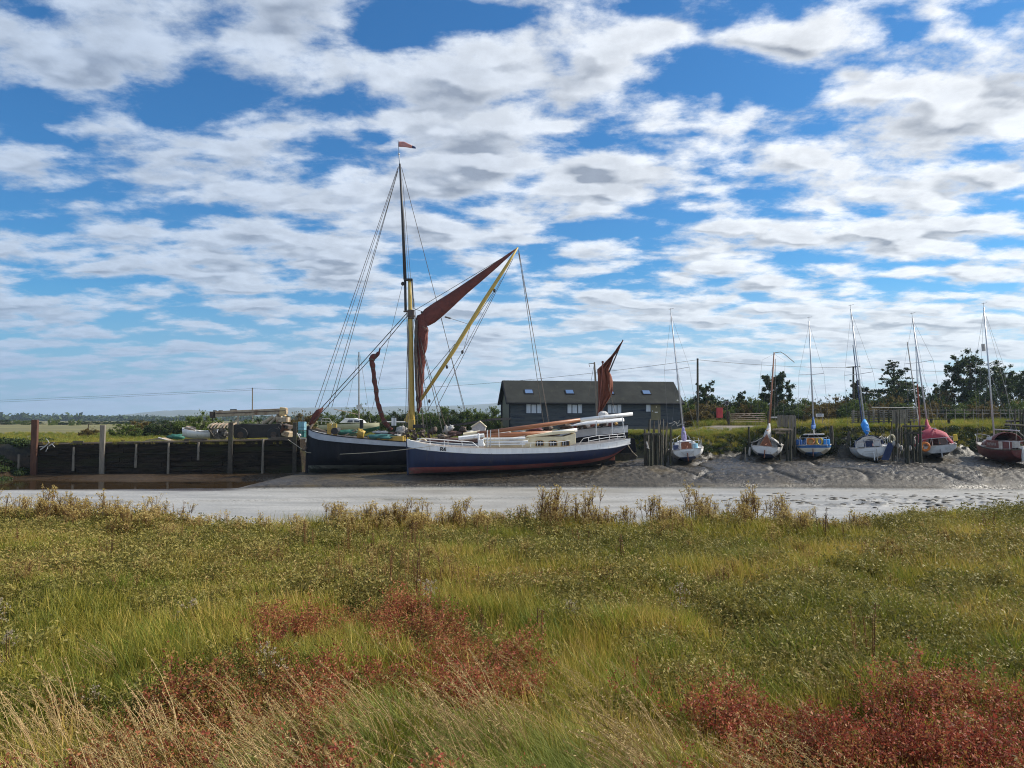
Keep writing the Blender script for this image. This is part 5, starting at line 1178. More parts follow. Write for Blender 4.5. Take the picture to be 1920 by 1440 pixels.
    for i in range(15):
        s = i / 14; x = lerp(1070, 1168, s); q = math.sin(PI * min(1, .06 + s * .94)) ** .6 if s < .9 else .95; yb = lerp(799, 790, s); yt = yb - (8 * math.sin(PI * min(.5 + .0, s * .9 + .05)) if s < .5 else 7) 
        hb = (.05 + .62 * math.sin(PI * min(.56, .02 + s * .62))); rows.append([P(x, yb, 55.4) + Vector((0, -hb * math.cos(t), (P(x, yt, 55.4).z - P(x, yb, 55.4).z) * math.sin(t) * .9)) for t in [k * PI / 8 for k in range(9)]])
    m.grid(rows); m.build('hull', MATS['white_paint'], e, smooth=True, solid=.03)
    # grey quarter boards of the barge and its steering gear
    e = thing('steering_gear', 'wheel and clutter on the barge stern beneath the white dinghy', 'deck gear', P(1100, 806, 58.3)); r = random.Random(8)
    for i in range(14):
        px = 1062 + i * 7 + r.uniform(-3, 3); m = MB(); m.ball(P(px, 801 - r.uniform(0, 4) - (px - 1062) * .05, 58.2), (r.uniform(.1, .35), .2, r.uniform(.1, .25)), 8, 5, jag=.9, seed=i)
        m.build('gear', MATS[['iron', 'canvas_white', 'maroon', 'gold_wood', 'black_iron'][i % 5]], e, smooth=True)
    # sign standing amidships on the barge: two pale panels
    e = thing('two_panel_sign', 'white board sign of two tall panels on a dark post on the barge', 'sign', P(739, 812, 57.8))
    for a, b in ((734, 738.2), (739.6, 743)):
        m = MB(); p, q = P(a, 783.5, 57.8), P(b, 798, 57.8); m.box(((p.x + q.x) / 2, 57.8, (p.z + q.z) / 2), (q.x - p.x, .05, p.z - q.z)); m.build('panel', MATS['white_paint'], e)
    m = MB(); m.tube([P(739, 783, 57.85), P(739, 812, 57.85)], .045, 5); m.build('post', MATS['black_iron'], e)
    # mooring ropes
    def rope(lb, pts, r, mt='rope_pale'):
        P3 = [P(*p) for p in pts]; e = thing('mooring_rope', lb, 'rope', P3[0]); m = MB(); q = []
        for i in range(len(P3) - 1):
            for k in range(6): q.append(P3[i].lerp(P3[i + 1], k / 6))
        q.append(P3[-1]); m.tube(q, r, 5); m.build('strand', MATS[mt], e)
    rope('slack rope running from the quay end down along the black bow to the blue boat', [(540, 824, 57.9), (560, 838, 57.4), (575, 848, 57), (600, 851.5, 56.2), (640, 851.5, 55.2), (690, 849, 54), (740, 845, 51.5), (790, 839, 50.4), (815, 835.5, 50.2)], .022)
    rope('mooring rope slanting down from the blue boat stern to the mud', [(1170, 822, 53), (1178, 836, 54), (1186, 848, 55), (1196, 857, 56)], .03)
clutter()

# ------------------------------------------------------------------ quayside: crane, boats ashore, rubbish
def crane():
    D = 66; e = thing('mobile_crane', 'rusty old mobile crane with its cream boom lowered, parked on the quay', 'crane', P(480, 827, D)); c = lambda x, y, d=0: P(x, y, D + d)
    m = MB(); poly(m, [c(438, 797), c(455, 794.5), c(495, 796), c(524, 794), c(532, 801), c(533, 815), c(525, 820), c(445, 822), c(438, 812)], 2.2); m.build('chassis', MATS['truck_dark'], e, bevel=.04)
    for px in (452, 514):
        for dy in (-.12, 2.05):
            m = MB(); p = P(px, 815, D + dy); m.tube([p + Vector((0, -.16, 0)), p + Vector((0, .16, 0))], .60, 20); w = m.build('wheel', MATS['black_iron'], e, bevel=.03)
            m = MB(); m.tube([p + Vector((0, -.20, 0)), p + Vector((0, -.1, 0))], .26, 14); m.build('rim', MATS['iron'], w)
    m = MB(); poly(m, [c(503, 806, -.2), c(507, 800, -.2), c(521, 800, -.2), c(527, 808, -.2), c(530, 815, -.2), c(527, 815, -.2), c(522, 807, -.2), c(508, 806, -.2)], .5); m.build('mudguard', MATS['black_iron'], e)
    m = MB(); p, q = c(397, 776), c(532, 770.5); d = q - p; m.box((p + q) / 2 + Vector((0, 1, 0)), (d.length, .55, .50), ry=-math.atan2(d.z, d.x)); b = m.build('boom', MATS['crane_cream'], e, bevel=.03)
    m = MB(); m.box((p + q) / 2 + Vector((0, .7, .03)), (d.length * .98, .06, .06), ry=-math.atan2(d.z, d.x)); m.build('boom_groove', MATS['iron'], b)
    m = MB(); m.box(c(531, 772, 1), (.5, .6, .75), ry=.1); m.build('boom_pivot', MATS['crane_yellow'], b, bevel=.04)
    m = MB(); m.box(c(399, 778, 1), (.35, .6, .55)); m.tube([c(399, 782, 1), c(398, 790, 1)], .05, 6); m.build('boom_head', MATS['iron'], b, bevel=.03)
    for px, w in ((414, .28), (438, .5), (403, .2)):
        m = MB(); m.box(c(px, 768.5 + (2 if px < 420 else 0), 1), (w, .3, .12)); m.build('sheave', MATS['black_iron'], b)
    m = MB(); m.box(c(531, 787, 1), (.95, 1.1, .42)); m.build('winch_housing', MATS['crane_cream'], e, bevel=.03)
    m = MB(); m.tube([c(492, 795, .7), c(512, 781, .7)], .16, 8); m.tube([c(505, 795, .7), c(520, 780, .7)], .12, 8); m.box(c(524, 786, 1.4), (.35, .6, 1.0)); m.build('lift_ram', MATS['crane_cream'], e, bevel=.01)
    m = MB(); m.box(c(446, 788, .8), (.16, .16, .7)); m.box(c(440, 790, .8), (.7, .12, .1), ry=-.5); m.build('boom_rest', MATS['crane_cream'], e)
    for i, (px, py, w, h, mt) in enumerate(((539, 813, 14, 10, 'crane_cream'), (540, 800, 10, 7, 'iron'), (535, 804, 8, 16, 'rust_timber'))):
        p = c(px, py, -.2); m = MB(); m.box(p, (w / F * D, 1.4, h / F * D), ry=.3); m.build('counterweight', MATS[mt], e, bevel=.05)
    r = random.Random(6)
    # heap of scrap and battens at the front of the crane
    s = thing('scrap_heap', 'heap of pale battens and scrap stacked against the left end of the crane', 'scrap', P(412, 827, 65))
    for i in range(8):
        x = 389 + i * 6.0; m = MB(); m.tube([P(x, 803, 64.6), P(x + 3.5, 797, 64.8), P(x + 12, 793.5, 65.4)], .075, 6); m.build('batten', MATS['dead_plank' if i % 2 else 'grey_timber'], s, bevel=0)
    m = MB()
    for i in range(22): m.ball(P(r.uniform(397, 426), r.uniform(801, 824), 65 + r.uniform(-.3, .5)), (r.uniform(.1, .4), .3, r.uniform(.1, .35)), 8, 5, jag=1.0, seed=i)
    m.build('rubble', MATS['rubble'], s, smooth=False)
    m = MB(); m.tube([P(396, 828, 64.5), P(396, 806, 64.5)], .10, 7); m.tube([P(403, 822, 64.4), P(392, 806, 64.4)], .08, 6); m.build('prop', MATS['old_timber'], s)
mat('truck_dark', (0.016, 0.015, 0.015), (0.036, 0.030, 0.026), .75, 3, .3, c3=(0.08, 0.04, 0.02), s3=1.2, t3=(.6, .7))
mat('rubble', (0.04, 0.035, 0.03), (0.19, 0.17, 0.15), .9, 6, .5)
mat('crane_cream', (0.34, 0.27, 0.18), (0.46, 0.38, 0.27), .6, 3, .2, c3=(0.20, 0.10, 0.05), s3=1.4, t3=(.5, .66))
mat('crane_yellow', (0.50, 0.36, 0.16), (0.60, 0.46, 0.24), .6, 3, .2, c3=(0.28, 0.13, 0.05), s3=2, t3=(.5, .66))
crane()
def small_hull(e, a, b, D, depth, hgt, mt, beam=1.5, inner='brown_cloth', nm='hull', tip=.2):
    p, q = P(*a, D), P(*b, D); m = MB(); rows = []; n = 18
    for i in range(n + 1):
        s = i / n; c = p.lerp(q, s); w = beam / 2 * (max(.03, math.sin(PI * (tip + (1 - 2 * tip) * s)) if 0 < s < 1 else .12)); sh = (abs(s - .5) * 2)**2 * hgt * .28
        rows.append([c + Vector((0, -w * math.cos(t), sh - (hgt + sh) * math.sin(t)**.7 * (1 - .25 * (abs(s - .5) * 2)**3))) for t in [k * PI / 10 for k in range(11)]])
    m.grid(rows); m.build(nm, MATS[mt], e, smooth=True, solid=.04)
    return p, q
def quayside():
    e = thing('rowing_boat', 'white open rowing boat lying on the grass left of the crane', 'boat', P(370, 822, 67)); small_hull(e, (343, 806), (408, 809), 67, 1, .72, 'white_paint', 1.6)
    m = MB(); m.tube([P(343, 805, 66.3), P(352, 801, 66), P(375, 809, 66.2), P(405, 809.5, 66.3)], .035, 5); m.build('gunwale', MATS['canvas_grey'], e)
    m = MB(); m.ball(P(356, 804, 66.8), (.5, .4, .25), 10, 6, jag=.6); m.build('folded_cover', MATS['dead_plank'], e, smooth=True)
    lump('tarpaulin', 'dark green tarpaulin heap on the grass below the white rowing boat', 'tarpaulin', 330, 820, 63.5, 30, 11, 'tarp_green', 4, .8)
    e = thing('lean_to_frame', 'low broken shed frame of pinkish boards lying on the quay edge', 'wreckage', P(300, 828, 60.5)); m = MB(); poly(m, [P(262, 829, 60.5), P(278, 824, 60.5), P(299, 821, 60.5), P(326, 829, 60.5)], 1.0); m.build('boards', MATS['dead_plank'], e)
    m = MB(); m.tube([P(297, 820.5, 60.3), P(328, 829.5, 60.3)], .05, 5); m.build('ridge_batten', MATS['canvas_white'], e)
    e = thing('bucket', 'small terracotta bucket standing on the quay right of the pale grey post', 'bucket', P(231, 833, 59.6)); m = MB(); m.tube([P(231, 833, 59.6), P(231, 825, 59.6)], [.12, .17], 12); m.build('pail', MATS['rust_timber'], e)
    e = thing('gas_bottle_cage', 'green wire cage with a pale blue container standing beside the barge bow', 'cage', P(567, 822, 63)); m = MB()
    for i in range(6): x = 560 + i * 2.6; m.tube([P(x, 820, 62.4), P(x, 792, 62.4)], .014, 4)
    for y in (792, 801, 811, 820): m.tube([P(560, y, 62.4), P(573, y, 62.4)], .014, 4)
    m.build('wire_frame', MATS['tarp_teal'], e); m = MB(); m.box(P(566.5, 799, 63), (.55, .6, .7)); m.build('container', MATS['sky_blue'], e, bevel=.04); m = MB(); m.box(P(566.5, 814, 63), (.52, .6, .5)); m.build('lower_crate', MATS['tarp_teal'], e, bevel=.02)
    e = thing('pallet_truck', 'small white trolley frame on the quay beneath the wire cage', 'trolley', P(562, 828, 60.8)); m = MB(); m.tube([P(557, 812, 60), P(562, 822, 60), P(574, 822, 60), P(573, 829, 60)], .05, 6); m.ball(P(562, 816, 60.1), .12); m.build('frame', MATS['canvas_white'], e)
    # cream yacht on the hard behind the barge
    D = 68; e = thing('yacht_ashore', 'cream cabin yacht laid up ashore behind the barge bow', 'yacht', P(655, 812, D))
    hb = lambda s: 1.25 * max(.02, math.sin(PI * (.22 + .78 * s)))**.7
    A, B = (XP(602, D), D), (XP(711, D), D); zs = lambda s: ZP(lerp(797, 792.5, s), D); zk = lambda s: ZP(814, D) + .45 * max(0, s - .75) / .25
    hull_band('hull', 'yacht_cream', e, A, B, hb, zk, zs, lambda s: lerp(zk(s), zs(s), .45), zs, p=2.6); hull_band('bottom', 'tarp_green', e, A, B, hb, zk, zs, zk, lambda s: lerp(zk(s), zs(s), .45), p=2.6)
    deck('deck', 'yacht_cream', e, A, B, hb, zs, inset=0)
    m = MB(); poly(m, [P(636, 793, D - .7), P(647, 784, D - .7), P(664, 784, D - .7), P(676, 787, D - .7), P(682, 793, D - .7)], 1.4); m.build('cabin', MATS['white_paint'], e, bevel=.04)
    m = MB(); poly(m, [P(650, 792, D - .75), P(653, 788, D - .75), P(661, 788, D - .75), P(661, 792, D - .75)], .1); m.build('window', MATS['glass_dark'], e)
    m = MB(); poly(m, [P(664, 792, D - .75), P(664, 788, D - .75), P(673, 789, D - .75), P(674, 792, D - .75)], .1); m.build('window', MATS['glass_dark'], e)
    m = MB(); m.tube([P(602, 795, D - .8), P(604, 785, D - .8), P(618, 785, D - .8), P(624, 795, D - .8)], .02, 4); m.tube([P(603, 790, D - .8), P(622, 790, D - .8)], .015, 4); m.tube([P(611, 795, D - .8), P(611, 785, D - .8)], .015, 4); m.build('stern_rail', MATS['canvas_white'], e)
    m = MB(); m.tube([P(673, 793, D), P(673, 660, D)], [.065, .045], 7); m.build('mast', MATS['grey_timber'], e)
    m = MB(); m.box(P(673.5, 763, D - .1), (.48, .05, .36)); m.build('radar_reflector', MATS['canvas_white'], e)
    m = MB(); m.box(P(678, 795, 64), (.28, .25, .72)); t = m.build('upright_barrel', MATS['black_iron'], None, bevel=.02); tag(t, 'narrow black upright locker in front of the cream yacht', 'locker')
    line_part('stay', (675, 665), (695, 792), D, .014, 'steel_wire', e); line_part('stay', (673, 662), (645, 786), D, .012, 'steel_wire', e); line_part('boom_crutch', (626, 767), (671, 777), D, .03, 'dead_plank', e)
    line_part('stay', (683, 792), (691, 781), D, .012, 'steel_wire', e)
    e = thing('plank_boat', 'long white plank resting behind the furled foresail', 'plank', P(742, 796, 66)); m = MB(); m.tube([P(722, 791, 66), P(765, 791.5, 66)], .06, 5); m.build('board', MATS['canvas_white'], e)
    # sloping dark ramp to the hut
    e = thing('gangway', 'dark sloping gangway leading up to the gable end of the wooden hut', 'gangway', P(900, 806, 80)); m = MB(); p = [P(835, 801, 78), P(870, 797, 79), P(925, 788, 81), P(958, 787, 83)]
    rows = [[q + Vector((0, o, v)) for o, v in ((-.9, 0), (-.9, .22), (.9, .22), (.9, 0))] for q in p]; m.grid(rows, closed=True); m.build('walkway', MATS['black_tar'], e)
    for px, yt in ((900, 793), (940, 789)): m = MB(); m.tube([P(px, yt, 80), P(px, 812, 80)], .09, 6); m.build('prop', MATS['old_timber'], e)
    # far shed and field posts
    e = thing('far_shed', 'long low white shed roof beyond the field among the far trees', 'shed', P(100, 799, 330)); m = MB(); poly(m, [P(76, 799.5, 330), P(124, 799.5, 330), P(124, 797, 330), P(77, 798, 330)], 12); m.build('roof', MATS['canvas_white'], e)
    for px, t, lb in ((148, 810, 'short dark field post left of the small brown bush'), (166, 795, 'small dark marker post on the far field')):
        x = XP(px, 90); p = P(px, t, 90); e = thing('field_post', lb, 'post', (x, 90, float(height(x, 90)))); m = MB(); m.tube([(x, 90, float(height(x, 90)) - .1), p], .07, 6); m.build('stake', MATS['old_timber'], e)
mat('yacht_cream', (0.50, 0.48, 0.30), (0.58, 0.56, 0.38), .5, 3)
quayside()

# ------------------------------------------------------------------ the long wooden hut
def hut():
    a = math.radians(9.5); ax = Vector((math.cos(a), math.sin(a), 0)); bk = Vector((-math.sin(a), math.cos(a), 0)); O = P(956, 787, 84); O.z = 0
    L = 19.6; Wd = 5.6; zf = ZP(800.5, 84); ze = ZP(751, 84); zr = ZP(715.5, 84 + Wd / 2)
    e = thing('wooden_hut', 'long dark weatherboarded hut on stilts with a grey pitched roof', 'hut', (O.x + L / 2, 86, .4))
    g = lambda s, b, z: O + ax * s + bk * b + Vector((0, 0, z))
    wood = mat('hut_boards', (0.070, 0.082, 0.092), (0.16, 0.17, 0.165), .85, .9, .15, 8, stretch=(.5, 1, 4), c3=(0.030, 0.040, 0.068), s3=.9, t3=(.45, .65), spec=.2)
    # front wall: overlapping boards
    m = MB(); n = 20; h = (ze - zf) / n
    for k in range(n):
        z = zf + k * h
        m.add([g(0, -.04, z), g(L, -.04, z), g(L, .05, z + h), g(0, .05, z + h), g(0, .12, z), g(L, .12, z), g(L, .14, z + h), g(0, .14, z + h)], [(0, 1, 2, 3), (4, 7, 6, 5), (0, 4, 5, 1), (3, 2, 6, 7), (0, 3, 7, 4), (1, 5, 6, 2)])
    m.build('front_wall', wood, e)
    m = MB(); m.add([g(0, Wd, zf), g(L, Wd, zf), g(L, Wd, ze), g(0, Wd, ze), g(0, Wd - .1, zf), g(L, Wd - .1, zf), g(L, Wd - .1, ze), g(0, Wd - .1, ze)], [(0, 1, 2, 3), (4, 7, 6, 5), (0, 4, 5, 1), (3, 2, 6, 7), (0, 3, 7, 4), (1, 5, 6, 2)])
    m.build('back_wall', wood, e)
    for s in (.02, L - .12):
        m = MB(); q = [(0.15, zf), (Wd - .11, zf), (Wd - .11, ze), (Wd / 2, zr - .12), (.15, ze)]; m.add([g(s, b, z) for b, z in q] + [g(s + .1, b, z) for b, z in q], [(0, 1, 2, 3, 4), (9, 8, 7, 6, 5)] + [(i, (i + 1) % 5, 5 + (i + 1) % 5, 5 + i) for i in range(5)]); m.build('gable_wall', mat('gable_tan', (0.13, 0.12, 0.075), (0.18, 0.165, 0.105), .8, 3) if s < 1 else wood, e)
    m = MB(); m.tube([g(0, .05, zf), g(0, .05, ze)], .09, 4); m.tube([g(L, .05, zf), g(L, .05, ze)], .09, 4); m.tube([g(0, Wd, zf), g(0, Wd, ze)], .16, 4); m.build('corner_board', MATS['black_tar'], e)
    roof = mat('roof_felt', (0.022, 0.024, 0.023), (0.036, 0.038, 0.035), .95, .5, .15, 8, spec=.15, c3=(0.05, 0.052, 0.042), s3=.7, t3=(.55, .75))
    ov = .45; r0, r1 = -.35, L + .30; sl = (zr - ze) / (Wd / 2)
    m = MB(); q = [(-ov, ze - ov * sl), (Wd / 2, zr), (Wd + ov, ze - ov * sl), (Wd + ov, ze - ov * sl + .14), (Wd / 2, zr + .14), (-ov, ze - ov * sl + .14)]
    m.add([g(r0, b, z) for b, z in q] + [g(r1, b, z) for b, z in q], [(0, 1, 4, 5), (1, 2, 3, 4), (11, 10, 7, 6), (10, 9, 8, 7), (5, 4, 10, 11), (4, 3, 9, 10), (0, 6, 7, 1), (1, 7, 8, 2), (0, 5, 11, 6), (2, 8, 9, 3)]); rf = m.build('roof', roof, e)
    m = MB(); m.tube([g(r0 - .03, -ov, ze - ov * sl), g(r0 - .03, Wd / 2, zr + .02), g(r0 - .03, Wd + ov, ze - ov * sl)], .11, 4); m.build('verge_board', MATS['black_tar'], rf)
    m = MB(); m.tube([g(r0, -ov - .06, ze - ov * sl + .02), g(r1, -ov - .06, ze - ov * sl + .02)], .07, 6); m.build('gutter', MATS['black_tar'], rf)
    sky_glass = mat('sky_glass', (0.07, 0.13, 0.25), (0.11, 0.18, 0.32), .15, .5, spec=.6)
    D0 = 84
    def s_of(px):    # distance along the front wall of a pixel column
        u = (px - 960) / F; return (u * O.y - O.x) / (ax.x - u * ax.y)
    for px in (994.5, 1071, 1146, 1215):
        s = s_of(px) * 1.012; b0, b1 = .72, 1.35; w = .50
        def rp(s_, b, lift): return g(s_, b, ze + b * sl + .14 + lift)
        m = MB(); m.add([rp(s - w, b0, 0.0), rp(s + w, b0, 0.0), rp(s + w, b1, 0.0), rp(s - w, b1, 0.0), rp(s - w, b0, .09), rp(s + w, b0, .09), rp(s + w, b1, .09), rp(s - w, b1, .09)], [(4, 5, 6, 7), (0, 4, 7, 3), (1, 2, 6, 5), (0, 1, 5, 4), (3, 7, 6, 2)]); f = m.build('skylight', MATS['black_tar'], rf)
        m = MB(); v = .42; m.add([rp(s - v, b0 + .06, .10), rp(s + v, b0 + .06, .10), rp(s + v, b1 - .06, .10), rp(s - v, b1 - .06, .10)], [(0, 1, 2, 3)]); m.build('pane', sky_glass, f, solid=.01)
    frame = mat('window_navy', (0.022, 0.032, 0.055), (0.03, 0.042, 0.07), .6, 3)
    curtain = mat('window_glass', (0.34, 0.41, 0.52), (0.52, 0.58, 0.68), .12, 1.5, spec=.9, stretch=(3, 3, .5))
    def box_on(m, s0, s1, z0, z1, b0, b1): m.add([g(s, b, z) for s in (s0, s1) for b in (b0, b1) for z in (z0, z1)], [(0, 1, 3, 2), (4, 6, 7, 5), (0, 4, 5, 1), (2, 3, 7, 6), (0, 2, 6, 4), (1, 5, 7, 3)])
    zt, zb = ZP(752.5, D0), ZP(776, D0)
    for pa, pb in ((985, 1016.5), (1062, 1092.5), (1137.5, 1166)):
        s0, s1 = s_of(pa), s_of(pb); m = MB(); box_on(m, s0, s1, zb, zt, -.06, .02); f = m.build('window', frame, e)
        t = (s1 - s0); 
        for u0, u1, z0, z1 in ((.06, .30, zb + .09, zt - .06), (.36, .64, zb + .09, zb + (zt - zb) * .74), (.36, .64, zb + (zt - zb) * .78, zt - .06), (.70, .94, zb + .09, zt - .06)):
            m = MB(); box_on(m, s0 + t * u0, s0 + t * u1, z0, z1, -.075, -.03); m.build('pane', curtain, f)
    s0, s1 = s_of(1220.5), s_of(1238); m = MB(); box_on(m, s0, s1, ZP(788, D0), ZP(751.5, D0), -.05, .02); d = m.build('door', mat('door_tan', (0.15, 0.13, 0.07), (0.19, 0.165, 0.09), .6, 3), e)
    m = MB(); q = s_of(1230); box_on(m, q - .18, q + .16, ZP(773.6, D0), ZP(771.6, D0), -.08, -.04); m.build('letter_plate', MATS['white_paint'], d)
    m = MB(); box_on(m, q - .05, q + .06, ZP(763.5, D0), ZP(760.5, D0), -.08, -.04); m.build('number_plate', MATS['cream_paint'], d)
    m = MB(); q = s_of(1222.8); m.ball(g(q, -.09, ZP(770.5, D0)), .07, 8, 5); m.build('handle', MATS['white_paint'], d)
    s0, s1 = s_of(1210), s_of(1220); m = MB(); box_on(m, s0, s1, zb + .15, zt, -.06, .02); f = m.build('window', frame, e); m = MB(); box_on(m, s0 + .06, s1 - .05, zb + .28, zt - .05, -.075, -.03); m.build('pane', curtain, f)
    m = MB(); box_on(m, -.05, L + .05, zf - .28, zf + .0, .0, .18); m.build('sill_beam', MATS['hut_plinth'], e)
    for i in range(12):
        s = .4 + i * (L - .8) / 11; m = MB(); p = g(s, .3, 0); zg = float(height(p.x, p.y)); m.box((p.x, p.y, (zf - .28 + zg - .2) / 2), (.45 if i % 3 == 1 else .22, .3, zf - .28 - zg + .2)); m.build('stilt', MATS['hut_plinth'], e)
    m = MB(); m.ball(P(1270, 751, 84), .09); m.build('wall_lamp', MATS['canvas_white'], e)
mat('hut_plinth', (0.085, 0.088, 0.08), (0.13, 0.13, 0.12), .85, 3)
hut()

# ------------------------------------------------------------------ telegraph poles and wires
def poles():
    tops = []
    for px, top, D, r, cross, lb in ((473.5, 727, 130, .13, 0, 'thin telegraph pole rising behind the crane boom'), (1308, 672, 84, .14, 0, 'plain telegraph pole just right of the wooden hut'), (1600, 687, 100, .16, 1, 'telegraph pole with a crossbar wrapped in ivy')):
        x = XP(px, D); z0 = float(height(x, D)); t = P(px, top, D); e = thing('telegraph_pole', lb, 'pole', (x, D, z0), 'telegraph poles'); m = MB(); m.tube([(x, D, z0 - .2), t], [r, r * .75], 8); m.build('shaft', MATS['old_timber' if px > 500 else 'grey_timber'], e)
        if cross: m = MB(); m.tube([t + Vector((-.9, 0, -.12)), t + Vector((.9, 0, .02))], .06, 5); m.build('crossarm', MATS['old_timber'], e)
        m = MB(); m.ball(t + Vector((0, -.1, -.1)), .09); m.build('insulator', MATS['black_iron'], e)
        tops.append(t - Vector((0, 0, .15)))
    far_l = P(-500, 764, 190); far_r = P(2300, 684, 150)
    def wire(lb, a, b, sag, r=.018):
        e = thing('overhead_wire', lb, 'wire', a); m = MB(); m.tube([a.lerp(b, i / 30) - Vector((0, 0, 4 * sag * (i / 30) * (1 - i / 30))) for i in range(31)], r, 4); m.build('cable', MATS['rope'], e)
    wire('overhead wire running off over the fields from the pole behind the crane', tops[0], far_l, .5)
    wire('second overhead wire just under the one over the fields', tops[0] - Vector((0, 0, .25)), far_l - Vector((0, 0, .3)), .6)
    wire('overhead wire strung behind the masts from the crane pole to the hut pole', tops[0], tops[1], 1.4)
    wire('overhead wire between the hut pole and the pole with the crossbar', tops[1], tops[2], .25)
    wire('overhead wire leaving the crossbar pole behind the yacht masts', tops[2], far_r, 1.2)
poles()

# ------------------------------------------------------------------ small yachts on the mud, seen from astern
def yacht(px, py, D, L, B, label, masth, roll, rz=0.0, nose=0.0, hullm='white_paint', stripe=None, botm='cover_navy', cabin=True, cabm='white_paint', hatch='varnish', mastm='alloy', spread=.62, mastr=.06, cover=None, fb=.95, mast_y=.5, mast_lean=0.0, rails=True, boom_z=1.15, transom='white_paint', name='sailing_yacht', turn=None):

    x = XP(px, D); z = min(ZP(py, D), float(height(x, D)) + .12); rz = turn if turn is not None else rz - math.atan2(x, D); e = thing(name, label, 'yacht', (x, D, z), 'yachts drawn up on the mud', rz=rz, tilt=0, nose=0)
    e.rotation_euler = Matrix.Rotation(rz, 3, 'Z').to_4x4().to_3x3().__matmul__(Matrix.Rotation(roll, 3, 'Y')).__matmul__(Matrix.Rotation(nose, 3, 'X')).to_euler()
    A, Bq = (0, L), (0, 0)                            # bow far, stern near
    hb = lambda s: B / 2 * max(.015, math.sin(PI * min(.62, .62 * s))**.75 * (1 - .20 * max(0, (s - .6) / .4)**1.6))
    zs = lambda s: fb + .35 * (1 - s)**2 + .04 * max(0, s - .8) / .2
    zk = lambda s: .0 + .5 * (1 - s)**4 + .34 * (max(0, s - .62) / .38)**1.7
    def hp(nm, mt, lo, hi, off=0.0, p=2.3):
        m = MB(); n, k = 30, 6; mm = []
        def pt(s, f, side):
            zl, zh = lo(s), hi(s); zz = zl + (zh - zl) * f; t = min(1, max(0, (zz - zk(s)) / (zs(s) - zk(s)))); g = (1 - (1 - t)**p)**.7
            return Vector((side * (hb(s) * g + off), L * (1 - s) - (.12 * t if s > .99 else 0), zz))
        for side in (1, -1): m.grid([[pt(i / n, j / k, side) for j in range(k + 1)] for i in range(n + 1)])
        m.grid([[pt(1, j / k, q / 6 * 2 - 1) if abs(q / 6 * 2 - 1) == 1 else Vector((pt(1, j / k, 1).x * (q / 6 * 2 - 1), pt(1, j / k, 1).y - .06 * (1 - (q / 3 - 1)**2), pt(1, j / k, 1).z)) for j in range(k + 1)] for q in range(7)])
        return m.build(nm, MATS[mt], e, local=True, smooth=True)
    wl = lambda s: zk(s) + .20 * (zs(s) - zk(s)); st = lambda s: zs(s) - .20
    hp('bottom', botm, zk, wl); hp('hull', hullm, wl, st if stripe else zs)
    if stripe: hp('sheer_stripe', stripe, st, zs, .008)
    m = MB()
    for side in (1, -1):
        m.grid([[Vector((side * (hb(i / 30) + o), L * (1 - i / 30) - (.12 if i == 30 else 0), zs(i / 30) + v)) for o, v in ((.02, -.03), (.02, .03), (-.05, .03), (-.05, -.03))] for i in range(31)], closed=True)
    m.box((0, -.12, fb + .04), (2 * hb(1) * .98, .08, .06)); m.build('rubbing_strake', MATS['canvas_grey' if hullm != 'maroon' else 'old_timber'], e, local=True)
    # side decks round an open cockpit
    m = MB(); m.grid([[Vector((q * max(.01, hb(i / 24) - .02), L * (1 - i / 24), zs(i / 24) - .03)) for q in (-1, -.55, .55, 1)] for i in range(25)][:17])
    for side in (1, -1): m.grid([[Vector((side * q * (hb(i / 24) - .02), L * (1 - i / 24), zs(i / 24) - .03)) for q in (.58, 1)] for i in range(16, 25)])
    m.build('deck', MATS[cabm], e, local=True)
    m = MB(); w = hb(.85) * .58; y0, y1 = .15, L * .36
    m.add([(-w, y0, fb), (w, y0, fb), (w, y1, fb), (-w, y1, fb), (-w, y0, fb - .45), (w, y0, fb - .45), (w, y1, fb - .45), (-w, y1, fb - .45)], [(4, 5, 6, 7), (0, 1, 5, 4), (1, 2, 6, 5), (3, 0, 4, 7)]); m.build('cockpit', MATS[cabm], e, local=True)
    if cabin:
        ca, cb, ch = L * .36, L * .74, .50; W0, W1 = B * .30, B * .20; m = MB(); rows = []
        for yy, ww, hh in ((ca, W0, ch), (ca + .02, W0, ch), (lerp(ca, cb, .5), W0 * .97, ch * .95), (cb - .3, W1 * 1.1, ch * .85), (cb, W1, .05)):
            zz = zs(1 - yy / L) - .03; rows.append([Vector((a * ww, yy, zz + b * hh)) for a, b in ((-1.08, 0), (-.98, .72), (-.7, .95), (0, 1.06), (.7, .95), (.98, .72), (1.08, 0))])
        m.grid(rows); m.add(rows[0], [tuple(range(7))]); m.build('cabin', MATS[cabm], e, local=True)
        zz = fb; m = MB(); m.box((0, ca - .03, zz + .16), (B * .22, .05, .62)); m.box((0, ca - .05, zz + .5), (B * .24, .12, .05)); h = m.build('hatch', MATS[hatch], e, local=True, bevel=.01)
        for sx in (-1, 1):
            m = MB(); m.box((sx * W0 * 1.04, lerp(ca, cb, .45), zs(.45) + .17), (.03, 1.0, .17), ry=-.12 * sx); m.build('side_window', MATS['glass_dark'], e, local=True)
    # rudder on the transom
    m = MB(); m.box((0, -.28, .46), (.06, .26, .60)); m.build('rudder', MATS['varnish' if hatch == 'varnish' else transom], e, local=True, bevel=.02)
    m = MB(); m.tube([(0, -.22, fb + .15), (.1, .7, fb + .28)], .028, 5); m.build('tiller', MATS['varnish'], e, local=True)
    # mast, boom, rigging
    my = L * mast_y; dk = zs(1 - mast_y) + (.45 if cabin else 0); top = masth
    bend = lambda f: Vector((mast_lean * f, my - .15 * f, lerp(dk - .05, top, f)))
    m = MB(); m.tube([bend(0), bend(.5), bend(1)], [mastr, mastr * .95, mastr * .65], 8); mm = m.build('mast', MATS[mastm], e, local=True, smooth=True)
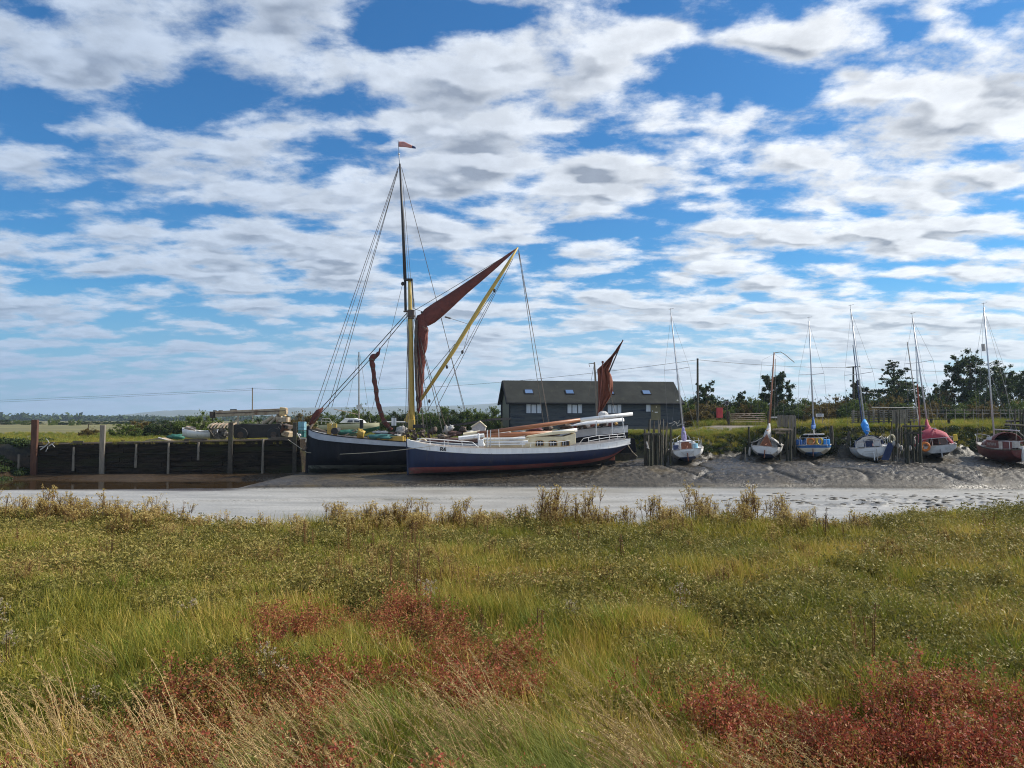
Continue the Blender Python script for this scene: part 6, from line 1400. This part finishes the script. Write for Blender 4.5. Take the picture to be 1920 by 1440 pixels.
    if spread:
        m = MB(); c = bend(spread); m.tube([c + Vector((-B * .36, -.1, .02)), c, c + Vector((B * .36, -.1, .06))], .022, 5); m.build('spreader', MATS['alloy'], e, local=True)
        m = MB(); m.tube([bend(1), bend(1) + Vector((0, 0, .35))], .010, 4); m.tube([bend(1) + Vector((-.12, 0, .28)), bend(1) + Vector((.25, 0, .32))], .010, 4); m.build('wind_vane', MATS['black_iron'], e, local=True)
    r = .009; cs = bend(spread or .9)
    for sx in (-1, 1):
        for pts in ([bend(.98), cs + Vector((sx * B * .36, -.1, .03)), Vector((sx * B * .46, my - .1, zs(1 - mast_y)))], [bend((spread or .9) - .02), Vector((sx * B * .45, my - .5, zs(1 - mast_y)))]):
            m = MB(); m.tube(pts, r, 3); m.build('shroud', MATS['steel_wire'], e, local=True)
    m = MB(); m.tube([bend(.99), (0, L - .05, zs(0))], r, 3); m.build('forestay', MATS['steel_wire'], e, local=True)
    m = MB(); m.tube([bend(.99), (.05, 1.2, 2.3), (-hb(1) * .7, -.05, fb)], r, 3); m.tube([(.05, 1.2, 2.3), (hb(1) * .7, -.05, fb)], r, 3); m.build('backstay', MATS['steel_wire'], e, local=True)
    bz = dk + boom_z - .45; m = MB(); m.tube([(0, my - .1, bz), (0, .7, bz - .05)], .045, 6); m.build('boom', MATS['alloy' if mastm == 'alloy' else 'spar_brown'], e, local=True)
    if cover:
        m = MB(); m.tube([bend(.0) + Vector((0, -.05, bz - dk + .95)), bend(0) + Vector((0, -.1, bz - dk + .5)), (0, my - .3, bz + .12), (0, my - 1.0, bz + .10), (0, lerp(my, .7, .6), bz + .05), (0, .75, bz)], [.05, .13, .19, .17, .14, .06], 10, fold=.10, seed=px); m.build('sail_cover', MATS[cover], e, local=True, smooth=True)
    if rails:
        t = MB(); zz = fb; w = hb(1); H = .58
        t.tube([(-w * .95, 1.3, zz + H), (-w * .98, .1, zz + H), (-w * .5, -.12, zz + H), (w * .5, -.12, zz + H), (w * .98, .1, zz + H), (w * .95, 1.3, zz + H)], .018, 5)
        for p_ in ((-w * .95, 1.3), (-w * .98, .1), (w * .98, .1), (w * .95, 1.3), (-w * .45, -.12), (w * .45, -.12)): t.tube([(p_[0], p_[1], zz), (p_[0], p_[1], zz + H)], .015, 4)
        t.build('pushpit', MATS['alloy'], e, local=True)
        t = MB(); t.tube([(-.45, L - 1.0, zs(.12) + .5), (-.2, L - .2, zs(0) + .55), (.2, L - .2, zs(0) + .55), (.45, L - 1.0, zs(.12) + .5)], .018, 5)
        for a_ in (-.45, .45): t.tube([(a_, L - 1.0, zs(.12)), (a_, L - 1.0, zs(.12) + .5)], .015, 4)
        t.build('pulpit', MATS['alloy'], e, local=True)
        for sx in (-1, 1):
            t = MB(); t.tube([(sx * hb(1) * .95, 1.3, fb + H), (sx * hb(.5) * .93, L * .5, zs(.5) + .55), (sx * .45, L - 1.0, zs(.12) + .5)], .008, 3)
            for yy in (.3, .5, .7): t.tube([(sx * hb(1 - yy) * .94, L * yy, zs(1 - yy)), (sx * hb(1 - yy) * .93, L * yy, zs(1 - yy) + .54)], .011, 4)
            t.build('guard_line', MATS['alloy'], e, local=True)
    return e
def child(e, name, mt, fn, **k):
    m = MB(); fn(m); return m.build(name, MATS[mt], e, local=True, **k)
def yachts():
    # 1 white, varnished doors, lilac sail wrap
    e = yacht(1290, 869, 54, 6.6, 2.55, 'white yacht with red-brown cabin doors and a lilac sail wrap, nearest the blue vessel', 11.1, math.radians(-5.4), rz=.04, mastr=.055, spread=.56, cover=None)
    child(e, 'sail_wrap', 'cover_lilac', lambda m: m.tube([(0, 3.0, 1.35), (-.02, 3.0, 1.7), (.0, 3.0, 2.1), (0, 3.1, 2.55)], [.08, .20, .17, .07], 9, fold=.12), smooth=True)
    child(e, 'cockpit_box', 'cover_navy', lambda m: m.box((-.72, 1.0, 1.10), (.42, .5, .42)), bevel=.03)
    child(e, 'blue_bucket', 'sky_blue', lambda m: m.tube([(.62, .8, .95), (.62, .8, 1.32)], .19, 12))
    child(e, 'hatch_door', 'varnish', lambda m: (m.box((-.21, .55, 1.12), (.30, .04, .52)), m.box((.21, .55, 1.12), (.30, .04, .52))), bevel=.01)
    child(e, 'transom_panel', 'canvas_white', lambda m: poly(m, [Vector((-.50, -.24, .86)), Vector((.50, -.24, .86)), Vector((0, -.22, .46))], .04))
    child(e, 'mainsheet_post', 'alloy', lambda m: (m.tube([(-.45, .9, 1), (-.42, .9, 1.65)], .03, 5), m.tube([(.40, .9, 1), (.42, .9, 1.6)], .03, 5)))
    # 2 old white boat under covers, bare brown mast
    e = yacht(1432, 860, 56, 6.4, 2.3, 'old white boat half covered by pale canvas, with a bare brown wooden mast', 8.1, math.radians(4.6), rz=-.06, mastm='spar_brown', spread=0, mastr=.075, rails=False, mast_lean=.0, transom='white_paint', name='gaff_boat')
    child(e, 'canvas_cover', 'canvas_grey', lambda m: m.grid([[Vector((x_, y_, 1.12 + .55 * math.cos(x_ * 1.25)**2 - .02 * y_ + .05 * math.sin(x_ * 7 + y_ * 3))) for x_ in [q / 10 * 2.2 - 1.1 for q in range(11)]] for y_ in (.9, 1.6, 2.4, 3.2, 4.0, 4.8)]), smooth=True, solid=.03)
    child(e, 'cover_opening', 'varnish', lambda m: poly(m, [Vector((-.42, .85, 1.0)), Vector((.42, .85, 1.0)), Vector((0, .85, 1.75))], .08))
    child(e, 'cover_frame', 'spar_brown', lambda m: (m.tube([(-.46, .8, .9), (0, .8, 1.85)], .04, 5), m.tube([(.46, .8, .9), (0, .8, 1.85)], .04, 5)))
    child(e, 'mast_boot', 'canvas_white', lambda m: m.tube([(0, 1.5, 1.5), (0, 2.1, 1.9), (0, 3.0, 2.25), (0, 3.1, 2.65)], [.30, .26, .16, .07], 9, fold=.12), smooth=True)
    child(e, 'folded_gaff', 'grey_timber', lambda m: (m.tube([(0, 3.05, 8.05), (.45, 3.05, 8.15), (.75, 3.05, 8.0), (1.5, 3.05, 7.4)], .028, 5), m.tube([(.12, 3.1, 7.6), (.35, 3.1, 3.2), (.9, 3.1, 1.9)], .018, 4)))
    child(e, 'fender', 'canvas_grey', lambda m: (m.ball((.85, .1, .75), (.12, .12, .2), 8, 6), m.ball((-1.1, .6, .5), (.09, .09, .35), 8, 6)))
    # 3 blue and cream
    e = yacht(1524, 853, 57, 6.8, 2.55, 'cream and blue yacht with a blue sail cover and a yellow lifebelt', 10.6, math.radians(-1.3), rz=-.03, hullm='cream_white', stripe='sheer_blue', botm='sheer_blue', spread=.54, cover='cover_blue', cabm='sheer_blue')
    child(e, 'cabin_roof', 'canvas_white', lambda m: m.box((0, 3.3, 1.72), (1.5, 2.0, .08)), bevel=.03)
    child(e, 'lifebelt', 'orange', lambda m: m.tube([(-.17 + .24 * math.cos(t), .95, 1.22 + .24 * math.sin(t)) for t in [k * PI / 8 for k in range(17)]], .07, 7))
    child(e, 'wooden_locker', 'gold_wood', lambda m: m.box((-.12, 1.08, 1.20), (.72, .2, .62)), bevel=.03)
    child(e, 'dodger_cloth', 'cover_blue', lambda m: (m.box((-.98, .8, 1.18), (.40, 1.1, .42)),), bevel=.06)
    child(e, 'spray_cloth', 'cover_bright_blue', lambda m: (m.box((.95, .8, 1.16), (.42, 1.1, .44)),), bevel=.06)
    child(e, 'yellow_lifebelt', 'yellow_plastic', lambda m: m.tube([(.52 + .02 * math.sin(t * 2), .9 + .0, 1.22) + () if False else (.45 + .20 * math.cos(t), .92, 1.22 + .26 * math.sin(t)) for t in [k * PI / 8 for k in range(17)]], .075, 7))
    # 4 white yacht, bright blue cover, navy swim ladder board
    e = yacht(1638, 854, 56, 7.6, 2.85, 'white yacht with a bright blue sail cover and a slanting navy board across its stern', 11.8, math.radians(-5.3), rz=.10, fb=1.05, spread=.50, cover=None, hatch='cover_navy', botm='white_paint')
    child(e, 'sail_cover', 'cover_bright_blue', lambda m: m.tube([(0, 3.6, 3.1), (-.05, 3.4, 2.75), (0, 3.2, 2.35), (0, 2.9, 2.0)], [.10, .27, .24, .10], 10, fold=.12), smooth=True)
    child(e, 'furled_jib', 'cover_navy', lambda m: m.tube([(-.12, 4.1, 9.0), (-.14, 4.1, 2.4)], [.03, .06], 7, fold=.1))
    child(e, 'spray_hood', 'cover_navy', lambda m: m.grid([[Vector((1.02 * math.cos(t), y_, 1.15 + .78 * s_ * math.sin(t))) for t in [k * PI / 10 for k in range(11)]] for y_, s_ in ((2.2, 1), (2.6, 1.0), (3.2, .7), (3.7, .35))]), smooth=True, solid=.03)
    child(e, 'hood_window', 'canvas_grey', lambda m: m.grid([[Vector((q * .95, 2.2 + .03, 0)) + Vector((0, -.06, 1.2 + .70 * math.sqrt(max(0, 1 - q * q)) * f)) for q in (-.85, -.4, 0, .4, .85)] for f in (.62, .97)]), solid=.02)
    child(e, 'navy_board', 'cover_navy', lambda m: poly(m, [Vector((.42, -.32, .18)), Vector((.92, -.32, .10)), Vector((1.40, -.32, 1.22)), Vector((1.02, -.32, 1.38))], .06), bevel=.01)
    child(e, 'transom_steps', 'canvas_grey', lambda m: (m.box((-.28, -.30, .84), (.70, .03, .03)), m.box((-.25, -.30, .66), (.62, .03, .03)), m.box((-.22, -.28, .48), (.55, .03, .03)), m.box((.20, -.27, .55), (.06, .03, .8))))
    child(e, 'horseshoe_buoy', 'cream_paint', lambda m: m.tube([(1.35 + .17 * math.cos(t), .1, 1.62 + .27 * math.sin(t)) for t in [k * PI / 8 for k in range(17)]], .065, 7))
    # 5 red cover
    e = yacht(1764, 859, 55, 6.8, 2.75, 'white-transomed yacht wrapped in a crimson cockpit cover with an orange lifebelt', 10.8, math.radians(-6.0), rz=.16, hullm='grey_white', hatch='maroon', spread=.62, botm='black_tar', mast_y=.60, transom='alloy')
    child(e, 'cockpit_cover', 'cover_red', lambda m: m.grid([[Vector((-.18 + 1.18 * w_ * math.cos(t) + .03 * math.sin(t * 9 + y_), y_, 1.0 + h_ * math.sin(t) + .03 * math.sin(t * 7 + y_ * 2))) for t in [k * PI / 14 for k in range(15)]] for y_, w_, h_ in ((.5, .85, .55), (.9, 1, .95), (1.6, 1, 1.2), (2.4, .98, 1.15), (3.2, .85, 1.0), (4.0, .65, .8))]), smooth=True, solid=.03)
    child(e, 'sail_cover', 'cover_red', lambda m: m.tube([(-.02, 4.0, 2.85), (-.06, 3.9, 2.45), (-.1, 3.4, 2.15), (-.1, 2.4, 2.05), (.0, 1.2, 1.98)], [.07, .15, .24, .20, .10], 10, fold=.10), smooth=True)
    child(e, 'lifebelt', 'orange', lambda m: m.tube([(-.95 + .26 * math.cos(t), -.12, 1.0 + .28 * math.sin(t)) for t in [k * PI / 8 for k in range(17)]], .09, 7))
    child(e, 'yellow_buoy', 'yellow_plastic', lambda m: m.box((1.05, .1, 1.45), (.26, .16, .5)), bevel=.06)
    child(e, 'furled_jib', 'canvas_grey', lambda m: m.tube([(-.5, 4.6, 9.0), (-.42, 5.2, 2.0)], [.035, .05], 6))
    # 6 maroon boat lying more side on
    e = yacht(1925, 872, 50.5, 7.0, 2.6, 'dark maroon yacht lying side on at the right edge with a maroon spray hood', 11.0, math.radians(-3.2), turn=math.radians(-8), nose=0, hullm='maroon', stripe=None, botm='maroon', cabm='canvas_grey', hatch='maroon', spread=.56, mast_y=.61, mastr=.065, fb=1.0, transom='canvas_white')
    child(e, 'spray_hood', 'maroon', lambda m: m.grid([[Vector((.98 * math.cos(t), y_, 1.25 + .85 * s_ * math.sin(t))) for t in [k * PI / 10 for k in range(11)]] for y_, s_ in ((2.4, 1), (2.9, 1.0), (3.5, .8), (4.1, .35))]), smooth=True, solid=.03)
    child(e, 'hood_window', 'canvas_white', lambda m: (m.box((-.90, 3.0, 1.72), (.04, .75, .24), ry=.3),), bevel=.02)
    child(e, 'dodger', 'maroon', lambda m: m.box((-1.22, 1.9, 1.38), (.04, 1.7, .50), rz=0), bevel=.01)
    for i in range(6): child(e, 'dodger_letter', 'dodger_text', lambda m: (m.box((-1.25, 1.35 + i * .22, 1.38), (.02, .04, .20)), m.box((-1.25, 1.41 + i * .22, 1.38 + (.08 if i % 2 else -.04)), (.02, .10, .04)), m.box((-1.25, 1.46 + i * .22, 1.40), (.02, .03, .14 if i % 3 else .06))))
    child(e, 'radar', 'canvas_grey', lambda m: m.tube([(-.18, 4.3, 7.9), (-.18, 4.3, 8.4)], .12, 10))
    child(e, 'ensign_pole', 'canvas_white', lambda m: m.tube([(-.3, -.1, .3), (-.3, -.1, 1.25)], .10, 7))
    # furled red-brown spar standing beside the crimson boat
    s = thing('leaning_spar', 'thin rust red spar standing upright against the dark staging by the crimson yacht', 'spar', P(1726, 812, 54.5)); m = MB(); m.tube([P(1717, 650, 54.5), P(1720, 720, 54.5)], [.03, .045], 6); m.build('upper_pole', MATS['alloy'], s)
    m = MB(); m.tube([P(1720, 720, 54.5), P(1724, 775, 54.5), P(1724.5, 812, 54.5)], [.045, .06, .05], 6); m.build('lower_pole', MATS['rust_pole'], s)
mat('cream_white', (0.58, 0.55, 0.46), (0.66, 0.63, 0.54), .45, 3, c3=(0.35, 0.33, 0.22), s3=1.5, t3=(.6, .75)); mat('grey_white', (0.55, 0.56, 0.56), (0.66, 0.66, 0.65), .5, 3, c3=(0.16, 0.15, 0.12), s3=1.5, t3=(.5, .7))
mat('sheer_blue', (0.02, 0.10, 0.28), (0.03, 0.14, 0.36), .45, 3); mat('rust_pole', (0.30, 0.07, 0.04), (0.40, 0.12, 0.07), .6, 5); mat('dodger_text', (0.36, 0.28, 0.26), (0.42, 0.34, 0.30), .8)
yachts()

# ------------------------------------------------------------------ dark stakes, stagings, gate and fences
def stakes():
    r = random.Random(21)
    def stake(par, px, top, bot, D, rad, mt='old_timber', lean=0):
        m = MB(); a, b = P(px, bot, D), P(px + lean, top, D); m.tube([a - Vector((0, 0, .3)), a.lerp(b, .5) + Vector((r.uniform(-.05, .05), 0, 0)), b], [rad * .85, rad * .75, rad * .55], 7); return m.build('stake', MATS[mt], par)
    # by the blue vessel's stern
    e = thing('mooring_staging', 'cluster of dark weedy stakes between the blue vessel and the first white yacht', 'staging', P(1235, 870, 54.5))
    for px, t, b, D, q, mt in ((1210, 805, 875, 53.2, .14, 'old_timber'), (1221, 812, 878, 53, .20, 'weedy_timber'), (1231, 815, 874, 53.4, .18, 'weedy_timber'), (1216, 840, 876, 52.8, .12, 'weedy_timber'), (1238, 788, 872, 55, .07, 'grey_timber'), (1228, 790, 868, 55.4, .08, 'old_timber'), (1244, 786, 868, 55.6, .06, 'grey_timber'),
            (1250, 792, 866, 55.8, .08, 'old_timber'), (1220, 785, 860, 56, .05, 'grey_timber'), (1233, 784, 862, 56.4, .05, 'grey_timber'), (1256, 800, 864, 55.2, .09, 'old_timber'), (1240, 812, 868, 54.4, .10, 'old_timber'), (1260, 806, 862, 56, .06, 'old_timber'), (1224, 798, 866, 55, .09, 'old_timber'), (1247, 820, 868, 54.6, .09, 'weedy_timber')):
        stake(e, px, t, b, D, q, mt, r.uniform(-1.5, 1.5))
    for i in range(14): stake(e, r.uniform(1206, 1264), r.uniform(784, 822), r.uniform(862, 874), r.uniform(53, 56.5), r.uniform(.035, .07), r.choice(['old_timber', 'grey_timber', 'weedy_timber']), r.uniform(-3, 3))
    m = MB(); m.box(P(1222, 814, 53.2), (1.1, .5, .16)); m.build('cross_beam', MATS['old_timber'], e, bevel=.03)
    m = MB(); m.tube([P(1212, 828, 52.7), P(1216, 842, 52.6), P(1213, 838, 52.6)], .05, 6); m.build('hanging_fender', MATS['canvas_grey'], e)
    # staging between second and third yacht
    e = thing('plank_jetty', 'short jetty with plank top and upright boards beside the cream and blue yacht', 'jetty', P(1472, 860, 58))
    m = MB(); m.box(P(1467, 805.5, 57.4), (.95, 1.6, .12)); m.box(P(1467, 811, 57.0), (1.0, .12, .14)); m.build('plank_top', MATS['dead_plank'], e, bevel=.02)
    for i in range(7): 
        m = MB(); p = P(1459 + i * 2.9, 800, 59); m.box((p.x, 59 + r.uniform(-.05, .05), (ZP(779 + r.uniform(-1, 1.5), 59) + ZP(800, 59)) / 2), (.10, .04, ZP(779, 59) - ZP(801, 59))); m.build('upright_board', MATS['grey_timber'], e)
    for i in range(6):
        m = MB(); p = P(1480 + i * 2.4, 800, 58.2); m.box((p.x, 58.2 + r.uniform(-.1, .1), (ZP(778 + r.uniform(-1, 4), 58.2) + ZP(835, 58.2)) / 2), (.09, .05, ZP(778, 58.2) - ZP(835, 58.2))); m.build('upright_board', MATS['grey_timber'], e)
    for px, t, b, D in ((1404, 800, 850, 57.5), (1462, 810, 858, 57), (1476, 808, 860, 56.6), (1482, 806, 862, 56.4), (1490, 800, 850, 57.4)): stake(e, px, t, b, D, .11, 'weedy_timber')
    for px, t, b, D, lb in ((1559, 798, 826, 58.5, 'thick dark stump post between the blue yacht and the bright-blue-covered one'), (1592, 808, 826, 59, 'short dark stump post left of the bright-blue-covered yacht'), (1397, 838, 858, 56, 'short pale stake beside the canvas-covered boat')):
        p = P(px, b, D); e = thing('stump_post', lb, 'post', p); stake(e, px, t, b, D, .17 if px > 1450 else .06, 'old_timber' if px > 1450 else 'grey_timber')
    # dark staging by the crimson yacht
    e = thing('timber_staging', 'tall dark timber staging hung with weed left of the crimson-covered yacht', 'staging', P(1705, 862, 55))
    for px, t, b, D, q in ((1702, 810, 862, 54.2, .12), (1713, 808, 858, 54.6, .10), (1726, 800, 862, 54, .14), (1719, 815, 858, 54.8, .10), (1691, 800, 850, 56, .08), (1698, 795, 850, 56.4, .09), (1680, 770, 840, 58, .08), (1686, 768, 842, 58, .07), (1708, 790, 852, 56.4, .08), (1672, 790, 840, 57, .07)): stake(e, px, t, b, D, q, 'weedy_timber' if D < 56 else 'old_timber', r.uniform(-1, 1))
    for i in range(16): stake(e, r.uniform(1668, 1730), r.uniform(772, 815), r.uniform(845, 862), r.uniform(54.2, 58), r.uniform(.035, .075), r.choice(['old_timber', 'grey_timber', 'weedy_timber']), r.uniform(-3, 3))
    m = MB(); m.box(P(1714, 799, 54.8), (1.1, 1.2, .12)); m.box(P(1712, 812, 54.4), (1.3, .15, .15)); m.build('platform', MATS['old_timber'], e, bevel=.02)
    for i, (px, py) in enumerate(((1714, 828), (1722, 836), (1707, 840), (1684, 836), (1676, 832), (1690, 840))): m = MB(); m.ball(P(px, py, 55), (.10, .1, .2), 8, 5, jag=.6, seed=i); m.build('old_fender', MATS['canvas_grey'], e, smooth=True)
    # panelled fence of boards behind it
    e = thing('board_fence', 'grey board and rail fence on the bank behind the bright-blue-covered yacht', 'fence', P(1665, 797, 66))
    for k in range(6): m = MB(); m.tube([P(1596, 772 + k * 4, 70), P(1655, 770 + k * 4, 68), P(1720, 768 + k * 4.2, 66)], .05, 4); m.build('rail', MATS['grey_timber'], e)
    for i in range(13): px = 1600 + i * 9.5; m = MB(); m.tube([P(px, 800, 67), P(px, 767 + r.uniform(-1, 4), 67)], .09, 5); m.build('fence_post', MATS['old_timber' if i % 2 else 'grey_timber'], e)
    for i in range(9): px = 1674 + i * 3.4; m = MB(); m.box(P(px, 783, 65), (.11, .05, 1.3)); m.build('upright_board', MATS['grey_timber'], e)
    e = thing('long_pole', 'long pale pole lying level across the top of the board fence', 'pole', P(1680, 764, 65)); m = MB(); m.tube([P(1635, 764, 65), P(1680, 764.5, 65), P(1722, 764, 65)], .04, 5); m.build('shaft', MATS['canvas_grey'], e)
    # wire fence along the back
    e = thing('wire_fence', 'low wire and post fence in front of the long hedge by the crimson yacht', 'fence', P(1830, 790, 80))
    for i in range(12): px = 1740 + i * 17; m = MB(); m.tube([P(px, 796, 80), P(px, 767, 80)], .05, 5); m.build('fence_post', MATS['grey_timber'], e)
    for y in (769, 775): m = MB(); m.tube([P(1728, y, 80), P(1940, y, 80)], .018, 4); m.build('wire', MATS['steel_wire'], e)
    e = thing('bank_bench', 'low dark plank bench on the bank right of the crimson-covered yacht', 'bench', P(1762, 790, 66)); m = MB(); m.box(P(1762, 786, 66), (1.8, .4, .08)); m.build('seat', MATS['old_timber'], e)
    for px in (1746, 1779): m = MB(); m.box(P(px, 790, 66), (.08, .3, .4)); m.build('leg', MATS['old_timber'], e)
    # piles at the right edge
    e = thing('pile_jetty', 'dark pile jetty with bare uprights at the far right edge behind the maroon yacht', 'jetty', P(1905, 800, 60))
    for px, t, b in ((1903, 766, 812), (1913, 768, 815), (1919, 766, 815), (1928, 768, 815), (1896, 792, 812)): stake(e, px, t, b, 60, .10, 'old_timber')
    m = MB(); m.tube([P(1886, 790, 60.5), P(1935, 788, 60)], .10, 4); m.tube([P(1884, 796, 59.5), P(1935, 799, 59)], .10, 4); m.build('cross_beam', MATS['old_timber'], e)
    # field gate
    D = 80; e = thing('field_gate', 'five-barred grey field gate across the yard beyond the brown-masted boat', 'gate', P(1400, 792, D))
    for k in range(5): m = MB(); m.tube([P(1369, 776.5 + k * 3.7, D), P(1435, 775 + k * 3.9, D)], .035, 4); m.build('bar', MATS['dead_plank'], e)
    for a, b in (((1369, 791), (1400, 775)), ((1400, 775), (1434, 791))): m = MB(); m.tube([P(*a, D - .05), P(*b, D - .05)], .03, 4); m.build('brace', MATS['dead_plank'], e)
    for px in (1366, 1441): m = MB(); m.tube([P(px, 796, D), P(px, 771, D)], .13, 6); m.build('gate_post', MATS['old_timber'], e)
    # red box, round sign, white sign
    e = thing('red_box', 'upright red metal box standing by the bushes right of the telegraph pole', 'box', P(1349, 784, 80)); m = MB(); m.box(P(1349, 774, 80), (.58, .5, 1.05)); m.build('cabinet', mat('box_red', (0.42, 0.03, 0.035), (0.50, 0.05, 0.05), .5, 2), e, bevel=.03); m = MB(); m.box(P(1349, 764.2, 80), (.64, .56, .06)); m.build('lid', MATS['varnish'], e)
    e = thing('round_sign', 'black round sign with a pale rim on a post left of the field gate', 'sign', P(1363, 790, 82)); m = MB(); p = P(1363, 756, 82); m.tube([p, p + Vector((0, .05, 0))], .19, 16); m.build('disc', MATS['black_iron'], e); m = MB(); m.tube([p + Vector((.22 * math.cos(t), 0, .22 * math.sin(t))) for t in [k * PI / 8 for k in range(17)]], .022, 5); m.build('rim', MATS['canvas_white'], e)
    m = MB(); m.tube([P(1363, 790, 82.1), P(1363, 752, 82.1)], .06, 6); m.build('post', MATS['old_timber'], e)
    e = thing('notice_board', 'small white notice board on legs on the grass above the blue yacht', 'sign', P(1537, 792, 70)); m = MB(); m.box(P(1537, 778.5, 70), (.70, .04, .27)); m.build('panel', MATS['white_paint'], e)
    for px in (1532, 1542): m = MB(); m.tube([P(px, 778, 70.05), P(px, 795, 70.05)], .03, 5); m.build('leg', MATS['grey_timber'], e)
    m = MB(); m.box(P(1537, 778.5, 69.96), (.5, .02, .02)); m.box(P(1536, 780, 69.96), (.4, .02, .02)); m.box(P(1537, 777, 69.96), (.46, .02, .02)); m.build('lettering', MATS['cover_navy'], e)
    e = thing('white_trough', 'low white board lying on the bank left of the plank jetty', 'board', P(1451, 783, 72)); m = MB(); m.box(P(1451, 782.5, 72), (.55, .3, .14)); m.build('panel', MATS['canvas_white'], e)
    # bicycle-like tangle of pale frames by the hut end
    e = thing('scrap_tangle', 'pale tangle of scrap frames at the right-hand foot of the wooden hut', 'scrap', P(1270, 800, 80)); m = MB()
    for i in range(16): a = P(r.uniform(1258, 1284), r.uniform(789, 803), 80); m.tube([a, a + Vector((r.uniform(-.5, .5), 0, r.uniform(-.4, .4)))], .03, 4)
    m.build('rods', MATS['canvas_grey'], e)
mat('weedy_timber', (0.012, 0.012, 0.008), (0.035, 0.035, 0.015), .85, 6, .8, 20)
stakes()

# ------------------------------------------------------------------ lumps of mud and stones on the flat
def mud_lumps():
    r = random.Random(77); m = MB()
    for i in range(420):
        y = r.gauss(41, 2.6); x = r.uniform(9, 31)
        if r.random() > .25 + .75 * (x > 15) or not 36 < y < 46: continue
        s = r.uniform(.03, .11); m.ball((x, y, float(height(x, y)) + .0), (s * 2.2, s, s * .5), 7, 4, jag=.7, seed=i)
    o = m.build('mud_clods', mat('clod', (0.045, 0.038, 0.028), (0.09, 0.08, 0.06), .6, 6, .5), smooth=True); tag(o, 'dark clods of mud scattered on the smooth grey channel bed', 'mud', kind='stuff')
    m = MB(); x, y = XP(61, 39), 39.0; m.ball((x, y, float(height(x, y)) + .04), (.16, .12, .09), 10, 6, jag=.4); o = m.build('pale_stone', MATS['canvas_white'], smooth=True); tag(o, 'single pale stone lying on the grey silt at the far left', 'stone')
mud_lumps()

# ------------------------------------------------------------------ air
def haze():
    m = MB(); m.box((0, 3450, 42), (17000, 7300, 100)); o = m.build('haze', None); o.data.materials.clear()
    h = bpy.data.materials.new('haze_air'); h.use_nodes = True; nt = h.node_tree; nt.nodes.clear(); out = nt.nodes.new('ShaderNodeOutputMaterial'); v = nt.nodes.new('ShaderNodeVolumePrincipled')
    v.inputs['Color'].default_value = (0.62, 0.80, 1.0, 1); v.inputs['Density'].default_value = HAZE; v.inputs['Anisotropy'].default_value = 0.2
    nt.links.new(v.outputs[0], out.inputs['Volume']); o.data.materials.append(h); tag(o, 'pale blue air haze over the distant hills', 'haze', kind='stuff')
HAZE = 0.00017
haze()
